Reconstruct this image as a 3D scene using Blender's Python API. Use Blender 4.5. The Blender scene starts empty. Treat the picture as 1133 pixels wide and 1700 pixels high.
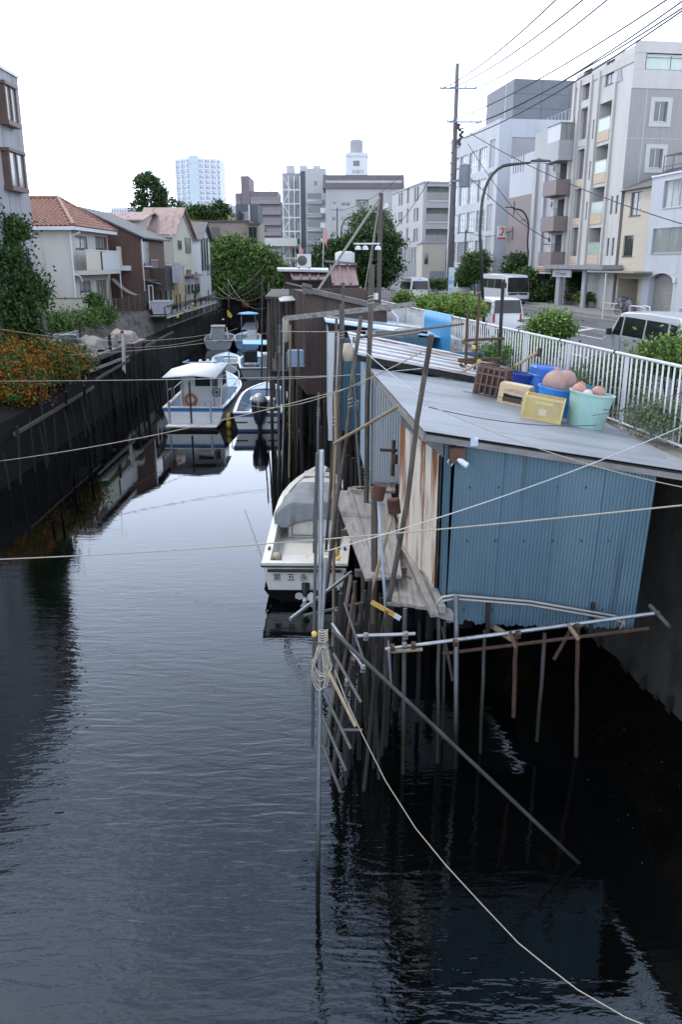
import bpy, math, random
import numpy as np
from mathutils import Vector, Matrix

random.seed(7)
SC = bpy.context.scene
COL = SC.collection
PI = math.pi
V = Vector

# ------------------------------------------------------------------ camera
PITCH = math.atan(413 / 1360)
CZ = 7.0
cam_d = bpy.data.cameras.new("camera")
cam_d.sensor_fit = 'HORIZONTAL'
cam_d.sensor_width = 36
cam_d.lens = 36 * 1360 / 1133
cam_d.clip_start = 0.1
cam_d.clip_end = 5000
cam = bpy.data.objects.new("camera", cam_d)
COL.objects.link(cam)
cam.location = (0, 0, CZ)
cam.rotation_euler = (PI / 2 - PITCH, 0, 0)
SC.camera = cam

# ------------------------------------------------------------------ sky
SUN_EL, SUN_AZ = math.radians(56), math.radians(-52)     # azimuth from +Y, clockwise
w = bpy.data.worlds.new("World")
SC.world = w
w.use_nodes = True
wn, wl = w.node_tree.nodes, w.node_tree.links
wn.clear()
sky = wn.new('ShaderNodeTexSky')
sky.sky_type = 'NISHITA'
sky.sun_disc = False
sky.sun_elevation = SUN_EL
sky.sun_rotation = SUN_AZ
sky.air_density = 1.0
sky.dust_density = 1.0
sky.ozone_density = 1.5
tc = wn.new('ShaderNodeTexCoord')
mp = wn.new('ShaderNodeMapping')
mp.inputs['Scale'].default_value = (1.0, 1.0, 2.2)
nz = wn.new('ShaderNodeTexNoise')
nz.inputs['Scale'].default_value = 2.9
nz.inputs['Detail'].default_value = 6
nz.inputs['Roughness'].default_value = 0.55
rp = wn.new('ShaderNodeValToRGB')
rp.color_ramp.elements[0].position = 0.42
rp.color_ramp.elements[0].color = (0.05, 0.05, 0.05, 1)
rp.color_ramp.elements[1].position = 0.60
rp.color_ramp.elements[1].color = (0.62, 0.62, 0.62, 1)
mx = wn.new('ShaderNodeMix')
mx.data_type = 'RGBA'
mx.inputs['B'].default_value = (13.4, 15.0, 18.2, 1)     # bright thin cloud
# haze whitens the sky towards the horizon all round
sep = wn.new('ShaderNodeSeparateXYZ')
hz = wn.new('ShaderNodeMapRange')
hz.inputs['From Min'].default_value = 0.22
hz.inputs['From Max'].default_value = 0.72
hz.inputs['To Min'].default_value = 1.0
hz.inputs['To Max'].default_value = 0.0
mxf = wn.new('ShaderNodeMath')
mxf.operation = 'MAXIMUM'
bg = wn.new('ShaderNodeBackground')
bg.inputs['Strength'].default_value = 0.15
wo = wn.new('ShaderNodeOutputWorld')
wl.new(tc.outputs['Generated'], mp.inputs['Vector'])
wl.new(mp.outputs['Vector'], nz.inputs['Vector'])
wl.new(nz.outputs['Fac'], rp.inputs['Fac'])
wl.new(tc.outputs['Generated'], sep.inputs[0])
wl.new(sep.outputs['Z'], hz.inputs['Value'])
wl.new(hz.outputs['Result'], mxf.inputs[0])
wl.new(rp.outputs['Color'], mxf.inputs[1])
wl.new(mxf.outputs[0], mx.inputs['Factor'])
wl.new(sky.outputs['Color'], mx.inputs['A'])
wl.new(mx.outputs['Result'], bg.inputs['Color'])
wl.new(bg.outputs['Background'], wo.inputs['Surface'])

sun_d = bpy.data.lights.new("sun", 'SUN')
sun_d.energy = 1.5
sun_d.angle = math.radians(10)
sun_d.color = (1.0, 0.93, 0.82)
sun = bpy.data.objects.new("sun", sun_d)
COL.objects.link(sun)
_sd = V((math.sin(SUN_AZ) * math.cos(SUN_EL), math.cos(SUN_AZ) * math.cos(SUN_EL), math.sin(SUN_EL)))
sun.rotation_euler = _sd.to_track_quat('Z', 'Y').to_euler()

SC.view_settings.view_transform = 'Standard'
SC.view_settings.look = 'None'
SC.view_settings.gamma = 1
SC.view_settings.exposure = 0.52
SC.view_settings.use_curve_mapping = False

# ------------------------------------------------------------------ helpers
_c, _s = math.cos(PITCH), math.sin(PITCH)


def _ray(px, py):
    x = (px - 566.5) / 1360
    v = (850 - py) / 1360
    return V((x, _c + v * _s, -_s + v * _c))


def on(px, py, z):
    r = _ray(px, py)
    t = (z - CZ) / r.z
    return V((r.x * t, r.y * t, z))


def at(px, py, Y):
    r = _ray(px, py)
    t = Y / r.y
    return V((r.x * t, Y, CZ + r.z * t))


SD = V((-0.1532, 0.9882, 0))      # street direction
SN = V((0.9882, 0.1532, 0))       # to the right of the street
S0 = V((5.77, 14.5, 0))
SROT = math.atan2(SD.y, SD.x)


def sp(s, t, z=0):
    p = S0 + SD * s + SN * t
    return V((p.x, p.y, z))


def s_of(px, Y, z):               # street coordinates of a point seen at column px
    p = V(((px - 566.5) / 1360 * (Y * _c - (z - CZ) * _s), Y, z))
    q = p - S0
    return q.dot(SD), q.dot(SN)


def S(r, g, b):
    def f(v):
        v /= 255
        return v / 12.92 if v <= .04045 else ((v + .055) / 1.055) ** 2.4
    return (f(r), f(g), f(b))


MATS = {}
ALB = .8                           # overall reflectance level


def mat(name, c1, c2=None, rough=.7, metal=0., sc=(3, 3, 3), lo=.35, hi=.7, bump=0., bsc=None, spec=.5, det=5, c3=None, sc3=(1, 1, 1), lo3=.55, hi3=.7, trans=0., coat=0., dist=0.):
    """noise mix of c1/c2 (+ patches of c3) with optional bump"""
    if name in MATS:
        return MATS[name]
    m = bpy.data.materials.new(name)
    m.use_nodes = True
    nt = m.node_tree
    N, L = nt.nodes, nt.links
    b = N['Principled BSDF']
    b.inputs['Roughness'].default_value = rough
    b.inputs['Metallic'].default_value = metal
    b.inputs['Specular IOR Level'].default_value = spec
    if trans:
        b.inputs['Transmission Weight'].default_value = trans
    if coat:
        b.inputs['Coat Weight'].default_value = coat
    c1, c2, c3 = [None if c is None else tuple(q * ALB for q in c[:3]) for c in (c1, c2, c3)]
    c1 = (*c1, 1)
    t = N.new('ShaderNodeTexCoord')

    def noise(scale, detail, d=0.):
        mpn = N.new('ShaderNodeMapping')
        mpn.inputs['Scale'].default_value = scale
        L.new(t.outputs['Object'], mpn.inputs['Vector'])
        n = N.new('ShaderNodeTexNoise')
        n.inputs['Scale'].default_value = 1
        n.inputs['Detail'].default_value = detail
        n.inputs['Roughness'].default_value = .6
        n.inputs['Distortion'].default_value = d
        L.new(mpn.outputs['Vector'], n.inputs['Vector'])
        return n.outputs['Fac']

    def ramp(fac, a, z):
        r = N.new('ShaderNodeMapRange')
        r.inputs['From Min'].default_value = a
        r.inputs['From Max'].default_value = z
        L.new(fac, r.inputs['Value'])
        return r.outputs['Result']

    def mixc(fac, A, B):
        x = N.new('ShaderNodeMix')
        x.data_type = 'RGBA'
        L.new(fac, x.inputs['Factor'])
        for k, q in (('A', A), ('B', B)):
            if isinstance(q, tuple):
                x.inputs[k].default_value = q
            else:
                L.new(q, x.inputs[k])
        return x.outputs['Result']

    if c2 is None:
        b.inputs['Base Color'].default_value = c1
    else:
        out = mixc(ramp(noise(sc, det, dist), lo, hi), c1, (*c2[:3], 1))
        if c3 is not None:
            out = mixc(ramp(noise(sc3, 6), lo3, hi3), out, (*c3[:3], 1))
        L.new(out, b.inputs['Base Color'])
    if bump:
        bn = N.new('ShaderNodeBump')
        bn.inputs['Strength'].default_value = bump
        bn.inputs['Distance'].default_value = .02
        L.new(noise(bsc or tuple(3 * q for q in sc), 6), bn.inputs['Height'])
        L.new(bn.outputs['Normal'], b.inputs['Normal'])
    MATS[name] = m
    return m


MW = {}                            # object name -> world matrix


def _wm(o):
    return MW.get(o.name, Matrix.Identity(4)) if o else Matrix.Identity(4)


def tag(o, label=None, cat=None, group=None, kind=None):
    if label:
        o['label'] = label
    if cat:
        o['category'] = cat
    if group:
        o['group'] = group
    if kind:
        o['kind'] = kind
    return o


def thing(name, label, cat, loc=(0, 0, 0), rotz=0, group=None):
    o = bpy.data.objects.new(name, None)
    o.empty_display_size = .2
    COL.objects.link(o)
    o.location = loc
    o.rotation_euler = (0, 0, rotz)
    MW[o.name] = Matrix.Translation(V(loc)) @ Matrix.Rotation(rotz, 4, 'Z')
    return tag(o, label, cat, group)


class MB:
    def __init__(s):
        s.v, s.f = [], []

    def add(s, vs, fs):
        o = len(s.v)
        s.v += [tuple(p) for p in vs]
        s.f += [tuple(i + o for i in q) for q in fs]
        return s

    def poly(s, *pts):
        return s.add(pts, [tuple(range(len(pts)))])

    def box(s, x0, x1, y0, y1, z0, z1):
        return s.add([(x0, y0, z0), (x1, y0, z0), (x1, y1, z0), (x0, y1, z0), (x0, y0, z1), (x1, y0, z1), (x1, y1, z1), (x0, y1, z1)],
                     [(0, 3, 2, 1), (4, 5, 6, 7), (0, 1, 5, 4), (1, 2, 6, 5), (2, 3, 7, 6), (3, 0, 4, 7)])

    def slab(s, pts, th):
        """polygon thickened downward by th (vector or float)"""
        d = V((0, 0, -th)) if not isinstance(th, Vector) else th
        n = len(pts)
        a = [V(p) for p in pts]
        return s.add(a + [p + d for p in a], [tuple(range(n)), tuple(range(2 * n - 1, n - 1, -1))] + [(i, i + n, (i + 1) % n + n, (i + 1) % n) for i in range(n)])

    def bar(s, p, q, w, h, up=(0, 0, 1)):
        p, q = V(p), V(q)
        d = (q - p).normalized()
        u = V(up)
        if abs(d.dot(u)) > .97:
            u = V((1, 0, 0))
        a = d.cross(u).normalized() * (w / 2)
        b = a.cross(d).normalized() * (h / 2)
        return s.add([p - a - b, p + a - b, p + a + b, p - a + b, q - a - b, q + a - b, q + a + b, q - a + b],
                     [(0, 3, 2, 1), (4, 5, 6, 7), (0, 1, 5, 4), (1, 2, 6, 5), (2, 3, 7, 6), (3, 0, 4, 7)])

    def path(s, pts, r, n=8, caps=True):
        pts = [V(p) for p in pts]
        k = len(pts)
        rs = r if isinstance(r, (list, tuple)) else [r] * k
        o = len(s.v)
        ref = None
        for i, p in enumerate(pts):
            d = (pts[min(i + 1, k - 1)] - pts[max(i - 1, 0)]).normalized()
            if ref is None:
                ref = d.cross(V((0, 0, 1)) if abs(d.z) < .9 else V((1, 0, 0))).normalized()
            a = (ref - d * ref.dot(d)).normalized()
            b = d.cross(a)
            ref = a
            for j in range(n):
                t = 2 * PI * j / n
                s.v.append(tuple(p + (a * math.cos(t) + b * math.sin(t)) * rs[i]))
        for i in range(k - 1):
            for j in range(n):
                s.f.append((o + i * n + j, o + i * n + (j + 1) % n, o + (i + 1) * n + (j + 1) % n, o + (i + 1) * n + j))
        if caps:
            s.f.append(tuple(o + j for j in range(n - 1, -1, -1)))
            s.f.append(tuple(o + (k - 1) * n + j for j in range(n)))
        return s

    def tube(s, p, q, r, r2=None, n=8):
        return s.path([p, q], [r, r if r2 is None else r2], n)

    def lathe(s, prof, c=(0, 0, 0), n=16, axis='z', cap=True):
        o = len(s.v)
        c = V(c)
        for r, z in prof:
            for j in range(n):
                t = 2 * PI * j / n
                x, y = r * math.cos(t), r * math.sin(t)
                p = V((x, y, z)) if axis == 'z' else (V((z, x, y)) if axis == 'x' else V((x, z, y)))
                s.v.append(tuple(c + p))
        k = len(prof)
        for i in range(k - 1):
            for j in range(n):
                s.f.append((o + i * n + j, o + i * n + (j + 1) % n, o + (i + 1) * n + (j + 1) % n, o + (i + 1) * n + j))
        if cap:
            s.f.append(tuple(o + j for j in range(n - 1, -1, -1)))
            s.f.append(tuple(o + (k - 1) * n + j for j in range(n)))
        return s

    def loft(s, secs, closed=False, caps=False):
        """rows of equal-length point lists"""
        o = len(s.v)
        n = len(secs[0])
        for r in secs:
            s.v += [tuple(p) for p in r]
        for i in range(len(secs) - 1):
            for j in range(n if closed else n - 1):
                s.f.append((o + i * n + j, o + i * n + (j + 1) % n, o + (i + 1) * n + (j + 1) % n, o + (i + 1) * n + j))
        if caps:
            s.f.append(tuple(o + j for j in range(n - 1, -1, -1)))
            s.f.append(tuple(o + (len(secs) - 1) * n + j for j in range(n)))
        return s

    def prism(s, prof, a, b, axis='y'):
        """2-D polygon extruded along an axis from a to b; prof in the other two coordinates"""
        def P(u, v, k):
            return (u, k, v) if axis == 'y' else ((k, u, v) if axis == 'x' else (u, v, k))
        n = len(prof)
        return s.add([P(u, v, a) for u, v in prof] + [P(u, v, b) for u, v in prof],
                     [tuple(range(n)), tuple(range(2 * n - 1, n - 1, -1))] + [(i, i + n, (i + 1) % n + n, (i + 1) % n) for i in range(n)])

    def bw(s, *a, **k):
        return s.build(*a, world=True, **k)

    def build(s, name, m, parent=None, world=False, smooth=False, loc=None, bevel=0., auto=None):
        me = bpy.data.meshes.new(name)
        vs = s.v
        off = None
        if parent is not None and world:
            inv = _wm(parent).inverted()
            vs = [tuple(inv @ V(p)) for p in vs]
        if parent is None and vs:
            # put the origin at the thing's base
            a = np.array(vs)
            off = V((float((a[:, 0].min() + a[:, 0].max()) / 2), float((a[:, 1].min() + a[:, 1].max()) / 2), float(a[:, 2].min())))
            vs = [tuple(r) for r in (a - np.array(off))]
        me.from_pydata(vs, [], s.f)
        if smooth:
            me.polygons.foreach_set('use_smooth', [True] * len(me.polygons))
            if auto:
                me.set_sharp_from_angle(angle=math.radians(auto))
        me.update()
        o = bpy.data.objects.new(name, me)
        COL.objects.link(o)
        if isinstance(m, (list, tuple)):
            for q in m:
                me.materials.append(q)
        else:
            me.materials.append(m)
        if bevel:
            bm = o.modifiers.new('bevel', 'BEVEL')
            bm.width = bevel
            bm.segments = 2
            bm.limit_method = 'ANGLE'
        if parent is not None:
            o.parent = parent
            MW[o.name] = _wm(parent)
        else:
            o.location = off
            MW[o.name] = Matrix.Translation(off)
        return o


def inst(mesh_o, name, parent, M):
    """another object sharing mesh data, matrix M in the parent's frame"""
    o = bpy.data.objects.new(name, mesh_o.data)
    COL.objects.link(o)
    o.parent = parent
    o.matrix_local = M
    for md in mesh_o.modifiers:
        if md.type == 'BEVEL':
            b = o.modifiers.new('bevel', 'BEVEL')
            b.width, b.segments, b.limit_method = md.width, md.segments, md.limit_method
    return o


def copy_tree(o, parent=None):
    c = o.copy()
    COL.objects.link(c)
    c.parent = parent
    for ch in o.children:
        copy_tree(ch, c)
    return c


def struct(name, mb, m, **k):
    return tag(mb.build(name, m, **k), kind='structure')


def wob(p, q, n=6, j=.02, rnd=random):
    p, q = V(p), V(q)
    L = []
    for i in range(n + 1):
        a = p.lerp(q, i / n)
        if 0 < i < n:
            a = a + V((rnd.uniform(-j, j), rnd.uniform(-j, j), 0))
        L.append(a)
    return L


def sag(p, q, d, n=14):
    p, q = V(p), V(q)
    return [p.lerp(q, i / n) - V((0, 0, 4 * d * (i / n) * (1 - i / n))) for i in range(n + 1)]
# ------------------------------------------------------------------ shared materials
WZ = -1.0                                # water level
R = 3.45                                 # road level above the water
CURB = 3.85
LB = 3.4                                 # left bank level
asphalt = mat('asphalt', (.075, .075, .078), (.11, .11, .113), rough=.9, sc=(.35, .35, .35), bump=.3, bsc=(60, 60, 60), c3=(.06, .06, .062), sc3=(.9, .12, .5), lo3=.5, hi3=.6)
paving = mat('paving', (.18, .175, .165), (.25, .24, .23), rough=.9, sc=(1.5, 1.5, 1.5), bump=.2)
concrete = mat('concrete', (.20, .19, .175), (.30, .29, .275), rough=.9, sc=(.8, .8, .5), bump=.35, bsc=(14, 14, 14))
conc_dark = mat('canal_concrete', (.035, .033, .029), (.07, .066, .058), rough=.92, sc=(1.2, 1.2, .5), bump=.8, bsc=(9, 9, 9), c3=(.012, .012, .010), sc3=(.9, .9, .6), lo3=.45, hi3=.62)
block_m = mat('block_concrete', (.11, .10, .085), (.17, .155, .135), rough=.92, sc=(1, 1, 1), bump=.5, bsc=(12, 12, 12), c3=(.05, .05, .035), sc3=(.5, .5, 1.2), lo3=.52, hi3=.66)
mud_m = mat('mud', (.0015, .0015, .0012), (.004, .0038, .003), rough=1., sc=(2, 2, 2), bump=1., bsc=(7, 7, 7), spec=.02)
soil_m = mat('soil', (.06, .05, .036), (.10, .085, .06), rough=.95, sc=(3, 3, 3), bump=.5)
paint_w = mat('road_paint', (.55, .55, .54), (.30, .30, .30), rough=.8, sc=(6, 6, 6), lo=.45, hi=.7)


def water_mat():
    m = bpy.data.materials.new('water')
    m.use_nodes = True
    N, L = m.node_tree.nodes, m.node_tree.links
    b = N['Principled BSDF']
    b.inputs['Base Color'].default_value = (.0012, .0015, .0016, 1)
    b.inputs['Roughness'].default_value = .02
    b.inputs['Specular Tint'].default_value = (.78, .90, 1, 1)
    b.inputs['IOR'].default_value = 1.5
    t = N.new('ShaderNodeTexCoord')

    def noise(scale, rot, det, dist=0.):
        mpn = N.new('ShaderNodeMapping')
        mpn.inputs['Scale'].default_value = scale
        mpn.inputs['Rotation'].default_value = (0, 0, rot)
        L.new(t.outputs['Object'], mpn.inputs['Vector'])
        n = N.new('ShaderNodeTexNoise')
        n.inputs['Scale'].default_value = 1
        n.inputs['Detail'].default_value = det
        n.inputs['Roughness'].default_value = .45
        n.inputs['Distortion'].default_value = dist
        L.new(mpn.outputs['Vector'], n.inputs['Vector'])
        return n.outputs['Fac']

    def math_(op, a, bb):
        x = N.new('ShaderNodeMath')
        x.operation = op
        for i, q in enumerate((a, bb)):
            if isinstance(q, (int, float)):
                x.inputs[i].default_value = q
            else:
                L.new(q, x.inputs[i])
        return x.outputs[0]

    def rng(f, a, z, lo=0., hi=1.):
        r = N.new('ShaderNodeMapRange')
        r.inputs['From Min'].default_value = a
        r.inputs['From Max'].default_value = z
        r.inputs['To Min'].default_value = lo
        r.inputs['To Max'].default_value = hi
        L.new(f, r.inputs['Value'])
        return r.outputs['Result']
    big = noise((1.25, 5.0, 1), math.radians(-12), 2.0, .6)
    cross = noise((1.3, 3.6, 1), math.radians(22), 2, .3)
    fine = noise((7, 15, 1), math.radians(-6), 2, .4)
    patch = rng(noise((.14, .075, 1), .4, 2), .40, .60, .35, 1.0)       # gusts: calm and ruffled patches
    sx = N.new('ShaderNodeSeparateXYZ')
    L.new(t.outputs['Object'], sx.inputs[0])
    shelter = rng(sx.outputs['Y'], -24, -44, .30, 1.0)                     # sheltered among the moored boats, ruffled by the open end
    h = math_('ADD', math_('MULTIPLY', big, .8), math_('ADD', math_('MULTIPLY', cross, .22), math_('MULTIPLY', fine, .2)))
    lee = rng(sx.outputs['X'], 8.5, 11.0, 1.0, .25)                        # still water among the piles
    amp = math_('MULTIPLY', math_('MULTIPLY', patch, math_('POWER', shelter, 2.4)), lee)
    bn = N.new('ShaderNodeBump')
    bn.inputs['Distance'].default_value = .022
    L.new(h, bn.inputs['Height'])
    L.new(math_('MULTIPLY', amp, 1.0), bn.inputs['Strength'])
    L.new(bn.outputs['Normal'], b.inputs['Normal'])
    return m


water_m = water_mat()

# ------------------------------------------------------------------ the setting
w_ = MB().poly((-30, -14, WZ), (14, -14, WZ), (14, 118, WZ), (-30, 118, WZ))
struct('water', w_, water_m)             # centre at (-8, 52)
struct('canal_bed', MB().poly((-34, -16, -2.6), (20, -16, -2.6), (20, 121, -2.6), (-34, 121, -2.6)), mud_m)

# right bank: fill under the planting strip, road and far pavement as sheets
g = MB()
a0, a1, a2, a3 = sp(-30, .15, R - .01), sp(110, .15, R - .01), sp(110, 400, R - .01), sp(-30, 400, R - .01)
g.poly(a0, a3, a2, a1)
struct('right_bank_ground', g, soil_m)
g = MB().poly((-1500, 121, R - .06), (1500, 121, R - .06), (1500, 4000, R - .06), (-1500, 4000, R - .06))
struct('far_ground', g, mat('far_land', (.12, .12, .11), (.17, .165, .15), rough=.95, sc=(.02, .02, .02)))
xl = lambda Y: -15.1 - .02 * (Y - 53)
g = MB().poly((xl(-10) - .02, -10, LB), (xl(121) - .02, 121, LB), (-300, 121, LB), (-300, -10, LB))
struct('left_bank_ground', g, mat('left_earth', (.12, .11, .09), (.18, .165, .14), rough=.95, sc=(.6, .6, .6), bump=.4))

road = MB().poly(sp(-30, 2.4, R + .004), sp(-30, 18.6, R + .004), sp(150, 18.6, R + .004), sp(150, 2.4, R + .004))
struct('road', road, asphalt)
# kerbs and raised pavement on the far side
pv = MB()
pv.slab([sp(-30, 18.9, R + .13), sp(-30, 24.5, R + .13), sp(150, 24.5, R + .13), sp(150, 18.9, R + .13)][::-1], .13)
struct('far_pavement', pv, paving)
kb = MB()
kb.slab([sp(-30, 18.6, R + .15), sp(-30, 18.9, R + .15), sp(150, 18.9, R + .15), sp(150, 18.6, R + .15)][::-1], .16)
kb.slab([sp(-30, 2.2, R + .15), sp(-30, 2.4, R + .15), sp(150, 2.4, R + .15), sp(150, 2.2, R + .15)][::-1], .16)
struct('kerb', kb, concrete)
ps = MB().slab([sp(-30, .15, R + .12), sp(-30, 2.2, R + .12), sp(110, 2.2, R + .12), sp(110, .15, R + .12)][::-1], .12)
struct('planting_strip', ps, soil_m)
# hatched island and dashes painted on the road
mk = MB()


def strip(s0, t0, s1, t1, wd):
    p, q = sp(s0, t0, R + .008), sp(s1, t1, R + .008)
    d = (q - p).normalized()
    n = V((d.y, -d.x, 0)) * wd / 2
    mk.poly(p - n, p + n, q + n, q - n)


for k in range(9):
    strip(29 + k * 2.4, 11.0 + .0 * k, 31.2 + k * 2.4, 13.4, .42)
strip(24, 10.9, 52, 10.9, .15)
strip(24, 13.5, 52, 13.5, .15)
for k in range(10):
    strip(-10 + k * 9, 6.6, -5 + k * 9, 6.6, .14)
strip(-20, 17.9, 120, 17.9, .15)
struct('road_markings', mk, paint_w)

# canal walls
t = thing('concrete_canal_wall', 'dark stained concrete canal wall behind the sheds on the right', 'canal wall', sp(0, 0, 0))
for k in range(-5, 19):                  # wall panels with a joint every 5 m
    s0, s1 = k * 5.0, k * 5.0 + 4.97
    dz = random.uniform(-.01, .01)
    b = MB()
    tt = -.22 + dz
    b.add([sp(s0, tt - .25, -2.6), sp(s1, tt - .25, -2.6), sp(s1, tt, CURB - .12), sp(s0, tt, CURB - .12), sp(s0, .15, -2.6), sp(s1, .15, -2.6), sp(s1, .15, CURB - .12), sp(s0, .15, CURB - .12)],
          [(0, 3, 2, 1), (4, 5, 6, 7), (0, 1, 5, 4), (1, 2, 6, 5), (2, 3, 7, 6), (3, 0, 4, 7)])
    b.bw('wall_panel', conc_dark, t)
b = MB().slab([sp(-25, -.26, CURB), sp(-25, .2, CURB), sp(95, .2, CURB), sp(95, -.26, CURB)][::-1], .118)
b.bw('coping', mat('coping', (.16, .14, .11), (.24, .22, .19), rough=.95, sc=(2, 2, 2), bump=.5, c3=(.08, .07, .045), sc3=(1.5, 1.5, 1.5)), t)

# mud berm at the wall foot with shells and stones
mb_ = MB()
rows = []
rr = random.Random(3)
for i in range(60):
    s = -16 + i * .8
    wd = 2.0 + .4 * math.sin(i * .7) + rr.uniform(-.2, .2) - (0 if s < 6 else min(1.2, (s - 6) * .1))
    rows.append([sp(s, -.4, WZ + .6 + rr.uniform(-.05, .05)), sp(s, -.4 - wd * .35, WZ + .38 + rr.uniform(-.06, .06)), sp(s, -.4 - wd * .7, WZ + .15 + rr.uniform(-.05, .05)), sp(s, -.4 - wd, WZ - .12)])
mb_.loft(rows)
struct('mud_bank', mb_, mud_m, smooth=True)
sh = MB()
for i in range(420):
    s = rr.uniform(-8, 6)
    q = rr.random()
    p = sp(s, -.5 - q * 1.9, WZ + .6 - q * .62 + rr.uniform(-.01, .03))
    r = rr.uniform(.005, .016)
    a = [p + V((rr.uniform(-r, r), rr.uniform(-r, r), rr.uniform(0, r))) for _ in range(3)]
    sh.poly(*a)
tag(sh.build('shell_fragments', mat('shells', (.20, .20, .19), (.12, .12, .10), rough=.6, sc=(9, 9, 9))), 'pale shell and stone fragments scattered on the dark mud', 'shells', kind='stuff')

# left bank: sloping block wall above a berm and a lower revetment
xe = lambda Y: -13.07 - .031 * (Y - 43)
t = thing('block_canal_wall', 'sloping wall of large weathered concrete blocks below the left houses', 'canal wall', (-15, 55, 1.6))
n_row = 5
for r_ in range(n_row):
    z0, z1 = 1.65 + r_ * .35, 1.65 + r_ * .35 + .335
    Y = 22 + (r_ % 2) * .8
    while Y < 116:
        L_ = 1.6
        Y1 = min(Y + L_ - .02, 116)
        d = random.uniform(-.015, .015)
        fx = lambda y, z: xl(y) + .55 * (LB - z) / 1.75 + d
        b = MB()
        b.add([(fx(Y, z0), Y, z0), (fx(Y1, z0), Y1, z0), (fx(Y1, z1), Y1, z1), (fx(Y, z1), Y, z1), (fx(Y, z0) - .3, Y, z0), (fx(Y1, z0) - .3, Y1, z0), (fx(Y1, z1) - .3, Y1, z1), (fx(Y, z1) - .3, Y, z1)],
              [(0, 1, 2, 3), (4, 7, 6, 5), (0, 4, 5, 1), (2, 6, 7, 3), (0, 3, 7, 4), (1, 5, 6, 2)])
        b.bw('block', block_m, t)
        Y += L_
b = MB()
b.loft([[(xl(y) + .55 * (LB - z) / 1.75 - .05, y, z) for z in (1.4, LB - .01)] for y in (-10, 22, 60, 118)])
b.bw('mortar_backing', mat('mortar', (.06, .055, .045), rough=.95), t)
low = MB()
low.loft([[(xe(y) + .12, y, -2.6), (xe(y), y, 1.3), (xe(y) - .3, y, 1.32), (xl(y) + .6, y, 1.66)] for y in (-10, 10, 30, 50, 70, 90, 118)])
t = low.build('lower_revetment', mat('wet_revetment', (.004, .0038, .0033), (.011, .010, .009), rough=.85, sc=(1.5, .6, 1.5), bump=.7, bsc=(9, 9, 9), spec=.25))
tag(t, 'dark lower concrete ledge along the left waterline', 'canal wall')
# end of the canal
b = MB().box(-20, 0, 114, 121.2, -2.6, R - .07)
tag(b.build('end_wall', conc_dark), 'dark wall closing the far end of the canal below the tree', 'canal wall')
# far right wall stays dark: tidal band of weed along the foot of the right wall
wd = MB()
rr = random.Random(5)
for k in range(160):
    s_ = -10 + k * .22
    z = WZ + .35 + rr.uniform(0, .5)
    wd.poly(sp(s_, -.50, WZ), sp(s_ + .24, -.50, WZ), sp(s_ + .2, -.44, z), sp(s_ + .04, -.44, z + rr.uniform(-.1, .2)))
tag(wd.build('weed_band', mat('dark_weed', (.006, .007, .004), (.014, .015, .008), rough=.8, sc=(6, 6, 6))), 'dark band of weed along the foot of the right canal wall', 'weed', kind='stuff')
# ------------------------------------------------------------------ building kit
glass_d = mat('window_glass', (.03, .037, .042), (.07, .08, .085), rough=.06, sc=(.5, .5, .4), spec=.8)
glass_l = mat('pale_glass', (.20, .23, .25), (.40, .43, .45), rough=.08, sc=(.25, .25, .9), spec=.8)
curtain_g = mat('curtained_glass', (.22, .23, .22), (.34, .35, .33), rough=.12, sc=(5, 5, .2), spec=.7)
alu = mat('aluminium', (.42, .43, .44), (.5, .5, .5), rough=.4, metal=.6, sc=(4, 4, 4))
alu_dark = mat('bronze_frame', (.06, .05, .045), (.09, .08, .07), rough=.4, metal=.3)
wht = mat('white_paint', (.66, .67, .68), (.58, .59, .60), rough=.6, sc=(.6, .6, .25), bump=.05)
white_wall = mat('white_render', (.50, .52, .55), (.43, .45, .48), rough=.7, sc=(.4, .4, .12), bump=.1, bsc=(10, 10, 10), c3=(.36, .37, .39), sc3=(1.6, 1.6, .10), lo3=.56, hi3=.78)
grey_wall = mat('grey_render', (.33, .33, .345), (.39, .39, .40), rough=.75, sc=(.4, .4, .12), bump=.1)
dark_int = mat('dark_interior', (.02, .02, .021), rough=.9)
FX = {}
WR = random.Random(77)
glass_m = mat('half_curtained_glass', (.05, .055, .06), (.26, .26, .25), rough=.08, sc=(.9, .9, .5), lo=.48, hi=.52, spec=.7)


def face_of(kind, D=0):
    """front: street side, y = 0 looking +y; near: x = 0 looking -x"""
    if kind == 'f':
        return V((0, 0, 0)), V((1, 0, 0)), V((0, 1, 0))
    if kind == 'n':
        return V((0, 0, 0)), V((0, -1, 0)), V((-1, 0, 0))


def facade(b, fc, u0, u1, z0, z1, holes, dep=.18):
    o, u, n = fc
    us = sorted({u0, u1, *[h[0] for h in holes], *[h[1] for h in holes]})
    zs = sorted({z0, z1, *[h[2] for h in holes], *[h[3] for h in holes]})
    P = lambda a, z, d=0.: o + u * a + V((0, 0, z)) - n * d
    for i in range(len(us) - 1):
        for j in range(len(zs) - 1):
            cu, cz = (us[i] + us[i + 1]) / 2, (zs[j] + zs[j + 1]) / 2
            if any(h[0] < cu < h[1] and h[2] < cz < h[3] for h in holes):
                continue
            b.poly(P(us[i], zs[j]), P(us[i + 1], zs[j]), P(us[i + 1], zs[j + 1]), P(us[i], zs[j + 1]))
    for h in holes:
        d = h[4] if len(h) > 4 else dep
        a, c, e, f = h[:4]
        for p, q in (((a, e), (c, e)), ((c, e), (c, f)), ((c, f), (a, f)), ((a, f), (a, e))):
            b.poly(P(*p), P(*q), P(*q, d), P(*p, d))
        b.poly(P(a, e, d), P(c, e, d), P(c, f, d), P(a, f, d))


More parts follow.
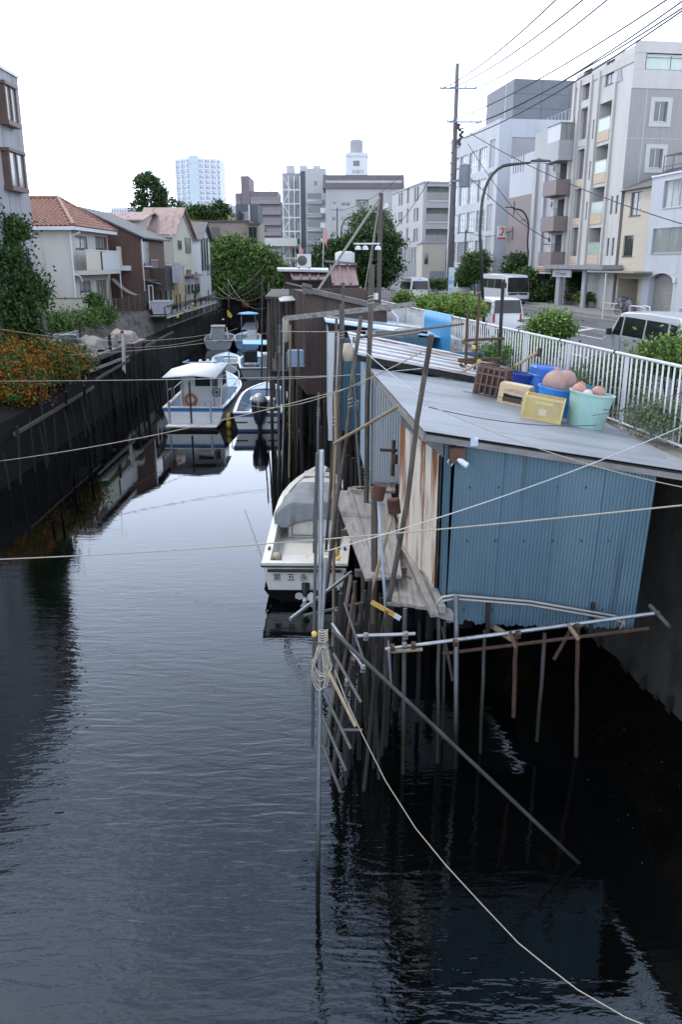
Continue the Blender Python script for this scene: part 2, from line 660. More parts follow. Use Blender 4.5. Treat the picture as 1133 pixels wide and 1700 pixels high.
def win(root, fc, h, cols=2, dep=.18, fm=None, gm=None, sill=True, rows=1, fw=.05):
    """sliding window in a hole: frame mesh > pane"""
    o, u, n = fc
    a, c, e, f = h[:4]
    fm = fm or alu
    gm = gm or WR.choice((glass_d, glass_d, curtain_g, glass_m))
    B = MB()
    d0, d1 = dep - .012, dep - .07

    def bx(a0, a1, e0, e1, da, db):
        pts = [o + u * x + V((0, 0, z)) - n * d for d in (da, db) for x, z in ((a0, e0), (a1, e0), (a1, e1), (a0, e1))]
        B.add(pts, [(0, 1, 2, 3), (7, 6, 5, 4), (0, 4, 5, 1), (1, 5, 6, 2), (2, 6, 7, 3), (3, 7, 4, 0)])
    bx(a, c, e, e + fw, d0, d1)
    bx(a, c, f - fw, f, d0, d1)
    bx(a, a + fw, e + fw, f - fw, d0, d1)
    bx(c - fw, c, e + fw, f - fw, d0, d1)
    for k in range(1, cols):
        x = a + (c - a) * k / cols
        bx(x - fw / 2, x + fw / 2, e + fw, f - fw, d0, d1 + .01 * (k % 2))
    for k in range(1, rows):
        z = e + (f - e) * k / rows
        bx(a + fw, c - fw, z - fw / 2, z + fw / 2, d0 - .005, d1 + .02)
    if sill:
        bx(a - .04, c + .04, e - .05, e - .002, -.05, dep - .02)
    w_ = B.build('window', fm, root)
    g = MB()
    dg = dep - .03
    g.poly(*[o + u * x + V((0, 0, z)) - n * dg for x, z in ((a + fw * .5, e + fw * .5), (c - fw * .5, e + fw * .5), (c - fw * .5, f - fw * .5), (a + fw * .5, f - fw * .5))])
    g.build('pane', gm, w_)
    return w_


def shell(b, L, D, H, front, near, dep=.18, roof=True):
    """closed box x 0..L, y -D..0 with hole lists on the front and near faces"""
    facade(b, face_of('f'), 0, L, 0, H, front, dep)
    facade(b, face_of('n'), 0, D, 0, H, near, dep)
    b.poly((L, 0, 0), (L, 0, H), (L, -D, H), (L, -D, 0))
    b.poly((0, -D, 0), (L, -D, 0), (L, -D, H), (0, -D, H))
    if roof:
        b.poly((0, 0, H), (0, -D, H), (L, -D, H), (L, 0, H))


def fbox(b, fc, a, c, e, f, out, back=0.):
    """box standing proud of a face by out"""
    o, u, n = fc
    pts = [o + u * x + V((0, 0, z)) + n * d for d in (out, -back) for x, z in ((a, e), (c, e), (c, f), (a, f))]
    b.add(pts, [(0, 1, 2, 3), (7, 6, 5, 4), (0, 4, 5, 1), (1, 5, 6, 2), (2, 6, 7, 3), (3, 7, 4, 0)])
    return b


def su(px, t, z):
    """street distance s at which the line t is seen at column px"""
    k = (px - 566.5) / 1360
    A = S0 + SN * t
    return (k * (A.y * _c - (z - CZ) * _s) - A.x) / (SD.x - k * SD.y * _c)


FF, FN = face_of('f'), face_of('n')
TF = 22.6
PZ = R + .13

# ---- tall beige-grey condominium
tile_g = mat('grey_tile', (.255, .245, .23), (.305, .295, .275), rough=.6, sc=(14, 14, .6), lo=.4, hi=.6, bump=.25, bsc=(16, 16, .4))
fin_m = mat('cream_fin', (.50, .48, .44), (.44, .42, .38), rough=.6, sc=(1, 1, .3))
beige_t = mat('beige_tile', (.50, .38, .27), (.56, .43, .31), rough=.6, sc=(6, 6, 6), lo=.45, hi=.55)
brown_rec = mat('taupe_panel', (.14, .125, .115), (.18, .16, .145), rough=.7, sc=(10, 10, .3))
green_gl = mat('green_glass', (.38, .46, .40), (.46, .53, .46), rough=.15, sc=(1.5, 1.5, .5), spec=.7)
s_t = su(1021, TF, R + 3)
L_t = su(934, TF, R + 3) - s_t
H_t = at(1016, 94, sp(s_t, TF).y).z - PZ
t = thing('condominium', 'tall beige and grey condominium with stacked green glass balconies on the right', 'building', sp(s_t, TF, PZ), SROT)
F2 = 3.35
ST = 3.02
front, near = [], []
nar, balc, recs = [], [], []
k10 = L_t / 10
for i in range(5):
    z = F2 + i * ST
    if i < 4:
        balc.append((2.95 * k10, 5.1 * k10, z + .75, z + ST - .28, 1.1))
        recs.append((7.0 * k10, 8.6 * k10, z + .62, z + ST - .1, .35))
        nar.append((5.75 * k10, 6.1 * k10, z + .4, z + 1.8) if i in (1, 2, 3) else None)
        if i < 2:
            nar += [(.5 * k10, .85 * k10, z + .6, z + 1.9), (1.35 * k10, 1.7 * k10, z + .6, z + 1.9)]
    else:
        recs.append((7.0 * k10, 8.6 * k10, z + .5, z + 2.7, .35))
nar = [n_ for n_ in nar if n_]
top_w = (3.1 * k10, 4.5 * k10, F2 + 4 * ST + .9, F2 + 4 * ST + 2.5)
entry = (4.6 * k10, 9.2 * k10, .0, 2.7, 1.6)
front = balc + recs + nar + [top_w, entry]
nw = [(1.9, 2.9, F2 + 2 * ST + .75, F2 + 2 * ST + 2.05), (1.9, 2.9, F2 + 3 * ST + .85, F2 + 3 * ST + 2.15)]
loggia = (.9, 15.0, F2 + 4 * ST + 1.2, F2 + 4 * ST + 3.0, 1.4)
b = MB()
facade(b, FF, 0, L_t, 0, H_t, front)
b.poly((L_t, 0, 0), (L_t, 0, H_t), (L_t, -16, H_t), (L_t, -16, 0))
b.poly((0, -16, 0), (L_t, -16, 0), (L_t, -16, H_t), (0, -16, H_t))
b.poly((0, 0, H_t), (0, -16, H_t), (L_t, -16, H_t), (L_t, 0, H_t))
b.build('wall', mat('condo_white', (.49, .475, .45), (.56, .545, .51), rough=.65, sc=(.5, .5, .2), c3=(.34, .34, .34), sc3=(1.8, 1.8, .1), lo3=.55, hi3=.78), t)
b = MB()
facade(b, FN, 0, 16, 0, H_t, nw + [loggia])
b.build('side_wall', tile_g, t)
b = MB()
zb = F2 + 4 * ST
for z0, z1, o in ((zb - .02, zb + 1.19, .05), (zb + 3.01, H_t + .25, .08)):
    fbox(b, FN, 0, 16, z0, z1, o)
fbox(b, FN, 0, .85, zb + 1.2, zb + 3.0, .05)
fbox(b, FF, -.05, L_t, H_t - .35, H_t + .25, .06)
fbox(b, FN, 0, 16, F2 + ST * 1.72, F2 + ST * 1.76, .04)
fbox(b, FN, 1.2, 1.25, F2, zb, .008)
fbox(b, FN, 0, 16, F2 + ST * 2.9, F2 + ST * 2.91, .008)
b.build('light_band', fin_m, t)
for h in nw:
    b = MB()
    for q in ((h[0] - .35, h[0] - .005, h[2] - .35, h[3] + .3), (h[1] + .005, h[1] + .35, h[2] - .35, h[3] + .3), (h[0] - .005, h[1] + .005, h[3] + .005, h[3] + .3), (h[0] - .005, h[1] + .005, h[2] - .35, h[2] - .06)):
        fbox(b, FN, *q, .06)
    b.build('window_surround', fin_m, t)
    win(t, FN, h, 2, sill=False, gm=glass_d)
win(t, FN, (1.9, 4.3, zb + 1.3, zb + 2.6), 3, dep=1.38, sill=False)
for k in range(7):
    b = fbox(MB(), FN, 1.0 + k * 1.9, 2.85 + k * 1.9, zb + 1.25, zb + 2.15, -.12, .14)
    b.build('balustrade_panel', green_gl, t)
b = fbox(MB(), FN, .9, 15, zb + 2.16, zb + 2.21, -.10, .16)
b.build('handrail', alu, t)
b = fbox(MB(), FN, 1.8, 4.6, zb + 2.62, zb + 2.76, -.75, 1.35)
b.build('awning', fin_m, t)
win(t, FF, top_w, 2, fm=alu_dark)
b = MB()
o, u, n = FF
tri = [(1.5, zb + .75), (2.6, zb + .75), (2.35, zb + 2.3)]
pts = [o + u * (a * k10) + V((0, 0, z)) + n * d for d in (.03, -.02) for a, z in tri]
b.add(pts, [(0, 1, 2), (5, 4, 3), (0, 3, 4, 1), (1, 4, 5, 2), (2, 5, 3, 0)])
b.build('triangular_window', glass_d, t)
for h in nar:
    win(t, FF, h, 1, fm=alu_dark, sill=False)
for f in (2.35, 5.2, 6.6, 8.8, 9.8):
    b = fbox(MB(), FF, f * k10, f * k10 + (.28 if f < 8 else .42), F2 - .1, (zb + .8 if f == 2.35 else H_t + .1), .16)
    b.build('fin', fin_m, t)
for h in balc:
    q = fbox(MB(), FF, h[0] + .02, h[1] - .02, h[2] - .74, h[2] - .02, .05).build('tile_panel', beige_t, t)
    fbox(MB(), FF, h[0] + .02, h[1] - .02, h[2] + .0, h[2] + .85, .03, -.005).build('balustrade_panel', green_gl, t)
    fbox(MB(), FF, h[0], h[1], h[2] + .86, h[2] + .91, .05).build('handrail', alu, t)
    win(t, FF, (h[0] + .3, h[1] - .5, h[2] + .05, h[3] - .2), 2, dep=1.08, sill=False, gm=glass_d)
    ac = fbox(MB(), FF, h[0] + .3, h[0] + 1.0, h[2] + .9, h[2] + 1.4, -.5, .8)
    ac.build('air_conditioner', wht, t)
for h in recs:
    fbox(MB(), FF, h[0], h[1], h[2], h[3], -.30, .34).build('recess_panel', brown_rec, t)
    fbox(MB(), FF, h[0] + .02, h[1] - .02, h[2] - .55, h[2] - .03, .04).build('tile_panel', beige_t if h[2] < zb - ST else fin_m, t)
fbox(MB(), FF, -1.2, L_t + .4, 2.95, 3.28, 1.6).build('entrance_canopy', mat('canopy_grey', (.22, .225, .235), (.27, .27, .28), rough=.5, sc=(2, 2, 2)), t)
fbox(MB(), FF, 2.7 * k10, 3.3 * k10, 0, 2.95, 1.1, -.9).build('pillar', grey_wall, t)
fbox(MB(), FF, 7.4 * k10, 8.2 * k10, 0, 2.95, 1.25, -.9).build('pillar', grey_wall, t)
sg = fbox(MB(), FF, 5.0 * k10, 8.8 * k10, 2.30, 2.9, 1.35, -1.25).build('sign_board', mat('sign_pale', (.45, .45, .46), rough=.5), t)
win(t, FF, (3.5 * k10, 4.4 * k10, .05, 2.4), 2, sill=False, dep=.1)
for k in range(3):
    fbox(MB(), FF, (5.0 + k * 1.45) * k10, (6.2 + k * 1.45) * k10, 0, 2.2, -1.45, 1.59).build('door_panel', alu_dark if k != 1 else alu, t)
fbox(MB(), FN, 8, 13, H_t + .25, H_t + 4.2, -3, 8).build('lift_tower', tile_g, t)


def lettering(txt, size, M, m, parent, name='lettering', ext=.002, align='CENTER'):
    cu = bpy.data.curves.new(name, 'FONT')
    cu.body = txt
    cu.size = size
    cu.align_x = align
    cu.extrude = ext
    o = bpy.data.objects.new(name, cu)
    COL.objects.link(o)
    bpy.context.view_layer.update()
    dg = bpy.context.evaluated_depsgraph_get()
    me = bpy.data.meshes.new_from_object(o.evaluated_get(dg))
    bpy.data.objects.remove(o)
    o = bpy.data.objects.new(name, me)
    COL.objects.link(o)
    me.materials.clear()
    me.materials.append(m)
    o.parent = parent
    o.matrix_local = M
    return o


def face_matrix(fc, a, z, out, flip=False):
    """text plane on a face: text runs left to right as read from outside"""
    o, u, n = fc
    r = V((0, 0, 1)).cross(n)             # reading direction from outside
    p = o + u * a + V((0, 0, z)) + n * out
    return Matrix(((r.x, 0, n.x, p.x), (r.y, 0, n.y, p.y), (r.z, 1, n.z, p.z), (0, 0, 0, 1)))


ink = mat('dark_ink', (.05, .05, .055), rough=.6)
lettering('ISIS Property', .42, face_matrix(FF, 6.9 * k10, 2.44, 1.355), ink, sg)

# ---- white house with shutter garage, pinkish neighbour and set-back beige house
s_w0, s_w1 = su(1136, 22.2, R + 2), su(1066, 22.2, R + 2)
L_w = s_w1 - s_w0
H_w = at(1085, 296, sp(s_w1, 22.2).y).z - PZ
t = thing('white_house', 'white three storey house with arched grey shutter garage at right edge', 'house', sp(s_w0, 22.2, PZ), SROT)
k7 = L_w / 7.
h1 = (1.0 * k7, 6.0 * k7, 4.05, 5.65)
h2 = (.2 * k7, 4.9 * k7, 6.9, 8.6)
gar = (1.7 * k7, 5.7 * k7, .0, 2.75, .55)
b = MB()
shell(b, L_w, 9, H_w, [h1, h2, gar], [])
b.build('wall', white_wall, t)
win(t, FF, h1, 4, gm=curtain_g)
win(t, FF, h2, 4, gm=curtain_g)
b = MB()
for k in range(18):
    fbox(b, FF, gar[0] + .02, gar[1] - .02, k * .15, k * .15 + .135, -.40 + .012 * (k % 2), .5)
b.build('roller_shutter', mat('shutter', (.27, .255, .23), (.32, .30, .275), rough=.5, sc=(2, 2, 8)), t)
b = MB()
arch = []
for k in range(9):
    th = PI * k / 8
    arch.append(((gar[0] + gar[1]) / 2 - math.cos(th) * (gar[1] - gar[0]) / 2, 2.15 + .62 * math.sin(th)))
for k in range(8):
    (a, z), (c, z2) = arch[k], arch[k + 1]
    pts = [V((x, y, zz)) for y in (.02, -.25) for x, zz in ((a, z), (c, z2), (c, 2.85), (a, 2.85))]
    b.add(pts, [(0, 1, 2, 3), (7, 6, 5, 4), (0, 4, 5, 1), (1, 5, 6, 2), (2, 6, 7, 3), (3, 7, 4, 0)])
b.build('garage_arch', white_wall, t)
fbox(MB(), FF, -.05, L_w + .05, H_w, H_w + .12, .08, 9.1).build('parapet_cap', wht, t)
b = MB()
for k in range(6):
    b.tube((k * 1.2 + .3, -1.2, H_w), (k * 1.2 + .3, -1.2, H_w + 1.5), .03, n=5)
    b.tube((k * 1.2 + .3, -1.2, H_w + 1.5), (k * 1.2 + .3, -3.2, H_w + 1.7), .03, n=5)
b.tube((.3, -1.2, H_w + 1.5), (6.3, -1.2, H_w + 1.5), .03, n=5).tube((.3, -1.2, H_w + .8), (6.3, -1.2, H_w + .8), .03, n=5)
b.build('roof_rack', alu_dark, t)
fbox(MB(), FF, 1.0, 1.25, 2.2, 2.5, .12).build('meter_box', wht, t)

t = thing('pink_house', 'pinkish house side at the right edge beyond the silver van', 'house', sp(s_w0 - 9.2, 22.2, PZ), SROT)
b = MB()
shell(b, 9.0, 9, 7.5, [(6, 7.6, 1, 2.4), (6, 7.6, 4, 5.4)], [])
b.build('wall', mat('pink_render', (.50, .43, .40), (.56, .49, .45), rough=.8, sc=(.5, .5, .2)), t)
win(t, FF, (6, 7.6, 1, 2.4))
win(t, FF, (6, 7.6, 4, 5.4))

TB = 22.7
while su(1043, TB, R + 4) > s_t - .25 and TB < 30:
    TB += .05
s_b1 = s_t - .3
s_b0 = s_b1 - 6
H_b = at(1060, 318, sp(s_b1, TB).y).z - PZ
t = thing('beige_house', 'narrow beige house squeezed between condominium and white house', 'house', sp(s_b0, TB, PZ), SROT)
Lb = s_b1 - s_b0
hb = [(Lb - 2.0, Lb - .5, 3.9, 5.35), (Lb - 2.6, Lb - 1.0, 6.7, 8.3)]
hg = (Lb - 3.4, Lb - .3, 0, 2.3, 1.5)
b = MB()
shell(b, Lb, 7, H_b, hb + [hg], [])
b.build('wall', mat('beige_siding', (.50, .44, .34), (.55, .49, .39), rough=.7, sc=(.5, .5, 6), bump=.15, bsc=(.2, .2, 18)), t)
for h in hb:
    win(t, FF, h, 2, fm=alu_dark)
fbox(MB(), FF, -.1, Lb + 1.2, 2.75, 2.87, 1.9).build('carport_roof', mat('translucent_sheet', (.3, .29, .26), rough=.4), t)
b = MB().prism([(.35, H_b), (-3.5, H_b + 1.6), (-7.3, H_b)], -.3, Lb + .3, axis='x')
b.build('roof', mat('slate', (.10, .10, .105), (.14, .14, .145), rough=.7, sc=(4, 4, 4)), t)

# ---- brown and grey apartment block with convenience store
s_a0, s_a1 = su(937, TF, R + 2), su(838, TF, R + 2)
L_a = s_a1 - s_a0
H_a = at(925, 196, sp(s_a0, TF).y).z - PZ
t = thing('apartment_block', 'grey and brown apartment block with bay balconies above a convenience store', 'building', sp(s_a0, TF, PZ), SROT)
brown_t = mat('brown_tile', (.20, .155, .145), (.24, .19, .18), rough=.6, sc=(8, 8, 8), lo=.45, hi=.55)
lgrey = mat('light_grey_panel', (.38, .38, .38), (.44, .44, .44), rough=.65, sc=(.4, .4, .15))
ka = L_a / 14.
slits = [((10.6 + i * .62) * ka, (10.85 + i * .62) * ka, 11.9, 13.4) for i in range(5)]
slits2 = [(12.3 * ka, 12.6 * ka, z, z + 1.3) for z in (3.3, 5.6, 8.0)]
store = (.3, L_a - .4, .3, 2.5, .9)
rec = [(0.2 * ka, 3.6 * ka, z + .1, z + 2.5, 1.2) for z in (3.3, 6.2, 9.1)]
wins = [(4.6 * ka, 5.3 * ka, 12.2, 13.8)]
b = MB()
b2 = MB()
facade(b, FF, 0, 8.2 * ka, 0, H_a, rec + [(.3, 8.2 * ka - .01, .3, 2.5, .9)] + wins)
b.poly((L_a, 0, 0), (L_a, 0, H_a - 2), (L_a, -12, H_a - 2), (L_a, -12, 0))
b.poly((0, 0, H_a), (0, -12, H_a), (8.2 * ka, -12, H_a), (8.2 * ka, 0, H_a))
b.poly((0, 0, 0), (0, 0, H_a), (0, -12, H_a), (0, -12, 0))
b.poly((8.2 * ka, 0, H_a - 2), (8.2 * ka, -12, H_a - 2), (8.2 * ka, -12, H_a), (8.2 * ka, 0, H_a))
b.build('wall', lgrey, t)
facade(b2, FF, 8.2 * ka, L_a, 9.7, H_a - 2, slits)
b2.poly((8.2 * ka, 0, H_a - 2), (8.2 * ka, -12, H_a - 2), (L_a, -12, H_a - 2), (L_a, 0, H_a - 2))
b2.build('upper_wall', white_wall, t)
b2 = MB()
facade(b2, FF, 8.2 * ka, L_a, 0, 9.69, slits2 + [(8.2 * ka + .01, L_a - .4, .3, 2.5, .9)])
b2.build('brown_wall', brown_t, t)
for h in slits + slits2 + wins:
    win(t, FF, h, 1, fm=alu_dark, sill=False)
for i, z in enumerate((3.3, 6.2, 9.1)):
    # projecting bay balcony with chamfered end
    m_ = brown_t if i < 3 else lgrey
    prof = [(.1 * ka, .0), (.1 * ka, 1.3), (2.8 * ka, 1.3), (4.0 * ka, .0)]
    MB().prism([(x, y) for x, y in prof], z - .15, z + 1.05, axis='z').build('balcony', m_, t)
    ac = fbox(MB(), FF, 1.6 * ka, 2.3 * ka, z + 1.75, z + 2.45, .75, -.35)
    aco = ac.build('air_conditioner', wht, t)
    lf = MB().lathe([(.26, .0), (.27, .02), (.2, .03)], (1.95 * ka, .76, z + 2.1), 12, axis='y')
    lf.build('fan_grille', alu_dark, aco)
    fbox(MB(), FF, 1.6 * ka, 2.3 * ka, z + 1.05, z + 1.74, .7, -.35).build('bracket', fin_m, t)
    win(t, FF, (.5 * ka, 3.2 * ka, z + .2, z + 2.2), 3, dep=1.18, sill=False)
zbay = 12.0
prof = [(.1 * ka, 0), (.1 * ka, 1.3), (2.8 * ka, 1.3), (4.0 * ka, 0)]
MB().prism(prof, zbay - .35, zbay + 1.2, axis='z').build('bay', lgrey, t)
MB().prism([(.2 * ka, 0), (.2 * ka, 1.2), (2.7 * ka, 1.2), (3.8 * ka, 0)], zbay + 1.203, zbay + 2.5, axis='z').build('bay_window', curtain_g, t)
MB().prism(prof, zbay + 2.503, H_a - .3, axis='z').build('bay', lgrey, t)
for f in (4.9, 6.9):
    fbox(MB(), FF, f * ka, f * ka + .5, 2.7, H_a - 2.2, .25).build('pilaster', lgrey if f > 5 else white_wall, t)
b = MB()
for k in range(11):
    b.tube((k * .75, -.3, H_a), (k * .75, -.3, H_a + 1.0), .02, n=4)
b.tube((0, -.3, H_a + 1), (7.5, -.3, H_a + 1), .025, n=4)
b.build('roof_railing', alu, t)
red7, grn7, org7 = mat('sign_red', (.6, .05, .04), rough=.5), mat('sign_green', (.02, .30, .14), rough=.5), mat('sign_orange', (.75, .22, .03), rough=.5)
for a, c in ((.3, 5.2 * ka), (9.2 * ka, L_a - .4)):
    fb = fbox(MB(), FF, a, c, 2.5, 3.25, .30)
    o_ = fb.build('shop_fascia', wht, t)
    for z, hh, m_ in ((2.62, .12, red7), (2.78, .12, grn7), (2.94, .12, org7)):
        fbox(MB(), FF, a + .02, c - .02, z, z + hh, .306, -.3).build('stripe', m_, o_)
win(t, FF, (.4, L_a - .5, .32, 2.45), 7, dep=.86, sill=False, gm=glass_d)
# projecting shop sign with a numeral
sn = fbox(MB(), FF, L_a - .2, L_a - .05, 5.95, 7.05, 1.05, -.2)
so = sn.build('projecting_sign', wht, t)
fcn = (V((L_a - .2, 0, 0)), V((0, 1, 0)), V((-1, 0, 0)))


def flatpoly(fc, pts, out, m, name, parent):
    o, u, n = fc
    MB().poly(*[o + u * a + V((0, 0, z)) + n * out for a, z in pts]).build(name, m, parent)


zs_ = lambda q: [(.14 + (a - .35) * .5, 6.0 + (z - 6.0) * .55) for a, z in q]
flatpoly(fcn, zs_([(1.75, 7.65), (.75, 7.65), (.75, 7.3), (1.75, 7.3)]), .006, org7, 'numeral_bar', so)
flatpoly(fcn, zs_([(1.15, 7.3), (.75, 7.3), (1.1, 6.35), (1.5, 6.35)]), .006, red7, 'numeral_stem', so)
flatpoly(fcn, zs_([(1.95, 6.3), (1.85, 6.5), (1.2, 6.32), (1.2, 6.12)]), .007, grn7, 'green_stroke', so)
for k, zz in enumerate((7.5, 7.1, 6.7)):
    flatpoly(fcn, zs_([(.62, zz), (.48, zz), (.48, zz - .25), (.62, zz - .25)]), .006, grn7, 'green_mark', so)
fbox(MB(), FF, L_a - .18, L_a - .06, 5.75, 5.92, 1.0, -.2).build('red_strip', red7, so)

# ---- large white office with grey rooftop plant room
TW = 22.6
s_o0, s_o1 = su(826, TW, R + 12), su(744, TW, R + 8)
L_o = s_o1 - s_o0
H_o = at(825, 197, sp(s_o0, TW).y).z - PZ
t = thing('office_building', 'large white office block with grey rooftop box behind the utility pole', 'building', sp(s_o0, TW, PZ), SROT)
hw = []
nfl = 4
fh = (H_o - 3.2 - 1.6) / nfl
grey_pan = mat('grey_panel', (.30, .305, .315), (.35, .355, .365), rough=.6, sc=(.5, .5, .5))
for i in range(nfl):
    z = 3.4 + i * fh
    n_b = 4
    bw = (L_o - 4.0) / n_b
    for k in range(n_b):
        hw.append((3.6 + k * bw, 3.6 + (k + 1) * bw - .55, z + .15, z + fh - .75))
pan = [(1.2, 2.9, 3.4 + i * fh + .15, 3.4 + (i + 1) * fh - .35, .12) for i in range(nfl)]
npan = [(1.4, 7.5, 3.4 + i * fh + .15, 3.4 + (i + 1) * fh - .35, .12) for i in range(nfl)] + [(8.2, 14, 3.4 + i * fh + .15, 3.4 + (i + 1) * fh - .35, .12) for i in range(nfl)]
gf = [(2.0 + k * 4.2, 5.4 + k * 4.2, .2, 2.8, .6) for k in range(int((L_o - 2) / 4.2))]
b = MB()
shell(b, L_o, 24, H_o, hw + pan + gf, npan)
b.build('wall', white_wall, t)
for h in hw:
    win(t, FF, h, 4, fm=alu, gm=glass_l, sill=False, rows=3, fw=.08)
for h in pan:
    fbox(MB(), FF, h[0], h[1], h[2], h[3], -.08, .11).build('grey_panel', grey_pan, t)
for h in npan:
    fbox(MB(), FN, h[0], h[1], h[2], h[3], -.08, .11).build('grey_panel', grey_pan, t)
for h in gf:
    win(t, FF, h, 2, dep=.55, sill=False)
pb = MB()
x0, y0 = 2.5, -2.2
pbm = mat('plant_room', (.12, .135, .155), (.15, .165, .185), rough=.55, sc=(.6, .6, .6))
for k in range(4):
    for j in range(3):
        fbox(MB(), (V((x0, y0, H_o)), V((0, -1, 0)), V((-1, 0, 0))), .02 + k * 3.1, 3.08 + k * 3.1, .03 + j * 1.4, 1.39 + j * 1.4, .05).build('cladding_panel', pbm, t)
MB().box(x0, x0 + 9, y0 - 12.4, y0, H_o, H_o + 4.25).build('plant_room', pbm, t)
fbox(MB(), (V((x0, y0, H_o)), V((0, -1, 0)), V((-1, 0, 0))), 6.7, 8.1, .1, 3.0, .07).build('plant_room_door', grey_pan, t)
b = MB()
b.tube((3, -8, H_o + 4), (3, -8, H_o + 8.5), .05, .02, 5)
b.tube((3, -1.5, H_o), (3, -1.5, H_o + 7), .05, .02, 5)
b.tube((6, -.8, H_o), (6, -.8, H_o + 4), .04, .02, 5)
b.tube((6, -1.5, H_o + 3), (6, -.1, H_o + 3), .03, .02, 5)
b.build('aerial', alu, t)

# ---- grey and white block further along the street
s_c0, s_c1 = su(701, TF, R + 6), su(650, TF, R + 6)
L_c = s_c1 - s_c0
yc = sp(s_c0, TF).y
H_c = at(701, 304, yc).z - PZ
t = thing('stepped_apartments', 'white apartment block with grey lower storeys left of the utility pole', 'building', sp(s_c0, TF, PZ), SROT)
fr, nr = [], []
fc_h = H_c / 5
for i in range(1, 5):
    z = i * fc_h + .7
    for a in (.12, .2, .42, .62, .7):
        fr.append((a * L_c, a * L_c + 1.3, z, z + (1.9 if a != .42 else 2.2)))
for i in range(2, 5):
    nr.append((.5, 8.5, i * fc_h + .55, i * fc_h + fc_h - .45, 1.2))
b = MB()
shell(b, L_c, 13, H_c, [h for h in fr if h[2] > 2 * fc_h - .5], nr)
b.build('wall', mat('offwhite_render', (.42, .41, .40), (.48, .47, .46), rough=.7, sc=(.3, .3, .1)), t)
low_h = [h for h in fr if h[2] < 2 * fc_h - .5]
b = MB()
o2 = V((0, .12, 0))
facade(b, (o2, V((1, 0, 0)), V((0, 1, 0))), -.12, L_c, 0, 2 * fc_h - .3, low_h, .2)
fbox(b, FN, -.12, 13, 0, 2 * fc_h - .3, .12)
b.build('grey_base', mat('blue_grey_render', (.23, .24, .26), (.27, .28, .30), rough=.7, sc=(.3, .3, .1)), t)
for h in fr:
    win(t, FF if h not in low_h else (o2, V((1, 0, 0)), V((0, 1, 0))), h, 2, sill=False, fw=.08)
for h in nr:
    fbox(MB(), FN, h[0], h[1], h[2] + .0, h[2] + 1.05, .06).build('balustrade_panel', mat('bal_taupe', (.30, .28, .26), (.35, .33, .31), rough=.5, sc=(6, 6, .3)), t)
    win(t, FN, (h[0] + 1, h[1] - 1.5, h[2] + .1, h[3] - .1), 4, dep=1.18, sill=False, gm=curtain_g)
    fbox(MB(), FN, h[0] + .2, h[1] - .2, h[2] - .16, h[2] - .01, .10).build('slab_edge', wht, t)
fbox(MB(), FN, -.1, 13.1, H_c, H_c + .25, .1, L_c).build('roof_edge', grey_wall, t)
# ------------------------------------------------------------------ distant blocks (facing the camera)
def far_block(name, label, px0, px1, ytop, Y, depth, wallm, cat='building', rot=0., zb=None):
    a, c = at(px0, ytop, Y), at(px1, ytop, Y)
    zb = R - .06 if zb is None else zb
    # local frame: x runs away from camera, y to the left; near face spans y 0..-W
    t = thing(name, label, cat, (a.x, Y, zb), PI / 2 + rot)
    return t, (c.x - a.x) / max(.2, math.cos(rot)), a.z - zb


# long white apartment house with dark mansard band and lift tower
t, W, H = far_block('mansion_block', 'long white apartment house with dark roof band and rooftop sign', 541, 668, 300, 190, 14, None)
nb = MB()
st = 3.05
holes = []
for i in range(6):
    z = H - 3.4 - (i + 1) * st
    holes += [(1.2, 2.2, z + 1.2, z + 2.2), (3.3, 5.4, z + 1.2, z + 2.1)]
    holes += [(6.6, 9.3, z + .25, z + 2.6, 1.0)]
    holes += [(10.2 + 1.0, 10.2 + 1.9, z + .8, z + 1.9), (14.5, 15.4, z + .8, z + 1.9)]
wl_m = mat('mansion_wall', (.40, .385, .375), (.46, .445, .435), rough=.75, sc=(.3, .3, .08))
facade(nb, FN, 0, W, 0, H, holes)
nb.poly((0, 0, 0), (0, 0, H), (12, 0, H), (12, 0, 0))
nb.poly((0, 0, H), (0, -W, H), (12, -W, H), (12, 0, H))
nb.poly((0, -W, 0), (12, -W, 0), (12, -W, H), (0, -W, H))
nb.build('wall', wl_m, t)
for h in holes:
    if len(h) > 4:
        fbox(MB(), FN, h[0] - .05, h[1] + .05, h[2] - .02, h[2] + 1.0, .05).build('balcony', mat('mansion_rail', (.40, .39, .39), (.30, .29, .29), rough=.6, sc=(8, 8, .2)), t)
        win(t, FN, (h[0] + .3, h[1] - .3, h[2], h[3] - .2), 2, dep=.98, sill=False, fw=.1)
    else:
        win(t, FN, h, 2 if h[1] - h[0] > 1.2 else 1, fw=.1, sill=False)
b = MB().prism([(-.6, H - 1.6), (13, H - 1.6), (11.5, H + 1.2), (.9, H + 1.2)], -W - .5, .6, axis='y')
b.build('mansard_roof', mat('mansard', (.10, .085, .085), (.13, .115, .115), rough=.7, sc=(1, 1, 1)), t)
for i in range(6):                       # stair flights, galleries and end balconies
    z = H - 3.4 - (i + 1) * st
    fbox(MB(), FN, 10.4, 14.2, z - .1, z + 1.0, .9, -.02).build('gallery', wl_m, t)
    MB().bar((-1.0, -10.6, z), (-1.0, -13.6, z + st * .5), .25, .9).build('stair_flight', wht, t)
    fbox(MB(), (V((0, 0, 0)), V((1, 0, 0)), V((0, 1, 0))), .8, 9, z - .1, z + .95, 1.2, -.02).build('end_balcony', wht, t)
tw = MB().box(4, 8, -9.2, -4.3, H + 1.1, H + 6.0)
two = tw.build('lift_tower', wht, t)
for zz in (H + 3.3,):
    fbox(MB(), (V((4, 0, 0)), V((0, -1, 0)), V((-1, 0, 0))), 6.0, 7.4, zz, zz + 1.1, .02).build('tower_window', glass_d, two)
fnt = (V((4, 0, 0)), V((0, -1, 0)), V((-1, 0, 0)))
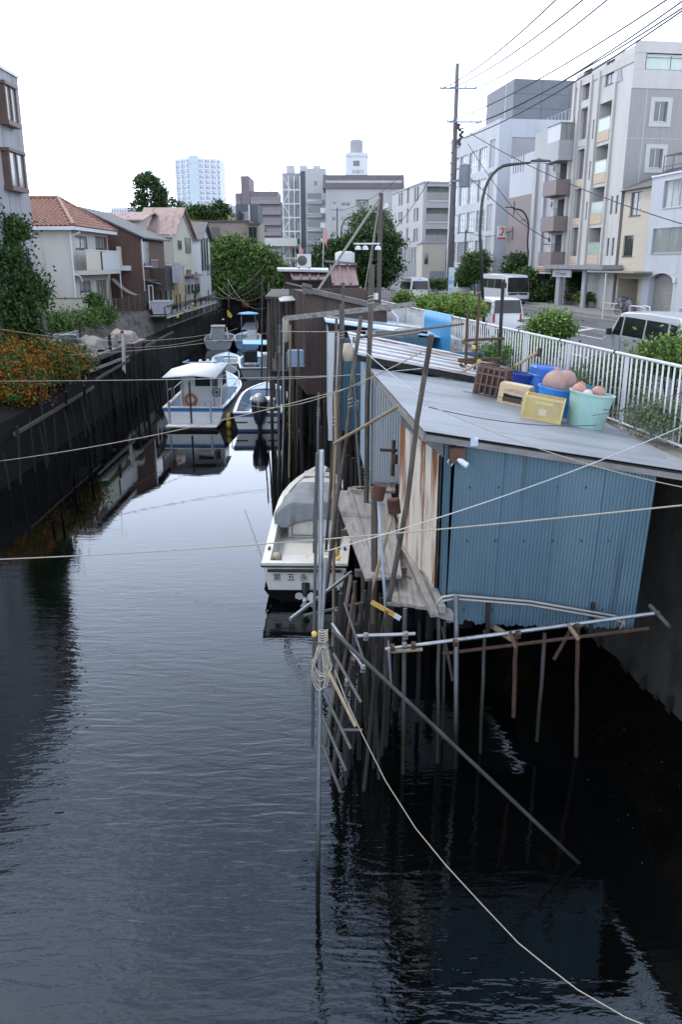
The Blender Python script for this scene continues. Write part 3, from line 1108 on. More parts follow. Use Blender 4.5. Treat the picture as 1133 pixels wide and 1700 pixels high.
lettering('ライオンズマンション', .62, face_matrix(fnt, 6.75, H + 5.0, .02), ink, two, 'sign_lettering')
lettering('北品川', .85, face_matrix(fnt, 7.0, H + 1.9, .02), ink, two, 'sign_lettering')
b = MB().lathe([(1.35, 0), (1.4, .2), (1.4, 2.6), (.9, 2.9)], (6, -6.7, H + 6.0), 16)
b.build('water_tank', grey_wall, t, smooth=True, auto=40)

# balcony block with steel stair frame
t, W, H = far_block('balcony_apartments', 'tall pale apartment block with white steel stair frame and many balconies', 467, 541, 280, 205, 14, None)
pale = mat('pale_render', (.44, .44, .44), (.50, .50, .50), rough=.7, sc=(.3, .3, .1))
MB().box(0, 14, -W, -W * .45, 0, H).build('wall', pale, t)
MB().box(2, 12, -W * .45 + .0, 0, 0, H - .8).build('rear_wing', mat('mid_grey_render', (.28, .28, .29), (.33, .33, .34), rough=.7, sc=(.3, .3, .1)), t)
fbox(MB(), FN, W * .43, W * .54, 0, H - .6, .05).build('dark_strip', mat('dark_strip', (.06, .06, .07), rough=.5), t)
n_ = int(H / 3.05)
for i in range(n_):
    z = H - 1.6 - (i + 1) * 3.05
    fr_ = MB()
    for k in range(4):
        fr_.bar((-.2, -.3 - k * W * .13, z), (-.2, -.3 - k * W * .13, z + 3.05), .22, .22)
    fr_.bar((-.2, 0, z), (-.2, -W * .42, z), .18, .3)
    fr_.bar((-.1, -.3 if i % 2 else -W * .2, z), (-.1, -W * .2 if i % 2 else -.3, z + 3.05), .14, .2)
    fr_.build('stair_frame', wht, t)
    fbox(MB(), FN, W * .22, W * .42, z + .3, z + 2.2, -1.9, 2.0).build('window', glass_d, t)
    if z < H * .72:
        bo = fbox(MB(), FN, W * .56, W * .92, z - .1, z + .95, 1.3).build('balcony', mat('striped_rail', (.55, .56, .57), (.25, .26, .27), rough=.5, sc=(.1, .1, 9), lo=.45, hi=.55), t)
        fbox(MB(), FN, W * .58, W * .9, z + 1.05, z + 2.3, .04).build('window', glass_d, t)
    else:
        fbox(MB(), FN, W * .74, W * .80, z + .9, z + 1.9, .04).build('window', glass_d, t)
for k in range(3):
    MB().box(3, 6, -W * (.1 + .3 * k) - 1.8, -W * (.1 + .3 * k), H - .7, H + 1.0).build('roof_unit', pale, t)
fbox(MB(), FN, -4, W * .35, 7.4, 9.2, 4).build('podium_roof', mat('cream_podium', (.55, .56, .48), rough=.7), t)

# brownish-purple stepped apartment block
t, W, H = far_block('brown_apartments', 'distant stepped brown apartment block with long balcony bands', 376, 468, 318, 262, 14, None)
bp = mat('dusky_brick', (.16, .13, .14), (.20, .165, .175), rough=.75, sc=(.5, .5, .3))
steps = [(0, .16, -4.5), (.16, .27, -.5), (.27, .42, 4.2), (.42, .93, 0), (.93, 1.0, -3)]
for a, c, dz in steps:
    MB().box(0 if dz < 4 else -.6, 14, -W * c, -W * a, 0, H + dz).build('wall', bp, t)
for i in range(12):
    z = H - 1.5 - (i + 1) * 3.0
    fbox(MB(), FN, W * .43, W * .98, z + .9, z + 1.9, .9, -.002).build('balcony_band', mat('dusky_band', (.25, .20, .21), (.29, .24, .25), rough=.7, sc=(1, 1, 1)), t)
    fbox(MB(), FN, W * .43, W * .98, z + 1.92, z + 3.0, .02).build('window_band', glass_d, t)
    fbox(MB(), FN, W * .18, W * .25, z + .5, z + 1.8, .03).build('window', glass_d, t)
    fbox(MB(), FN, W * .04, W * .12, z - 3.5, z - 2.2, .03).build('window', glass_d, t)
b = MB()
b.tube((3, -W * .33, H + 4), (3, -W * .33, H + 8), .12, .05, 5).tube((3, -W * .37, H + 4), (3, -W * .37, H + 7), .12, .05, 5).tube((3, -W * .8, H), (3, -W * .8, H + 4), .12, .05, 5)
b.build('aerial', alu, t)

# dark grey townhouse with white end wall
t, W, H = far_block('dark_townhouse', 'small dark grey house with white end wall below the brown apartments', 377, 428, 339, 150, 9, None)
MB().box(0, 9, -W, -W * .28, 0, H).build('wall', mat('charcoal_panel', (.065, .07, .08), (.09, .095, .105), rough=.6, sc=(.5, .5, .5)), t)
MB().box(-.05, 9, -W * .28, 0, 0, H - .2).build('end_wall', white_wall, t)
fbox(MB(), FN, W * .70, W * .74, H - 4.5, H - .1, .25).build('white_post', wht, t)
fbox(MB(), FN, -.5, W * 1.0, H - 4.9, H - 4.55, 1.4).build('flat_roof', alu, t)
for a in (.38, .55):
    fbox(MB(), FN, W * a, W * a + .9, H - 3.4, H - 1.2, .03).build('window', glass_d, t)
fbox(MB(), FN, W * .10, W * .16, H - 2.4, H - 1.3, .09).build('window', glass_d, t)

# white tower with a glazed corner
t, W, H = far_block('tower_block', 'tall white residential tower with glazed corner on the skyline', 286, 362, 262, 600, 30, None)
tw_m = mat('tower_white', (.66, .69, .74), (.72, .75, .80), rough=.7, sc=(.05, .05, .02))
b = MB()
W1 = W * .36
fa = (V((9, 0, 0)), V((-.45, -.893, 0)).normalized(), V((-.893, .45, 0)))
P0, P1, P2, P3 = V((9, 0, 0)), V((0, -W1, 0)), V((0, -W * .56, 0)), V((7, -W, 0))
ring = [P0, P1, P2, P3, V((34, -W, 0)), V((34, 0, 0))]
b.add([p for p in ring] + [p + V((0, 0, H)) for p in ring], [(0, 1, 7, 6), (2, 3, 9, 8), (3, 4, 10, 9), (4, 5, 11, 10), (5, 0, 6, 11), (6, 7, 8, 9, 10, 11)])
b.build('wall', tw_m, t)
b = MB().add([P1, P2, P2 + V((0, 0, H + 1.5)), P1 + V((0, 0, H + 1.5))], [(0, 1, 2, 3)])
b.add([P1 + V((0, 0, H + 1.5)), P2 + V((0, 0, H + 1.5)), P2 + V((9, 0, H + 1.5)), P1 + V((9, 0, H + 1.5))], [(0, 1, 2, 3)])
b.build('glazed_corner', mat('tower_glass', (.42, .50, .54), (.52, .60, .64), rough=.15, sc=(.3, .3, .3)), t)
wb, lb_ = MB(), MB()
for (A, B_, cols) in ((P0, P1, 5), (P2, P3, 7)):
    u = (B_ - A)
    Lw = u.length
    u = u.normalized()
    n = V((u.y, -u.x, 0))
    if n.x > 0:
        n = -n
    fc = (A, u, n)
    for i in range(int(H / 3.4)):
        z = H - 3.6 - i * 3.4
        for k in range(cols):
            a = Lw * (k + .12) / cols
            wide = .8 if (k % 2 == 0) else .42
            fbox(wb, fc, a, a + Lw / cols * wide, z + .6, z + 2.3, .05)
            if k % 2 == 0:
                fbox(lb_, fc, a - .2, a + Lw / cols * .85, z - .3, z + .55, .9)
tag(wb.build('tower_windows', mat('tower_window', (.24, .28, .33), (.32, .36, .41), rough=.3, sc=(.1, .1, .1)), t), kind='stuff')
tag(lb_.build('tower_balconies', tw_m, t), kind='stuff')
MB().box(0, 40, -W * 1.15, W * -.1, 0, H * .32).build('podium', mat('podium_tan', (.50, .46, .41), (.56, .52, .47), rough=.7, sc=(.1, .1, .1)), t)

t, W, H = far_block('distant_slab', 'low white slab of flats far behind the brown house roofs', 184, 224, 345, 420, 14, None)
MB().box(0, 14, -W, 0, 0, H).build('wall', tw_m, t)
b = MB()
for i in range(8):
    for k in range(9):
        fbox(b, FN, W * (k + .2) / 9, W * (k + .75) / 9, H - 2.6 - i * 3.2, H - .8 - i * 3.2, .05)
tag(b.build('slab_windows', MATS['tower_window'], t), kind='stuff')

# brown two-storey building and yellow ivy building behind the canal-end tree
t, W, H = far_block('taupe_building', 'flat roofed taupe building with shuttered window above the big tree', 340, 412, 369, 128, 10, None)
MB().box(0, 10, -W, 0, 0, H).build('wall', mat('taupe_render', (.23, .18, .155), (.27, .215, .185), rough=.8, sc=(.4, .4, .15)), t)
fbox(MB(), FN, -.2, W + .2, H - .05, H + .25, .25, 10).build('roof_edge', mat('dark_fascia', (.05, .045, .04), rough=.6), t)
wx = fbox(MB(), FN, W * .15, W * .34, H - 2.7, H - .7, .05).build('window', mat('shutter_dark', (.07, .065, .06), (.09, .085, .08), rough=.5, sc=(.5, .5, 30)), t)
t, W, H = far_block('taupe_annex', 'narrow annex with dark balcony beside the taupe building', 411, 431, 370, 126, 8, None)
MB().box(0, 8, -W, 0, 0, H).build('wall', mat('annex_render', (.30, .29, .21), (.35, .34, .25), rough=.8, sc=(.4, .4, .2)), t)
fbox(MB(), FN, .1, W * .75, H - 2.9, H - .6, .04).build('balcony_opening', dark_int, t)
for k in range(3):
    fbox(MB(), FN, W * (.12 + .3 * k), W * (.17 + .3 * k), H - 3, H - .3, .25).build('post', mat('dark_fascia', (.05, .045, .04), rough=.6), t)
fbox(MB(), FN, -.2, W + .2, H - .3, H, .35).build('roof_edge', MATS['dark_fascia'], t)

t, W, H = far_block('yellow_building', 'yellow walled building with creeper hanging from its roof', 306, 378, 352, 142, 10, None)
MB().box(0, 10, -W, 0, 0, H).build('wall', mat('yellow_render', (.55, .43, .20), (.62, .49, .25), rough=.8, sc=(.4, .4, .2)), t)
fbox(MB(), FN, -.3, W + .3, H - .3, H + .15, .4, 10).build('roof_edge', mat('old_eave', (.15, .14, .12), rough=.8), t)
fbox(MB(), FN, W * .22, W * .30, H - 3.3, H - 1.6, .04).build('window', glass_d, t)

# small beige building and gate posts at the street bend
t, W, H = far_block('beige_annexe', 'small beige building with blue grey doors at the street bend', 702, 741, 404, 112, 8, None)
MB().box(0, 8, -W, 0, 0, H).build('wall', mat('beige_plaster', (.48, .43, .35), (.53, .48, .40), rough=.8, sc=(.4, .4, .2)), t)
fbox(MB(), FN, W * .35, W * .95, .1, 2.6, .06).build('door_panel', mat('blue_grey_door', (.22, .24, .28), rough=.5), t)
fbox(MB(), FN, W * .1, W * .25, H - 2.6, H - 1.2, .05).build('window', glass_d, t)
fbox(MB(), FN, -.15, W + .15, H - .02, H + .2, .15, 8).build('roof_edge', grey_wall, t)
# ------------------------------------------------------------------ foliage kit
def leaf_mat(name, a, b, c):
    m = bpy.data.materials.new(name)
    m.use_nodes = True
    N, L = m.node_tree.nodes, m.node_tree.links
    p = N['Principled BSDF']
    p.inputs['Roughness'].default_value = .55
    p.inputs['Specular IOR Level'].default_value = .3
    g = N.new('ShaderNodeNewGeometry')
    r = N.new('ShaderNodeValToRGB')
    r.color_ramp.elements[0].color = (*a, 1)
    r.color_ramp.elements[1].color = (*c, 1)
    e = r.color_ramp.elements.new(.55)
    e.color = (*b, 1)
    L.new(g.outputs['Random Per Island'], r.inputs['Fac'])
    L.new(r.outputs['Color'], p.inputs['Base Color'])
    tr = N.new('ShaderNodeBsdfTranslucent')
    L.new(r.outputs['Color'], tr.inputs['Color'])
    ms = N.new('ShaderNodeMixShader')
    ms.inputs['Fac'].default_value = .28
    L.new(p.outputs['BSDF'], ms.inputs[1])
    L.new(tr.outputs['BSDF'], ms.inputs[2])
    L.new(ms.outputs['Shader'], N['Material Output'].inputs['Surface'])
    MATS[name] = m
    return m


lf_dark = leaf_mat('leaf_dark', (.012, .03, .008), (.028, .06, .014), (.06, .11, .025))
lf_mid = leaf_mat('leaf_mid', (.02, .05, .01), (.05, .105, .02), (.10, .18, .035))
lf_lite = leaf_mat('leaf_light', (.05, .10, .018), (.12, .20, .03), (.22, .31, .06))
lf_orange = leaf_mat('orange_bloom', (.20, .055, .006), (.36, .12, .012), (.48, .21, .025))
lf_olive = leaf_mat('leaf_olive', (.05, .075, .035), (.09, .125, .06), (.15, .19, .10))
bark = mat('bark', (.05, .042, .035), (.09, .078, .065), rough=.95, sc=(8, 8, 2), bump=.6)


def leaves(blobs, n, size, seed, clump=.28, per=26, up=.35):
    """numpy leaf cloud: blobs = [(centre, (rx, ry, rz), weight)]; leaves gather in clumps near the blob surfaces"""
    g = np.random.default_rng(seed)
    wts = np.array([q[2] for q in blobs], float)
    wts /= wts.sum()
    nc = max(1, n // per)
    pick = g.choice(len(blobs), nc, p=wts)
    cen = np.array([list(q[0]) for q in blobs])[pick]
    rad = np.array([list(q[1]) for q in blobs])[pick]
    d = g.normal(size=(nc, 3))
    d /= np.linalg.norm(d, axis=1)[:, None]
    rr = g.uniform(.3, 1.0, nc) ** .45 * g.uniform(.8, 1.16, nc)
    cc = cen + d * rad * rr[:, None]
    csz = clump * g.uniform(.35, 1.8, nc)
    P = np.repeat(cc, per, 0) + g.normal(size=(nc * per, 3)) * np.repeat(csz, per)[:, None] * np.array([1, 1, .6])
    N_ = len(P)
    nr = g.normal(size=(N_, 3)) + np.array([0, 0, up]) + np.repeat(d, per, 0) * .6
    nr /= np.linalg.norm(nr, axis=1)[:, None]
    a = np.cross(nr, g.normal(size=(N_, 3)))
    a /= np.linalg.norm(a, axis=1)[:, None]
    b = np.cross(nr, a)
    s = size * g.uniform(.45, 1.5, N_)[:, None]
    v = np.stack([P - a * s, P - b * s * .5 + nr * s * .12, P + a * s, P + b * s * .5 + nr * s * .12], 1).reshape(-1, 3)
    return v


def leaf_obj(name, v, m, parent=None):
    n = len(v) // 4
    me = bpy.data.meshes.new(name)
    off = np.zeros(3)
    if parent is not None:
        inv = np.array(_wm(parent).inverted())
        v = v @ inv[:3, :3].T + inv[:3, 3]
    else:
        off = np.array([(v[:, 0].min() + v[:, 0].max()) / 2, (v[:, 1].min() + v[:, 1].max()) / 2, v[:, 2].min()])
        v = v - off
    me.vertices.add(4 * n)
    me.vertices.foreach_set('co', v.astype(np.float32).ravel())
    me.loops.add(4 * n)
    me.loops.foreach_set('vertex_index', np.arange(4 * n, dtype=np.int32))
    me.polygons.add(n)
    me.polygons.foreach_set('loop_start', np.arange(0, 4 * n, 4, dtype=np.int32))
    me.polygons.foreach_set('loop_total', np.full(n, 4, dtype=np.int32))
    me.update(calc_edges=True)
    me.materials.append(m)
    o = bpy.data.objects.new(name, me)
    COL.objects.link(o)
    if parent is not None:
        o.parent = parent
    else:
        o.location = off
    return o


def tree(name, label, base, blobs, n, size, m, seed, r=.2, cat='tree', clump=.3, per=26, group=None, m2=None):
    t = thing(name, label, cat, base, 0, group)
    rr = random.Random(seed)
    b = MB()
    base = V(base)
    ctr = sum((V(q[0]) for q in blobs), V()) / len(blobs)
    fork = base.lerp(ctr, .5)
    b.path([base - V((0, 0, .2)), base.lerp(fork, .5) + V((rr.uniform(-.1, .1), rr.uniform(-.1, .1), 0)), fork], [r * 1.2, r, r * .8], 7)
    for q in blobs:
        c = V(q[0])
        b.path([fork, fork.lerp(c, .5) + V((rr.uniform(-.2, .2), rr.uniform(-.2, .2), .1)), c + V((0, 0, q[1][2] * .4))], [r * .65, r * .4, r * .12], 6)
        for k in range(3):
            e = c + V((rr.uniform(-.8, .8) * q[1][0], rr.uniform(-.8, .8) * q[1][1], rr.uniform(-.3, .8) * q[1][2]))
            b.path([fork.lerp(c, .6), e], [r * .3, r * .08], 5)
    b.bw('trunk', bark, t)
    leaf_obj('crown', leaves(blobs, n, size, seed, clump, per), m, t)
    if m2 is not None:
        leaf_obj('crown_highlights', leaves(blobs, n // 3, size, seed + 91, clump * .8, per), m2, t)
    return t


def onx(px, py, X):
    r = _ray(px, py)
    t = X / r.x
    return V((X, r.y * t, CZ + r.z * t))


# ------------------------------------------------------------------ left bank buildings
CF = (V((0, 0, 0)), V((0, 1, 0)), V((1, 0, 0)))       # canal face, u away from camera
NF = (V((0, 0, 0)), V((-1, 0, 0)), V((0, -1, 0)))     # near face, u to the left

# grey concrete building at the left edge
XG = -15.5
p = onx(28.5, 130, XG)
t = thing('grey_concrete_building', 'grey concrete building with brown bay windows at the left edge', 'building', (XG, p.y, LB))
gc = mat('streaked_concrete', (.30, .30, .315), (.40, .40, .415), rough=.85, sc=(1.2, 1.2, .12), bump=.2, bsc=(6, 6, 6), c3=(.20, .20, .205), sc3=(2.5, 2.5, .15), lo3=.5, hi3=.68)
Hg = p.z - LB
fcg = (V((0, 0, 0)), V((0, -1, 0)), V((1, 0, 0)))
b = MB().box(-10, 0, -26, 0, 0, Hg)
b.build('wall', gc, t)
fbox(MB(), fcg, -.06, 26, Hg - .02, Hg + .12, .08, 10).build('parapet_cap', alu, t)
brown_fr = mat('brown_window_frame', (.10, .055, .04), (.14, .08, .06), rough=.5)
for (xa, ya, xb, yb) in ((7, 158, 31, 211), (14, 268, 44, 318)):
    q0, q1 = onx(xa, ya, XG + .3), onx(xb, yb, XG + .3)
    u0, u1 = p.y - q1.y, p.y - q0.y
    z0, z1 = q1.z - LB, q0.z - LB
    z1 = max(z1, z0 + 1.7)
    wn_ = MB()
    fbox(wn_, fcg, u0 - .1, u1 + .1, z1 - .12, z1 + .02, .42)
    fbox(wn_, fcg, u0 - .1, u1 + .1, z0 - .1, z0 + .1, .42)
    for a in (u0, (u0 + u1) / 2 - .04, u1 - .1):
        fbox(wn_, fcg, a, a + .1, z0 + .1, z1 - .12, .36, -.24)
    for a in (u0 + .0, u1 - .08):
        fbox(wn_, fcg, a + .001, a + .079, z0 + .1, z1 - .12, .23)
    o_ = wn_.build('bay_window', brown_fr, t)
    fbox(MB(), fcg, u0 + .1, u1 - .1, z0 + .1, z1 - .12, .28, -.25).build('pane', curtain_g, o_)
b = MB()
pp = [onx(1, 160, XG + .12), onx(4, 235, XG + .12), onx(15, 300, XG + .12), onx(19, 330, XG + .12)]
yy = p.y - 4.5
b.path([(XG + .12, yy, 14.5), (XG + .12, yy, 3.5)], .06, 7).path([(XG + .12, yy - .5, 10.7), (XG + .12, yy + .25, 10.6), (XG + .12, yy + .25, 4)], .045, 7)
b.bw('drain_pipe', mat('grey_pipe', (.30, .32, .36), rough=.5), t)
MB().lathe([(.14, 0), (.12, .15), (0.02, .2)], (.0, -2.2, Hg - 1.6), 10, axis='x').build('vent_hood', alu, t)

# red tiled house
Y1 = 56.0
c1 = at(122, 470, Y1)
XR = c1.x
Y2 = onx(181, 430, XR).y
t = thing('red_tiled_house', 'cream two storey house with red tiled hip roof and balconies', 'house', (XR, Y1, LB))
Lr = Y2 - Y1
Hr = at(122, 379, Y1).z - LB
Wr = 8.5
cream = mat('cream_render', (.50, .475, .42), (.58, .55, .50), rough=.8, sc=(.5, .5, .2), bump=.15, bsc=(8, 8, 8), c3=(.40, .38, .33), sc3=(1.5, 1.5, .2), lo3=.55, hi3=.72)


def cz(py, Y):
    return at(100, py, Y).z - LB


def cu(px, py):
    return onx(px, py, XR).y - Y1


cw = [(cu(125, 400), cu(145, 400), cz(413, 57), cz(391, 57)), (cu(158, 400), cu(172, 400), cz(413, 61), cz(392, 61)),
      (cu(132, 475), cu(151, 475), cz(485, 57.5), cz(467, 57.5)), (cu(160, 475), cu(171, 475), cz(499, 61), cz(466, 61))]
nwn = [(3.0, 5.4, cz(444, 56), cz(389, 56))]
b = MB()
facade(b, CF, 0, Lr, 0, Hr, cw, .12)
facade(b, NF, 0, Wr, 0, Hr, nwn, .12)
b.poly((0, Lr, 0), (0, Lr, Hr), (-Wr, Lr, Hr), (-Wr, Lr, 0))
b.build('wall', cream, t)
for h in cw:
    win(t, CF, h, 2, dep=.12, fm=alu_dark, gm=curtain_g)
for h in nwn:
    win(t, NF, h, 2, dep=.12, fm=brown_fr, gm=glass_d)
fbox(MB(), CF, cw[1][1], cw[1][1] + .55, cw[1][2] - .45, cw[1][3], .08).build('shutter_box', brown_fr, t)
fbox(MB(), CF, cw[3][1], cw[3][1] + .6, cw[3][2], cw[3][3], .08).build('shutter_box', mat('taupe_shutter', (.18, .15, .13), rough=.5), t)
fl = cz(450, 57)
fbox(MB(), CF, .1, Lr * .93, fl - .25, fl + .02, 1.0).build('balcony_floor', cream, t)
fbox(MB(), CF, .15, Lr * .36, fl + .03, fl + 1.28, 1.0, -.93).build('balcony_panel', mat('cream_panel', (.60, .56, .45), rough=.6), t)
fbox(MB(), CF, Lr * .42, Lr * .92, fl + .03, fl + 1.28, 1.0, -.93).build('balcony_panel', mat('white_ribbed', (.62, .63, .63), (.52, .53, .53), rough=.5, sc=(.1, 14, .1)), t)
b = MB()
for k in range(4):
    fbox(b, CF, Lr * (.375 + .012 * k), Lr * (.378 + .012 * k), fl + .03, fl + 1.28, .97, -.94)
b.build('grille', alu_dark, t)
fbox(MB(), CF, .12, Lr * .93, fl + 1.29, fl + 1.36, 1.03, -.9).build('handrail', wht, t)
fbox(MB(), CF, Lr + .15, Lr + 1.9, fl - .05, fl + .3, 1.3, .6).build('porch_roof', wht, t)
fbox(MB(), CF, Lr + .05, Lr + 1.1, fl + .31, fl + 1.7, .7, -.6).build('porch_parapet', MATS['cream_panel'], t)
# near-side lattice balcony
b = MB()
zb_ = cz(446, 55)
for k in range(7):
    fbox(b, NF, 2.6 + k * .45, 2.65 + k * .45, zb_, zb_ + 1.35, 1.0, -.95)
for k in range(3):
    fbox(b, NF, 2.6, 5.4, zb_ + k * .6, zb_ + .06 + k * .6, 1.02, -.93)
b.build('lattice_railing', mat('pale_blue_paint', (.50, .55, .62), rough=.5), t)
fbox(MB(), NF, 2.4, 5.6, zb_ - 1.6, zb_ - .02, 1.0).build('balcony_base', MATS['white_ribbed'], t)
b = MB().path([(.1, -.1, Hr - .1), (.1, -.1, .4)], .055, 7).path([(.75, -.1, Hr - .25), (.3, -.1, Hr - .45), (.1, -.1, Hr - .5)], .05, 7)
b.path([(.1, -.1, 2.9), (.45, .2, 2.75), (.5, .3, 2.4)], .05, 7)
b.build('down_pipe', wht, t)
# roof: ridge across, hip end towards the canal
E1, E2 = V((.55, -.6, Hr + .08)), V((.55, Lr + .7, Hr + .08))
E0, E3 = V((-Wr, -.6, Hr + .08)), V((-Wr, Lr + .7, Hr + .08))
A = at(97, 331, Y1 + Lr / 2) - V((XR, Y1, LB))
A0 = V((-Wr, A.y, A.z))
b = MB().poly(E0, E1, A, A0).poly(E1, E2, A).poly(E2, E3, A0, A)
tile_m = mat('red_tile', (.22, .095, .065), (.29, .14, .095), rough=.65, sc=(4, 4, 4), lo=.4, hi=.6, c3=(.37, .21, .15), sc3=(6, 6, 6), lo3=.55, hi3=.65)
ro = b.build('roof', mat('tile_shadow', (.14, .05, .03), rough=.8), t)
tl = MB()


def tile_plane(P0, P1, P2, P3=None):
    """rows of half-round tiles on the eave P0-P1 up to P2(-P3)"""
    u = (P1 - P0).normalized()
    n = (P1 - P0).cross(P2 - P0).normalized()
    v = n.cross(u)
    Lu = (P1 - P0).length
    hv = (P2 - P0).dot(v)
    a2 = (P2 - P0).dot(u)
    a3 = (P3 - P0).dot(u) if P3 is not None else a2
    lo, hi = min(a2, a3), max(a2, a3)
    tw_, tl_ = .30, .33
    for r_ in range(int(hv / tl_)):
        y = r_ * tl_
        f = (y + tl_) / hv
        xa, xb = lo * f, Lu + (hi - Lu) * f
        k = int(xa / tw_) + 1
        while (k + 1) * tw_ < xb:
            x = k * tw_
            row = []
            for yy, lift in ((y - .02, .075), (y + tl_ + .02, .03)):
                row.append([P0 + u * (x + tw_ * s_) + v * yy + n * (lift + hh) for s_, hh in ((0, 0), (.2, .06), (.45, .075), (.7, .03), (1, -.01))])
            tl.loft(row)
            tl.loft([row[0], [q - n * .05 for q in row[0]]])
            k += 1


tile_plane(E0, E1, A, A0)
tile_plane(E1, E2, A)
tag(tl.build('roof_tiles', tile_m, ro), kind='stuff')
b = MB().path([E1 + V((0, 0, .1)), A + V((0, 0, .1))], .13, 8).path([E2 + V((0, 0, .1)), A + V((0, 0, .1))], .13, 8).path([A + V((0, 0, .1)), A0 + V((0, 0, .1))], .14, 8)
b.build('ridge_tiles', tile_m, ro)
b = MB().bar(E0 - V((0, 0, .1)), E1 - V((0, 0, .1)), .1, .22).bar(E1 - V((0, 0, .1)), E2 - V((0, 0, .1)), .1, .22)
b.build('gutter', wht, t)
# low cream garden wall in blocks
t = thing('garden_wall', 'low cream block wall in front of the red tiled house', 'wall', (XR + 1.2, 54, LB))
x_ = XR + 1.3
for r_ in range(5):
    for k in range(8):
        MB().box(x_ - .06 - (k + 1) * .62 + .01 + (.3 if r_ % 2 else 0), x_ - .06 - k * .62 + (.3 if r_ % 2 else 0), 53.4, 53.55, LB + r_ * .29, LB + r_ * .29 + .28).bw('block', mat('cream_block', (.44, .41, .32), (.50, .47, .38), rough=.9, sc=(2, 2, 2)), t)
MB().box(x_ - 5.2, x_ + .32, 53.36, 53.59, LB + 1.452, LB + 1.5).bw('coping', mat('dirty_cap', (.10, .09, .07), rough=.9), t)


def gable_house(name, label, X, Y, L, W, H, ridge, wm, rm, axis='y', over=.45, zb=LB, rx=None):
    """house with its canal face at X; ridge along y (or x)"""
    t = thing(name, label, 'house', (X, Y, zb))
    b = MB().box(-W, 0, 0, L, 0, H)
    if axis == 'y':
        rx_ = -W / 2 if rx is None else rx
        b.poly((0, 0, H), (rx_, 0, H + ridge), (-W, 0, H)).poly((0, L, H), (-W, L, H), (rx_, L, H + ridge))
    else:
        b.poly((0, 0, H), (0, L, H), (0, L / 2, H + ridge)).poly((-W, 0, H), (-W, L / 2, H + ridge), (-W, L, H))
    b.build('wall', wm, t)
    r = MB()
    if axis == 'y':
        k1 = ridge / abs(rx_)
        r.slab([(over, -over, H - over * k1), (over, L + over, H - over * k1), (rx_, L + over, H + ridge), (rx_, -over, H + ridge)], -.12)
        k2 = ridge / (W + rx_)
        r.slab([(rx_, -over, H + ridge), (rx_, L + over, H + ridge), (-W - over, L + over, H - over * k2), (-W - over, -over, H - over * k2)], -.12)
    else:
        k1 = ridge / (L / 2)
        r.slab([(over, -over, H - over * k1), (over, L / 2, H + ridge), (-W - over, L / 2, H + ridge), (-W - over, -over, H - over * k1)], -.12)
        r.slab([(over, L / 2, H + ridge), (over, L + over, H - over * k1), (-W - over, L + over, H - over * k1), (-W - over, L / 2, H + ridge)], -.12)
    r.build('roof', rm, t)
    return t


# dark roofed brown house
brown_cl = mat('brown_cladding', (.085, .042, .03), (.115, .058, .042), rough=.7, sc=(10, 10, .3), bump=.3, bsc=(22, 22, .2))
dk_roof = mat('dark_slate_roof', (.10, .10, .10), (.15, .15, .15), rough=.8, sc=(2, 2, 2), bump=.4, bsc=(9, 9, 9))
Y3 = 66.5
q = at(231, 392, Y3)
Hb_ = q.z - LB
rp_ = at(132, 346, Y3)
t = gable_house('brown_house', 'brown clad house with dark slate gable roof beside the red tiled house', q.x, Y3, 9, (q.x - rp_.x) * 2, Hb_, rp_.z - q.z, brown_cl, dk_roof)
o_ = fbox(MB(), CF, .6, 2.8, Hb_ - 2.2, Hb_ - .4, .05).build('window', glass_d, t)
fbox(MB(), CF, .5, 2.9, Hb_ - 2.3, Hb_ - 2.21, .25).build('sill', wht, o_)
b = MB()
for k in range(5):
    b.box(.1, .16, 3.2 + k * .5, 3.26 + k * .5, Hb_ - 3.0, Hb_ - 1.8)
b.box(.08, .2, 3.1, 5.6, Hb_ - 1.8, Hb_ - 1.72)
b.build('balcony_rail', alu, t)
fbox(MB(), CF, 3.0, 6.5, Hb_ - 4.2, Hb_ - 2.4, 1.2).build('balcony', mat('dark_brown_board', (.045, .035, .03), (.07, .055, .045), rough=.8, sc=(6, 6, .4)), t)
b = MB().path([(.2, -.2, Hb_ - .2), (.2, -.2, 1.5)], .05, 6)
b.build('down_pipe', alu, t)
ac = fbox(MB(), CF, 5.4, 6.4, Hb_ - 3.6, Hb_ - 2.0, 2.0, -1.3).build('laundry_screen', mat('grey_screen', (.40, .42, .44), (.30, .32, .34), rough=.5, sc=(1, 1, 1)), t)

pink_roof = mat('faded_pink_roof', (.30, .205, .175), (.37, .26, .225), rough=.8, sc=(3, 1.2, 1.2), c3=(.16, .13, .11), sc3=(2.2, .5, .5), lo3=.52, hi3=.68)
t = gable_house('low_pink_roof_house', 'house half hidden behind others with long low pinkish roof', at(232, 365, 78).x, 78, 9, 14, at(200, 366, 78).z - LB, at(200, 354, 82).z - at(200, 366, 78).z, cream, pink_roof, axis='x')
# cream gable house
Y4 = 80.0
q = at(285, 388, Y4)
L4 = onx(319, 392, q.x).y - Y4
H4 = q.z - LB
crm2 = mat('cream_siding', (.52, .48, .38), (.58, .54, .44), rough=.75, sc=(.6, .6, .3), bump=.25, bsc=(.5, .5, 7))
rz = at(302, 347, Y4 + L4 / 2).z - q.z
t = gable_house('cream_gable_house', 'tall cream house with faded pink gable roof facing the canal', q.x, Y4, L4, q.x - at(228, 388, Y4).x, H4, rz, crm2, pink_roof, axis='x')


def cu4(px, py, X):
    return onx(px, py, X).y - Y4


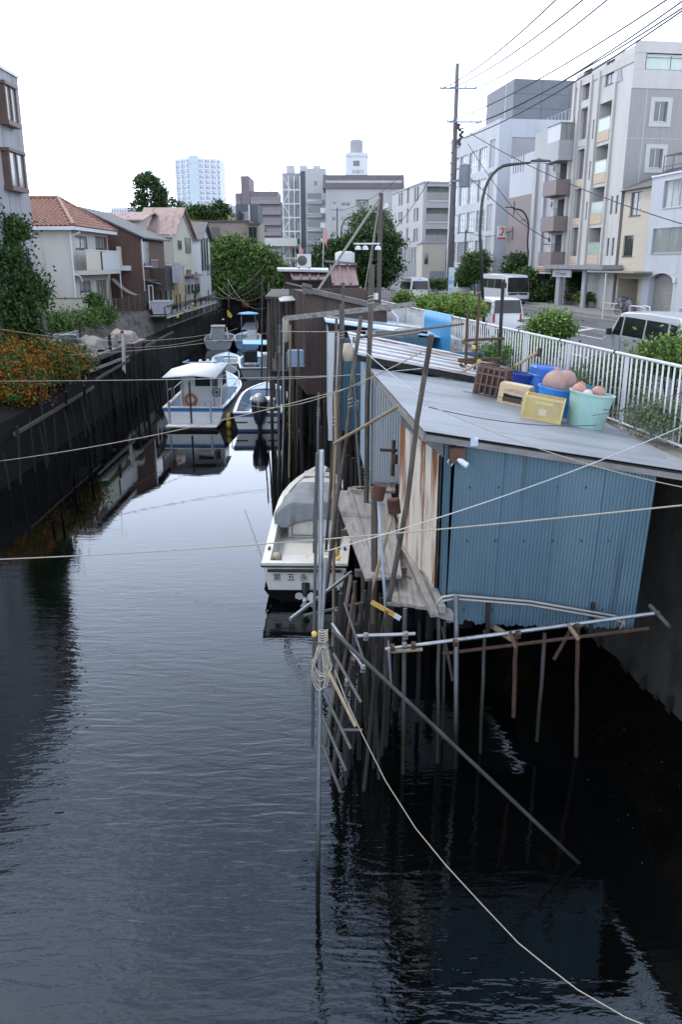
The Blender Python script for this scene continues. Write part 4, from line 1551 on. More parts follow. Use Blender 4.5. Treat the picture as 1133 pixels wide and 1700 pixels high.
for (xa, ya, xb, yb, m_) in ((295, 399, 300, 414, glass_d), (307, 395, 315, 420, curtain_g), (309, 448, 316, 458, curtain_g)):
    a, c = cu4(xa, ya, q.x), cu4(xb, ya, q.x)
    e, f = onx(xb, yb, q.x).z - LB, onx(xa, ya, q.x).z - LB
    win(t, (V((.02, 0, 0)), V((0, 1, 0)), V((1, 0, 0))), (a, c, e, f), 1, dep=.01, fm=alu_dark, gm=m_)
b = MB().bar((.06, -.5, H4 - .25), (.06, L4 / 2, H4 + rz - .15), .1, .25).bar((.06, L4 / 2, H4 + rz - .15), (.06, L4 + .5, H4 - .25), .1, .25)
b.build('bargeboard', wht, t)
b = MB().bar((-8, -.5, H4 - .28), (.45, -.5, H4 - .28), .12, .14).path([(.1, -.08, H4 - .2), (.1, -.08, .5)], .05, 6)
b.build('gutter', alu, t)
fbox(MB(), NF, 5.2, 6.6, H4 - 2.2, H4 - .9, .04).build('window', glass_d, t)
an = MB().box(-2.6, 1.0, -3.2, -.1, 0, H4 - 2.9)
an.build('annex', mat('tan_board', (.36, .29, .17), (.42, .34, .2), rough=.8, sc=(6, 6, .3)), t)
MB().slab([(1.3, -3.5, H4 - 2.9), (1.3, -.05, H4 - 2.7), (-2.9, -.05, H4 - 2.7), (-2.9, -3.5, H4 - 2.9)], -.1).build('annex_roof', alu, t)
# white house with grey tiled roof further back
Y5 = 93.5
q5 = at(331, 396, Y5)
t = gable_house('white_grey_roof_house', 'small white house with grey tiled roof behind the cream gable house', q5.x, Y5, 7, 4.5, q5.z - LB, at(312, 371, Y5 + 3.5).z - q5.z, wht, dk_roof, axis='x')
for k in range(3):
    fbox(MB(), CF, .8 + k * 1.8, 1.8 + k * 1.8, 2.8, 6.3, .06).build('window', glass_d, t)
b = MB()
for k in range(8):
    b.box(.6, .64, .4 + k * .8, .44 + k * .8, 2.2, 3.4)
b.box(.58, .66, .3, 6.2, 3.4, 3.46)
b.build('railing', alu_dark, t)
# tv aerial
q = at(162, 353, 70)
b = MB().tube(q - V((0, 0, .6)), at(154, 282, 70), .035, .02, 5)
e = at(154, 282, 70)
b.tube(e + V((-.9, 0, 0)), e + V((.6, 0, -.02)), .02, n=4)
for k in range(7):
    b.tube(e + V((-.85 + k * .2, -.3, 0)), e + V((-.85 + k * .2, .3, 0)), .012, n=4)
tag(b.build('television_aerial', alu), 'thin television aerial rising above the dark slate roof', 'aerial')

# ------------------------------------------------------------------ left bank vegetation
tree('ginkgo_tree', 'dense green tree filling the left edge in front of grey building', (-15.2, 40.0, 1.5),
     [((-16.4, 38.6, 8.7), (.9, 1.2, 1.3), 1.2), ((-15.8, 39.6, 6.9), (1.05, 1.5, 1.3), 2.4), ((-15.5, 39.8, 4.8), (1.2, 1.7, 1.4), 2.6), ((-15.0, 40.6, 5.6), (.7, 1.0, .9), 1.2), ((-16.4, 38.2, 5.4), (1.0, 1.4, 2.0), 2), ((-15.1, 40.2, 8.5), (.55, .6, .4), .45), ((-15.4, 40.2, 3.2), (1.25, 1.2, 1.0), 1.5)],
     34000, .10, lf_dark, 11, r=.2, clump=.25, m2=lf_mid)
tree('canal_end_tree', 'broad bright green tree overhanging the far end of the canal', (-14.5, 117, 2.2),
     [((-14.4, 114, 8.0), (3.0, 2.6, 2.4), 3), ((-11.6, 113.5, 6.9), (3.4, 2.6, 2.4), 3), ((-16.6, 113, 5.8), (3.2, 2.4, 2.2), 2), ((-13.0, 112, 4.4), (4.4, 2.2, 1.8), 3), ((-9.6, 112.5, 5.2), (2.6, 2.2, 2.2), 2), ((-17.5, 112, 3.6), (2.4, 2, 1.8), 1.5)],
     42000, .19, lf_mid, 12, r=.3, clump=.42, m2=lf_lite)
tree('tall_skyline_tree', 'tall dark tree on the skyline left of the white tower', (-37.5, 160, R),
     [(at(245, 300, 160), (2.2, 1.5, 1.1), 2), (at(234, 304, 160), (1.0, 1, .9), .7), (at(236, 326, 160), (1.2, 1.5, 1.0), .8), (at(263, 316, 160), (1.2, 1.5, 1.5), 1.2), (at(264, 334, 160), (1.3, 1.5, 1.5), 1.2), (at(234, 345, 160), (2.0, 2, 1.6), 1.2), (at(284, 343, 160), (2.4, 2, 1.3), 1.2), (at(252, 350, 160), (2.4, 2, .9), 1)],
     9000, .24, lf_dark, 13, r=.32, clump=.42)
v = leaves([(at(340, 352, 141), (4.0, .6, .9), 2), (at(365, 352, 141), (1.6, .7, 1.6), 2), (at(366, 366, 141), (.9, .5, 1.4), 1), (at(320, 350, 141), (2, .6, .5), 1)], 6000, .22, 14, .4)
tag(leaf_obj('creeper', v, lf_dark), 'dark creeper hanging over the roof edge of the yellow building', 'creeper')
# orange blossom bush spilling over the revetment
t = thing('orange_flower_bush', 'mounded orange flowering bush overhanging the water at left', 'bush', (-14.2, 36, 1.4))
bl = [((-14.6, 34.5, 2.6), (1.6, 1.9, .95), 3), ((-13.7, 38.0, 2.6), (1.4, 2.2, .9), 3), ((-13.3, 40.3, 2.45), (.9, 1.4, .65), 1.5), ((-13.6, 34.5, 1.9), (1.0, 1.8, .6), 1.5), ((-15.5, 37, 3.2), (1.2, 1.8, .8), 1.5)]
leaf_obj('foliage', leaves(bl, 20000, .085, 15, .25), lf_mid, t)
leaf_obj('blossom', leaves([(c, (r[0] * 1.06, r[1] * 1.06, r[2] * 1.08), w_) for c, r, w_ in bl], 30000, .056, 16, .17), lf_orange, t)
b = MB()
for k in range(5):
    b.path([(-14.4 + k * .2, 35 + k, 1.2), (-14.2 + k * .2, 35.2 + k, 2.2)], [.05, .02], 5)
b.bw('stems', bark, t)
# hedge of climbing plants on top of the block wall
v = leaves([((-15.8, 48.5, 3.75), (.9, 1.4, .5), 2), ((-15.6, 51.2, 3.7), (.8, 1.6, .55), 2), ((-15.4, 54, 3.7), (.7, 1.2, .45), 1.5), ((-15.9, 46.3, 3.7), (1.0, 1.2, .6), 1.5)], 15000, .09, 17, .22)
tag(leaf_obj('hedge', v, lf_mid), 'rounded green hedge on top of the left block wall', 'hedge')
q = at(157, 505, 55.5)
v = leaves([((q.x, 55.5, q.z), (.5, .6, .7), 1)], 3500, .08, 18, .18)
tag(leaf_obj('shrub', v, lf_mid), 'small upright shrub by the wire fence of the red tiled house', 'shrub')
# ------------------------------------------------------------------ worn materials
wood_g = mat('grey_plank', (.20, .185, .17), (.34, .32, .30), rough=.9, sc=(9, .7, 9), bump=.5, bsc=(40, 2, 40), c3=(.10, .09, .08), sc3=(7, 1.2, 7), lo3=.56, hi3=.7)
wood_pole = mat('weathered_pole', (.065, .055, .045), (.125, .108, .088), rough=.9, sc=(14, 14, 1.2), bump=.6, bsc=(40, 40, 3), c3=(.05, .042, .034), sc3=(5, 5, .8), lo3=.52, hi3=.65)
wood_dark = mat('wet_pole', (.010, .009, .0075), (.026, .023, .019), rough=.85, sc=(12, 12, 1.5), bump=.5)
wood_tan = mat('tan_pole', (.24, .18, .11), (.34, .27, .18), rough=.8, sc=(12, 12, 1.5), bump=.3)
galv = mat('galvanised_pipe', (.32, .34, .36), (.46, .48, .50), rough=.42, metal=.75, sc=(6, 6, 3), bump=.08, c3=(.20, .17, .14), sc3=(3, 3, 2), lo3=.58, hi3=.72)
galv_d = mat('dull_pipe', (.085, .09, .09), (.14, .145, .14), rough=.55, metal=.45, sc=(5, 5, 2), bump=.1, c3=(.10, .07, .05), sc3=(3, 3, 2), lo3=.55, hi3=.7)
rust_m = mat('rust', (.06, .032, .02), (.11, .058, .034), rough=.9, sc=(9, 9, 9), bump=.6, c3=(.06, .03, .018), sc3=(4, 4, 4))
rope_m = mat('rope', (.33, .29, .22), (.43, .39, .31), rough=.9, sc=(40, 40, 40))
rope_w = mat('white_rope', (.46, .46, .45), (.36, .36, .35), rough=.8, sc=(30, 30, 30))
wire_m = mat('dark_wire', (.02, .02, .02), rough=.6)
yel_float = mat('yellow_float', (.50, .34, .05), (.58, .42, .09), rough=.5, sc=(8, 8, 8))


def algae(name, base, dark, z0, z1):
    """pole material that turns to wet growth below the tide line (world height)"""
    m = MATS[base].copy()
    m.name = name
    N, L = m.node_tree.nodes, m.node_tree.links
    p = N['Principled BSDF']
    src = p.inputs['Base Color'].links[0].from_socket
    g = N.new('ShaderNodeNewGeometry')
    sx = N.new('ShaderNodeSeparateXYZ')
    L.new(g.outputs['Position'], sx.inputs[0])
    r = N.new('ShaderNodeMapRange')
    r.inputs['From Min'].default_value = z0
    r.inputs['From Max'].default_value = z1
    L.new(sx.outputs['Z'], r.inputs['Value'])
    x = N.new('ShaderNodeMix')
    x.data_type = 'RGBA'
    x.inputs['A'].default_value = (*dark, 1)
    L.new(r.outputs['Result'], x.inputs['Factor'])
    L.new(src, x.inputs['B'])
    L.new(x.outputs['Result'], p.inputs['Base Color'])
    MATS[name] = m
    return m


wp_t = algae('pole_with_growth', 'weathered_pole', (.022, .022, .014), -.3, .6)
gp_t = algae('pipe_with_growth', 'dull_pipe', (.03, .03, .02), -.3, .6)
gv_t = algae('galvanised_with_growth', 'galvanised_pipe', (.03, .03, .02), -.4, .7)


def pole(name, p, q, r, m, label, cat='pole', r2=None, n=8, j=.015, group=None, seg=6):
    p, q = V(p), V(q)
    L_ = (q - p).length
    pts = wob(p, q, seg, j)
    r2 = r if r2 is None else r2
    rs = [r + (r2 - r) * i / seg + random.uniform(-.06, .06) * r for i in range(seg + 1)]
    return tag(MB().path(pts, rs, n).build(name, m, smooth=True, auto=50), label, cat, group)


def pipe(name, p, q, r, m, label, cat='pipe', group=None):
    return pole(name, p, q, r, m, label, cat, j=0., seg=2, group=group)


def rope(name, pts, r, m, label, cat='rope', group=None):
    return tag(MB().path(pts, r, 6).build(name, m, smooth=True), label, cat, group)


# ------------------------------------------------------------------ left bank shacks and boat stages
dk_corr = mat('dark_sheet', (.055, .052, .05), (.10, .095, .09), rough=.7, sc=(2, 2, 2), c3=(.12, .07, .045), sc3=(1.2, 1.2, 1.2), lo3=.55, hi3=.7)
# wire fence along the wall top in front of the red tiled house
t = thing('wire_fence', 'rusty wire mesh fence on the wall below the red tiled house', 'fence', (-15.3, 60, LB))
for k in range(7):
    y = 55.6 + k * 1.9
    MB().tube((xl(y) - .15, y, LB - .1), (xl(y) - .15, y, LB + 1.35), .035, n=6).bw('post', galv_d, t)
b = MB()
for k in range(7):
    z = LB + .12 + k * .19
    b.bar((xl(55.6) - .15, 55.6, z), (xl(67) - .15, 67, z), .012, .012)
for k in range(58):
    y = 55.6 + k * .2
    b.bar((xl(y) - .15, y, LB + .1), (xl(y) - .15, y, LB + 1.3), .01, .01)
tag(b.bw('wire_mesh', mat('rusty_wire', (.10, .08, .065), rough=.8), t), kind='stuff')
# cloth awning
t = thing('cloth_awning', 'sagging grey cloth awning beside the red tiled house', 'awning', at(205, 498, 65.5))
a, c = at(187, 463, 65.2), at(227, 490, 64.0)
rows = []
for i in range(9):
    f = i / 8
    p = a.lerp(c, f) - V((0, 0, .35 * 4 * f * (1 - f) * .6))
    rows.append([p + V((0, -.5, 0)), p + V((0, .15, .02)), p + V((0, .8, .0))])
MB().loft(rows).bw('cloth', mat('grey_cloth', (.20, .195, .19), (.27, .265, .26), rough=.9, sc=(3, 3, 3)), t, smooth=True)
MB().tube(at(199, 449, 64.5), at(203, 497, 64.5), .05, n=7).bw('post', wht, t)
# dark lean-to shack
q = at(232, 470, 69)
t = thing('dark_shack', 'dark ramshackle lean-to with layered sheet roofs below the brown house', 'shack', (q.x, 69, LB))
MB().box(-19.2, -15.6, 67.5, 78, LB, LB + 2.2).bw('wall', mat('shack_dark', (.03, .027, .024), (.055, .05, .045), rough=.9, sc=(3, 3, .5)), t)
for k, (y0, y1, x0, x1, z0, z1) in enumerate(((66.6, 69.2, -19.0, -15.0, 6.25, 5.6), (69.0, 72.0, -18.6, -14.7, 6.1, 5.35), (71.8, 75, -18.6, -14.9, 6.35, 5.5), (74.8, 78.4, -18.2, -14.8, 5.95, 5.3))):
    MB().slab([(x0, y0, z0), (x1, y0, z1), (x1, y1, z1 + .04), (x0, y1, z0 + .04)], -.06).bw('roof_sheet', dk_corr if k != 1 else MATS['aluminium'], t)
for k in range(6):
    y = 67 + k * 2.2
    MB().tube((-15.2, y, LB), (-15.2, y, 5.5), .06, n=6).bw('post', wood_dark, t)
fr = MB()
for (p, q2) in (((-15.1, 66.6, LB + .1), (-15.1, 66.6, LB + 1.9)), ((-15.1, 68.0, LB + .1), (-15.1, 68.0, LB + 1.9)), ((-15.1, 66.6, LB + 1.9), (-15.1, 68.0, LB + 1.9))):
    fr.bar(p, q2, .07, .07)
fr.bw('door_frame', wht, t)
MB().box(-16.5, -15.3, 76, 77.4, LB, LB + 1.5).bw('cupboard', wht, t)
# pale shacks further along
t = thing('pale_shack', 'row of pale board shacks with rusty brown sheet roof by the canal', 'shack', (-15.2, 84, LB))
for k in range(5):
    y = 79 + k * 2.7
    MB().box(-18, -15.45, y, y + 2.66, LB, 5.5 + .1 * (k % 2)).bw('wall_board', mat('pale_board%d' % (k % 2), (.36, .36, .34) if k % 2 else (.28, .27, .24), (.44, .44, .42) if k % 2 else (.35, .33, .3), rough=.8, sc=(1, 1, .4)), t)
MB().slab([(-18.2, 78.6, 6.0), (-14.9, 78.6, 5.75), (-14.9, 92.8, 5.75), (-18.2, 92.8, 6.0)], -.07).bw('roof', mat('rust_brown_sheet', (.12, .07, .055), (.17, .11, .09), rough=.8, sc=(1.5, 1.5, 1.5)), t)
b = MB()
for k in range(7):
    y = 79.4 + k * 2
    b.box(-15.38, -15.35, y, y + .8, LB + .6, LB + 1.5)
tag(b.bw('small_windows', glass_d, t), kind='stuff')
# white tank on a stage
t = thing('white_tank', 'white tapered plastic tank on the stage below the dark shack', 'tank', (-14.3, 68, 3.3))
b = MB()
b.loft([[(-15.0, 67.2, 3.1), (-13.9, 67.2, 3.1), (-13.9, 68.8, 3.1), (-15.0, 68.8, 3.1)], [(-15.2, 67.0, 4.1), (-13.7, 67.0, 4.1), (-13.7, 69.0, 4.1), (-15.2, 69.0, 4.1)]], closed=True, caps=True)
b.box(-15.26, -13.64, 66.94, 67.03, 4.02, 4.12).box(-15.26, -13.64, 68.97, 69.06, 4.02, 4.12)
b.bw('body', mat('tank_white', (.50, .53, .56), (.58, .60, .62), rough=.5, sc=(2, 2, 2)), t)
# canal-side stage with rails
t = thing('left_stage', 'timber boat stage with railings along the left bank shacks', 'jetty', (-14, 80, 2))
for k in range(14):
    y = 66.5 + k * 2.0 + random.uniform(-.6, .6)
    MB().tube((-13.75 + random.uniform(-.15, .1), y, WZ - .8), (-13.75 + random.uniform(-.12, .12), y + random.uniform(-.2, .2), random.uniform(3.2, 4.8)), .06, .05, 6).bw('post', wood_dark, t)
for y in range(22):
    MB().box(-15.0, -13.6, 66 + y * 1.22, 66 + y * 1.22 + 1.18, 2.98, 3.04).bw('plank', wood_g, t)
for z in (2.2, 2.9, 3.75):
    MB().bar((-13.66, 66, z), (-13.66, 92.6, z), .07, .12).bw('rail', wood_pole if z != 2.9 else wht, t)
for k, (y, z) in enumerate(((69.5, 2.75), (73, 3.0), (77, 3.4), (78, 2.9))):
    b = MB().lathe([(.02, -.16), (.12, -.1), (.16, 0), (.12, .1), (.02, .16)], (-13.55, y, z), 10)
    tag(b.build('float', yel_float, smooth=True), 'yellow float hanging from the left stage rail', 'float', 'yellow floats on the left stage')
pole('mooring_post', at(273, 448, 70), on(274, 560, WZ - .3), .075, wp_t, 'tall post rising beside the white tank on the left bank', 'post')
pole('mooring_post', at(326, 452, 92), on(327, 525, WZ - .3), .07, wp_t, 'thin post at the far end of the left stage', 'post')
# potted greenery on the stage
for k, (px, py, Y) in enumerate(((284, 485, 80), (318, 482, 90))):
    c = at(px, py, Y)
    tt = thing('potted_plant', 'potted green plant on the left stage ' + ('nearer the white tank' if k == 0 else 'at its far end'), 'plant', (c.x, c.y, 3.04))
    leaf_obj('foliage', leaves([(c, (.6, .6, .5), 1)], 1500, .1, 40 + k, .16), lf_mid, tt)
    MB().lathe([(.2, 0), (.28, .5)], (c.x, c.y, 3.04), 10).bw('pot', mat('clay', (.18, .09, .05), rough=.8), tt)
    MB().tube((c.x, c.y, 3.4), c, .03, n=5).bw('stem', bark, tt)

# stage with covered dinghies in front of the block wall
t = thing('dinghy_stage', 'weathered timber stage carrying covered dinghies on the left bank', 'jetty', (-13.6, 46, 1.5))
zd = 2.25
for k in range(13):
    y = 42.2 + k * .62
    MB().box(-15.3, -13.0, y, y + .59, zd, zd + .05).bw('plank', wood_g, t)
for y in (42.4, 44.6, 47.0, 49.8):
    MB().tube((-13.05, y, WZ - .8), (-13.05, y, zd + (.9 if y > 46 else 0)), .09, n=7).bw('pile', wood_dark, t)
MB().bar((-13.0, 42.2, zd - .12), (-13.0, 50.3, zd - .12), .1, .22).bw('beam', wood_pole, t)
MB().bar((-12.9, 42.2, zd - .55), (-12.9, 50.3, zd - .65), .08, .14).bw('beam', wood_g, t)
MB().bar((-12.75, 48.4, .9), (-12.95, 49.6, 2.9), .55, .07, up=(1, 0, 0)).bw('leaning_board', mat('pale_board', (.42, .40, .36), (.5, .48, .44), rough=.85, sc=(4, 4, .6)), t)
# dinghy with windscreen
t = thing('windscreen_dinghy', 'small pale dinghy with curved windscreen on the left stage', 'boat', (-14.3, 43.6, zd + .05))
secs = []
for f, hb, zk in ((0, .62, .08), (.3, .7, .04), (.65, .62, .06), (.9, .3, .2), (1, .03, .35)):
    y = -1.6 + f * 3.4
    secs.append([(-hb, y, .55 + .1 * f), (-hb * .8, y, zk + .06), (0, y, zk), (hb * .8, y, zk + .06), (hb, y, .55 + .1 * f)])
b = MB().loft(secs)
b.poly(*secs[0][::-1])
b.loft([[s_[0], s_[4]] for s_ in secs])
b.build('hull', mat('dinghy_grey', (.36, .38, .40), (.44, .46, .48), rough=.5, sc=(2, 2, 2)), t, smooth=True, auto=40)
rows = []
for i in range(7):
    th = PI * i / 6
    rows.append([(-.55 * math.cos(th), .2 + .5 * math.sin(th), .62), (-.42 * math.cos(th), .0 + .4 * math.sin(th), 1.1)])
ws = MB().loft(rows).build('windscreen', mat('screen_glass', (.25, .28, .30), rough=.1, spec=.8), t, smooth=True)
MB().path([r_[1] for r_ in rows], .03, 6).build('windscreen_frame', wht, ws)
MB().box(-.3, .3, -1.75, -1.55, .3, 1.0).build('seat_back', wht, t)


def cloth_bundle(name, label, c, size, m, seed, cat='tarpaulin', n=16):
    """sheet draped over box-like lumps: hangs from a ridge with creases and a crumpled hem"""
    rr = random.Random(seed)
    ph = [rr.uniform(0, 6.3) for _ in range(6)]
    lumps = [(rr.uniform(-.6, .6), rr.uniform(-.7, .7), rr.uniform(.55, 1)) for _ in range(4)]
    g = []
    for i in range(n + 1):
        e = i / n
        row = []
        for j in range(40):
            th = 2 * PI * j / 40
            sq = 1 / max(abs(math.cos(th)), abs(math.sin(th))) ** .8
            rad = min(1., e * 1.5)
            x, y = rad * math.cos(th) * sq, rad * math.sin(th) * sq
            top = max(h * max(0, 1 - .8 * ((x - a) ** 2 + (y - b) ** 2) ** .7) for a, b, h in lumps)
            top = .55 + .45 * top
            f = max(0, (e - .62) / .38)
            fold = 1 + f * (.09 * math.sin(6 * th + ph[0]) + .07 * math.sin(11 * th + ph[1]) + .05 * math.sin(17 * th + ph[2]))
            cre = .03 * math.sin(7 * x + 5 * y + ph[3]) + .03 * math.sin(9 * y - 6 * x + ph[4])
            z = (top + cre) * (1 - f ** 1.2 * (.9 + .1 * math.sin(5 * th + ph[5])))
            k = .82 + .18 * f
            row.append((c[0] + size[0] * x * fold * k, c[1] + size[1] * y * fold * k, c[2] + size[2] * max(0, z)))
        g.append(row)
    return tag(MB().loft(g, closed=True).build(name, m, smooth=True), label, cat)


tarp_b = mat('buff_tarp', (.22, .205, .18), (.29, .27, .24), rough=.8, sc=(2, 2, 2), bump=.4, bsc=(5, 5, 5))
cloth_bundle('covered_dinghy', 'dinghy hidden under a buff tarpaulin on the left stage', (-14.0, 46.4, zd + .05), (.75, 1.5, .85), tarp_b, 3)
b = MB().bar((-14.6, 45.0, zd + .75), (-14.3, 44.2, zd + 1.25), .9, .04, up=(0, -.5, 1)).bar((-14.6, 45.2, zd + .55), (-14.3, 44.5, zd + .8), .9, .04, up=(0, -.5, 1))
tag(b.build('hatch_cover', wht), 'two white boat hatch covers stacked by the covered dinghy', 'hatch cover')
cloth_bundle('folded_sheet', 'small pale sheet bundle between covered dinghy and leaning board', (-13.5, 48.9, zd + .05), (.35, .55, .7), tarp_b, 8)
# small stage with pinkish bundle
t = thing('small_stage', 'small timber platform on piles holding a pinkish tarpaulin bundle', 'jetty', (-13.5, 52, 1))
for k in range(6):
    y = 50.6 + k * .56
    MB().box(-14.4, -12.6, y, y + .53, 2.28, 2.34).bw('plank', wood_g, t)
for x_, y in ((-12.7, 50.8), (-12.7, 53.6), (-14.2, 50.8), (-14.2, 53.6)):
    MB().tube((x_, y, WZ - .8), (x_, y, 2.28), .09, n=7).bw('pile', wood_dark, t)
MB().bar((-12.62, 50.6, 2.2), (-12.62, 53.9, 2.2), .08, .14).bw('beam', wood_pole, t)
MB().bar((-12.7, 50.8, 1.2), (-14.2, 50.8, 2.1), .06, .1).bw('brace', wood_dark, t)
cloth_bundle('pink_bundle', 'pinkish tarpaulin bundle tied on the small left platform', (-13.6, 52.0, 2.34), (.7, 1.1, .75), mat('pink_tarp', (.30, .22, .20), (.38, .30, .28), rough=.75, sc=(3, 3, 3), bump=.3), 5)
# poles on the left
pole('leaning_pole', at(45, 420, 41), at(84, 585, 39.5), .10, wood_pole, 'grey pole leaning across the green tree at left', r2=.12)
pole('short_post', at(132, 530, 42.3), on(133, 640, WZ - .4), .08, wp_t, 'short dark post beside the covered dinghy', 'post')
for k, (px, py, pb, Y) in enumerate(((64, 640, 700, 33), (82, 640, 705, 33), (110, 650, 720, 35), (140, 640, 700, 37))):
    pole('submerged_pile', at(px, py, Y), on(px, pb, WZ - .5), .06, wood_dark, 'slim dark pile below the orange flower bush', 'pile', group='piles under the orange bush')
for k in range(26):
    rr = random.Random(300 + k)
    y = 29 + k * 1.25 + rr.uniform(-.5, .5)
    pole('stage_pile', (xe(y) + rr.uniform(.15, .7), y, rr.uniform(.4, 2.0)), (xe(y) + rr.uniform(.2, .8), y + rr.uniform(-.2, .2), WZ - .5), rr.uniform(.04, .08), wood_dark, 'dark wet pile standing along the left revetment', 'pile', group='piles along the left revetment', seg=3)
for k, (y0, y1, z) in enumerate(((30, 41.5, .9), (42, 50, 1.3), (54, 66, 1.7))):
    tag(MB().bar((xe(y0) + .5, y0, z), (xe(y1) + .5, y1, z + .1), .08, .14).build('waling', wood_pole), ['nearest', 'middle', 'farthest'][k] + ' timber rail fixed along the left bank piles', 'rail')
# far end: orange floats on a boom, thin poles
for k, px in enumerate((361, 408)):
    c = at(px, 505, 112.5)
    b = MB().lathe([(.1, -.5), (.55, -.35), (.62, 0), (.55, .35), (.1, .5)], c, 12, axis='x')
    tag(b.build('orange_buoy', mat('orange_buoy', (.55, .13, .03), rough=.5), smooth=True), ('left' if k == 0 else 'right') + ' orange buoy at the dark far end of the canal', 'buoy', 'orange buoys at canal end')
for k, (px, y0, y1, Y) in enumerate(((380, 448, 515, 108), (351, 470, 515, 106), (419, 448, 535, 96), (425, 455, 535, 94), (433, 420, 540, 88), (405, 478, 510, 110))):
    pole('mooring_pole', at(px, y0, Y), on(px, y1, WZ - .4) if y1 > 520 else at(px, y1, Y), .075, wood_pole, ['pale thin pole standing alone before the canal-end tree', 'shortest thin pole left of the canal-end tree pole', 'left of two close poles beside the far boats', 'right of two close poles beside the far boats', 'tall dark pole at right edge of the canal-end tree', 'faint pole amid the canal-end tree foliage'][k])
# ------------------------------------------------------------------ right bank sheds
blue_c = mat('blue_corrugated', (.055, .115, .155), (.092, .168, .212), rough=.5, sc=(.9, .9, .35), lo=.3, hi=.75, bump=.25, bsc=(1.5, 1.5, .8), c3=(.03, .055, .068), sc3=(3, 3, .2), lo3=.52, hi3=.7)
blue_r = mat('blue_corrugated_stained', (.062, .122, .16), (.10, .175, .215), rough=.55, sc=(.9, .9, .35), lo=.3, hi=.75, bump=.25, bsc=(1.5, 1.5, .8), c3=(.12, .075, .05), sc3=(5, 5, .5), lo3=.66, hi3=.74)
roof_c = mat('grey_blue_roof', (.20, .225, .25), (.235, .26, .285), rough=.5, sc=(.6, 3, 3), bump=.1, bsc=(2, 10, 10), c3=(.125, .125, .125), sc3=(.45, 1.1, 1), lo3=.46, hi3=.74)
silver_c = mat('silver_corrugated', (.48, .52, .55), (.56, .60, .63), rough=.45, metal=.1, sc=(1, 1, .4), c3=(.36, .39, .42), sc3=(2, 2, .3), lo3=.54, hi3=.7)
brown_c = mat('brown_corrugated', (.06, .036, .028), (.085, .052, .042), rough=.6, sc=(1, 1, .3), c3=(.035, .022, .018), sc3=(2, 2, .3), lo3=.52, hi3=.68)
cream_rust = mat('rust_streaked_panel', (.56, .51, .42), (.64, .60, .52), rough=.6, sc=(1, 1, .4), bump=.1, c3=(.24, .085, .03), sc3=(2.6, 2.6, .45), lo3=.49, hi3=.60)
teal_d = mat('dark_teal_sheet', (.035, .10, .15), (.05, .125, .18), rough=.6, sc=(1.5, 1.5, .5))
rusty_roof = mat('rust_stained_roof', (.46, .47, .48), (.58, .59, .60), rough=.55, sc=(1, 1, 1), c3=(.22, .12, .08), sc3=(.6, 1.8, 1.8), lo3=.50, hi3=.66)
edge_w = mat('grey_fascia', (.16, .15, .14), (.26, .25, .24), rough=.9, sc=(2, 2, 6), bump=.4)


def corr(u0, u1, P, top, bot, pitch=.055, amp=.011):
    """corrugated sheet between parameters u0,u1; P(u) -> (xy point, normal); top(u), bot(u) heights"""
    b = MB()
    n = max(2, int((u1 - u0) / (pitch / 4)))
    rows = [[], [], []]
    for i in range(n + 1):
        u = u0 + (u1 - u0) * i / n
        p, nn = P(u)
        q = p + nn * (amp * math.sin(2 * PI * u / pitch))
        t_, o_ = top(u), bot(u)
        rows[0].append((q.x, q.y, t_))
        rows[1].append((q.x, q.y, (t_ + o_) / 2))
        rows[2].append((q.x, q.y, o_))
    return b.loft(rows)


def lin(a, b, u, L):
    return a + (b - a) * u / L


# ---- near blue shed
YF = 12.0
xa, xb = 1.72, 4.78
t = thing('blue_shed', 'near blue corrugated shed on piles with flat grey blue roof', 'shed', (3.2, 15, 1.4))
Lx = xb - xa
topf = lambda u: lin(4.43, 3.93, u, Lx)
botf = lambda u: 1.50 - .08 * u / Lx + .014 * math.sin(23 * u) + .012 * math.sin(61 * u + 1) + (.05 if math.sin(4.1 * u) > .93 else 0)
for k in range(4):
    u0, u1 = Lx * k / 4, Lx * (k + 1) / 4 + (.04 if k < 3 else 0)
    dy = -.022 * (k % 2)
    s_ = corr(u0, u1, lambda u: (V((xa + u, YF + dy + (topf(0) - 3) * 0, 0)), V((0, -1, 0))), topf, botf)
    # lean: bottom edge drifts left as in the leaning frame
    s_.v = [(x - .05 * (4.4 - z) / 3 - .06 * (x - xa) / Lx * (4.2 - z) / 3, y, z) for x, y, z in s_.v]
    s_.bw('corrugated_sheet', blue_c if k % 2 else blue_r, t, smooth=True)
MB().box(xa + .1, xb - .1, YF + .06, YF + .1, 1.7, 3.9).bw('wall_lining', wood_dark, t)
for (x, z) in [(1.95 + .44 * i, z) for z in (1.75, 2.9, 3.75) for i in range(6 if z < 3 else 5)]:
    MB().lathe([(.018, 0), (.012, .012)], (x, YF - .026, z), 6, axis='y').bw('screw_head', wood_dark, t)
# left wall, running along the street direction
WD = V((-.165, .986, 0))
LN = V((-.986, -.165, 0))
w0 = V((xa - .06, YF + .02, 0))
Lw_ = 6.4
topl = lambda u: 4.52 + .012 * u
for (u0, u1, m_, nm, bb) in ((0, .36, blue_c, 'corrugated_sheet', 1.62),):
    s_ = corr(u0, u1, lambda u: (w0 + WD * u, LN), topl, lambda u: bb)
    s_.bw(nm, m_, t, smooth=True)
corr(.36, 3.2, lambda u: (w0 + WD * u + LN * .012, LN), lambda u: 4.5, lambda u: 4.12, .07).bw('corrugated_sheet', mat('dull_grey_corrugated', (.17, .18, .185), (.23, .24, .245), rough=.5, metal=.2, sc=(2, 2, 1)), t, smooth=True)


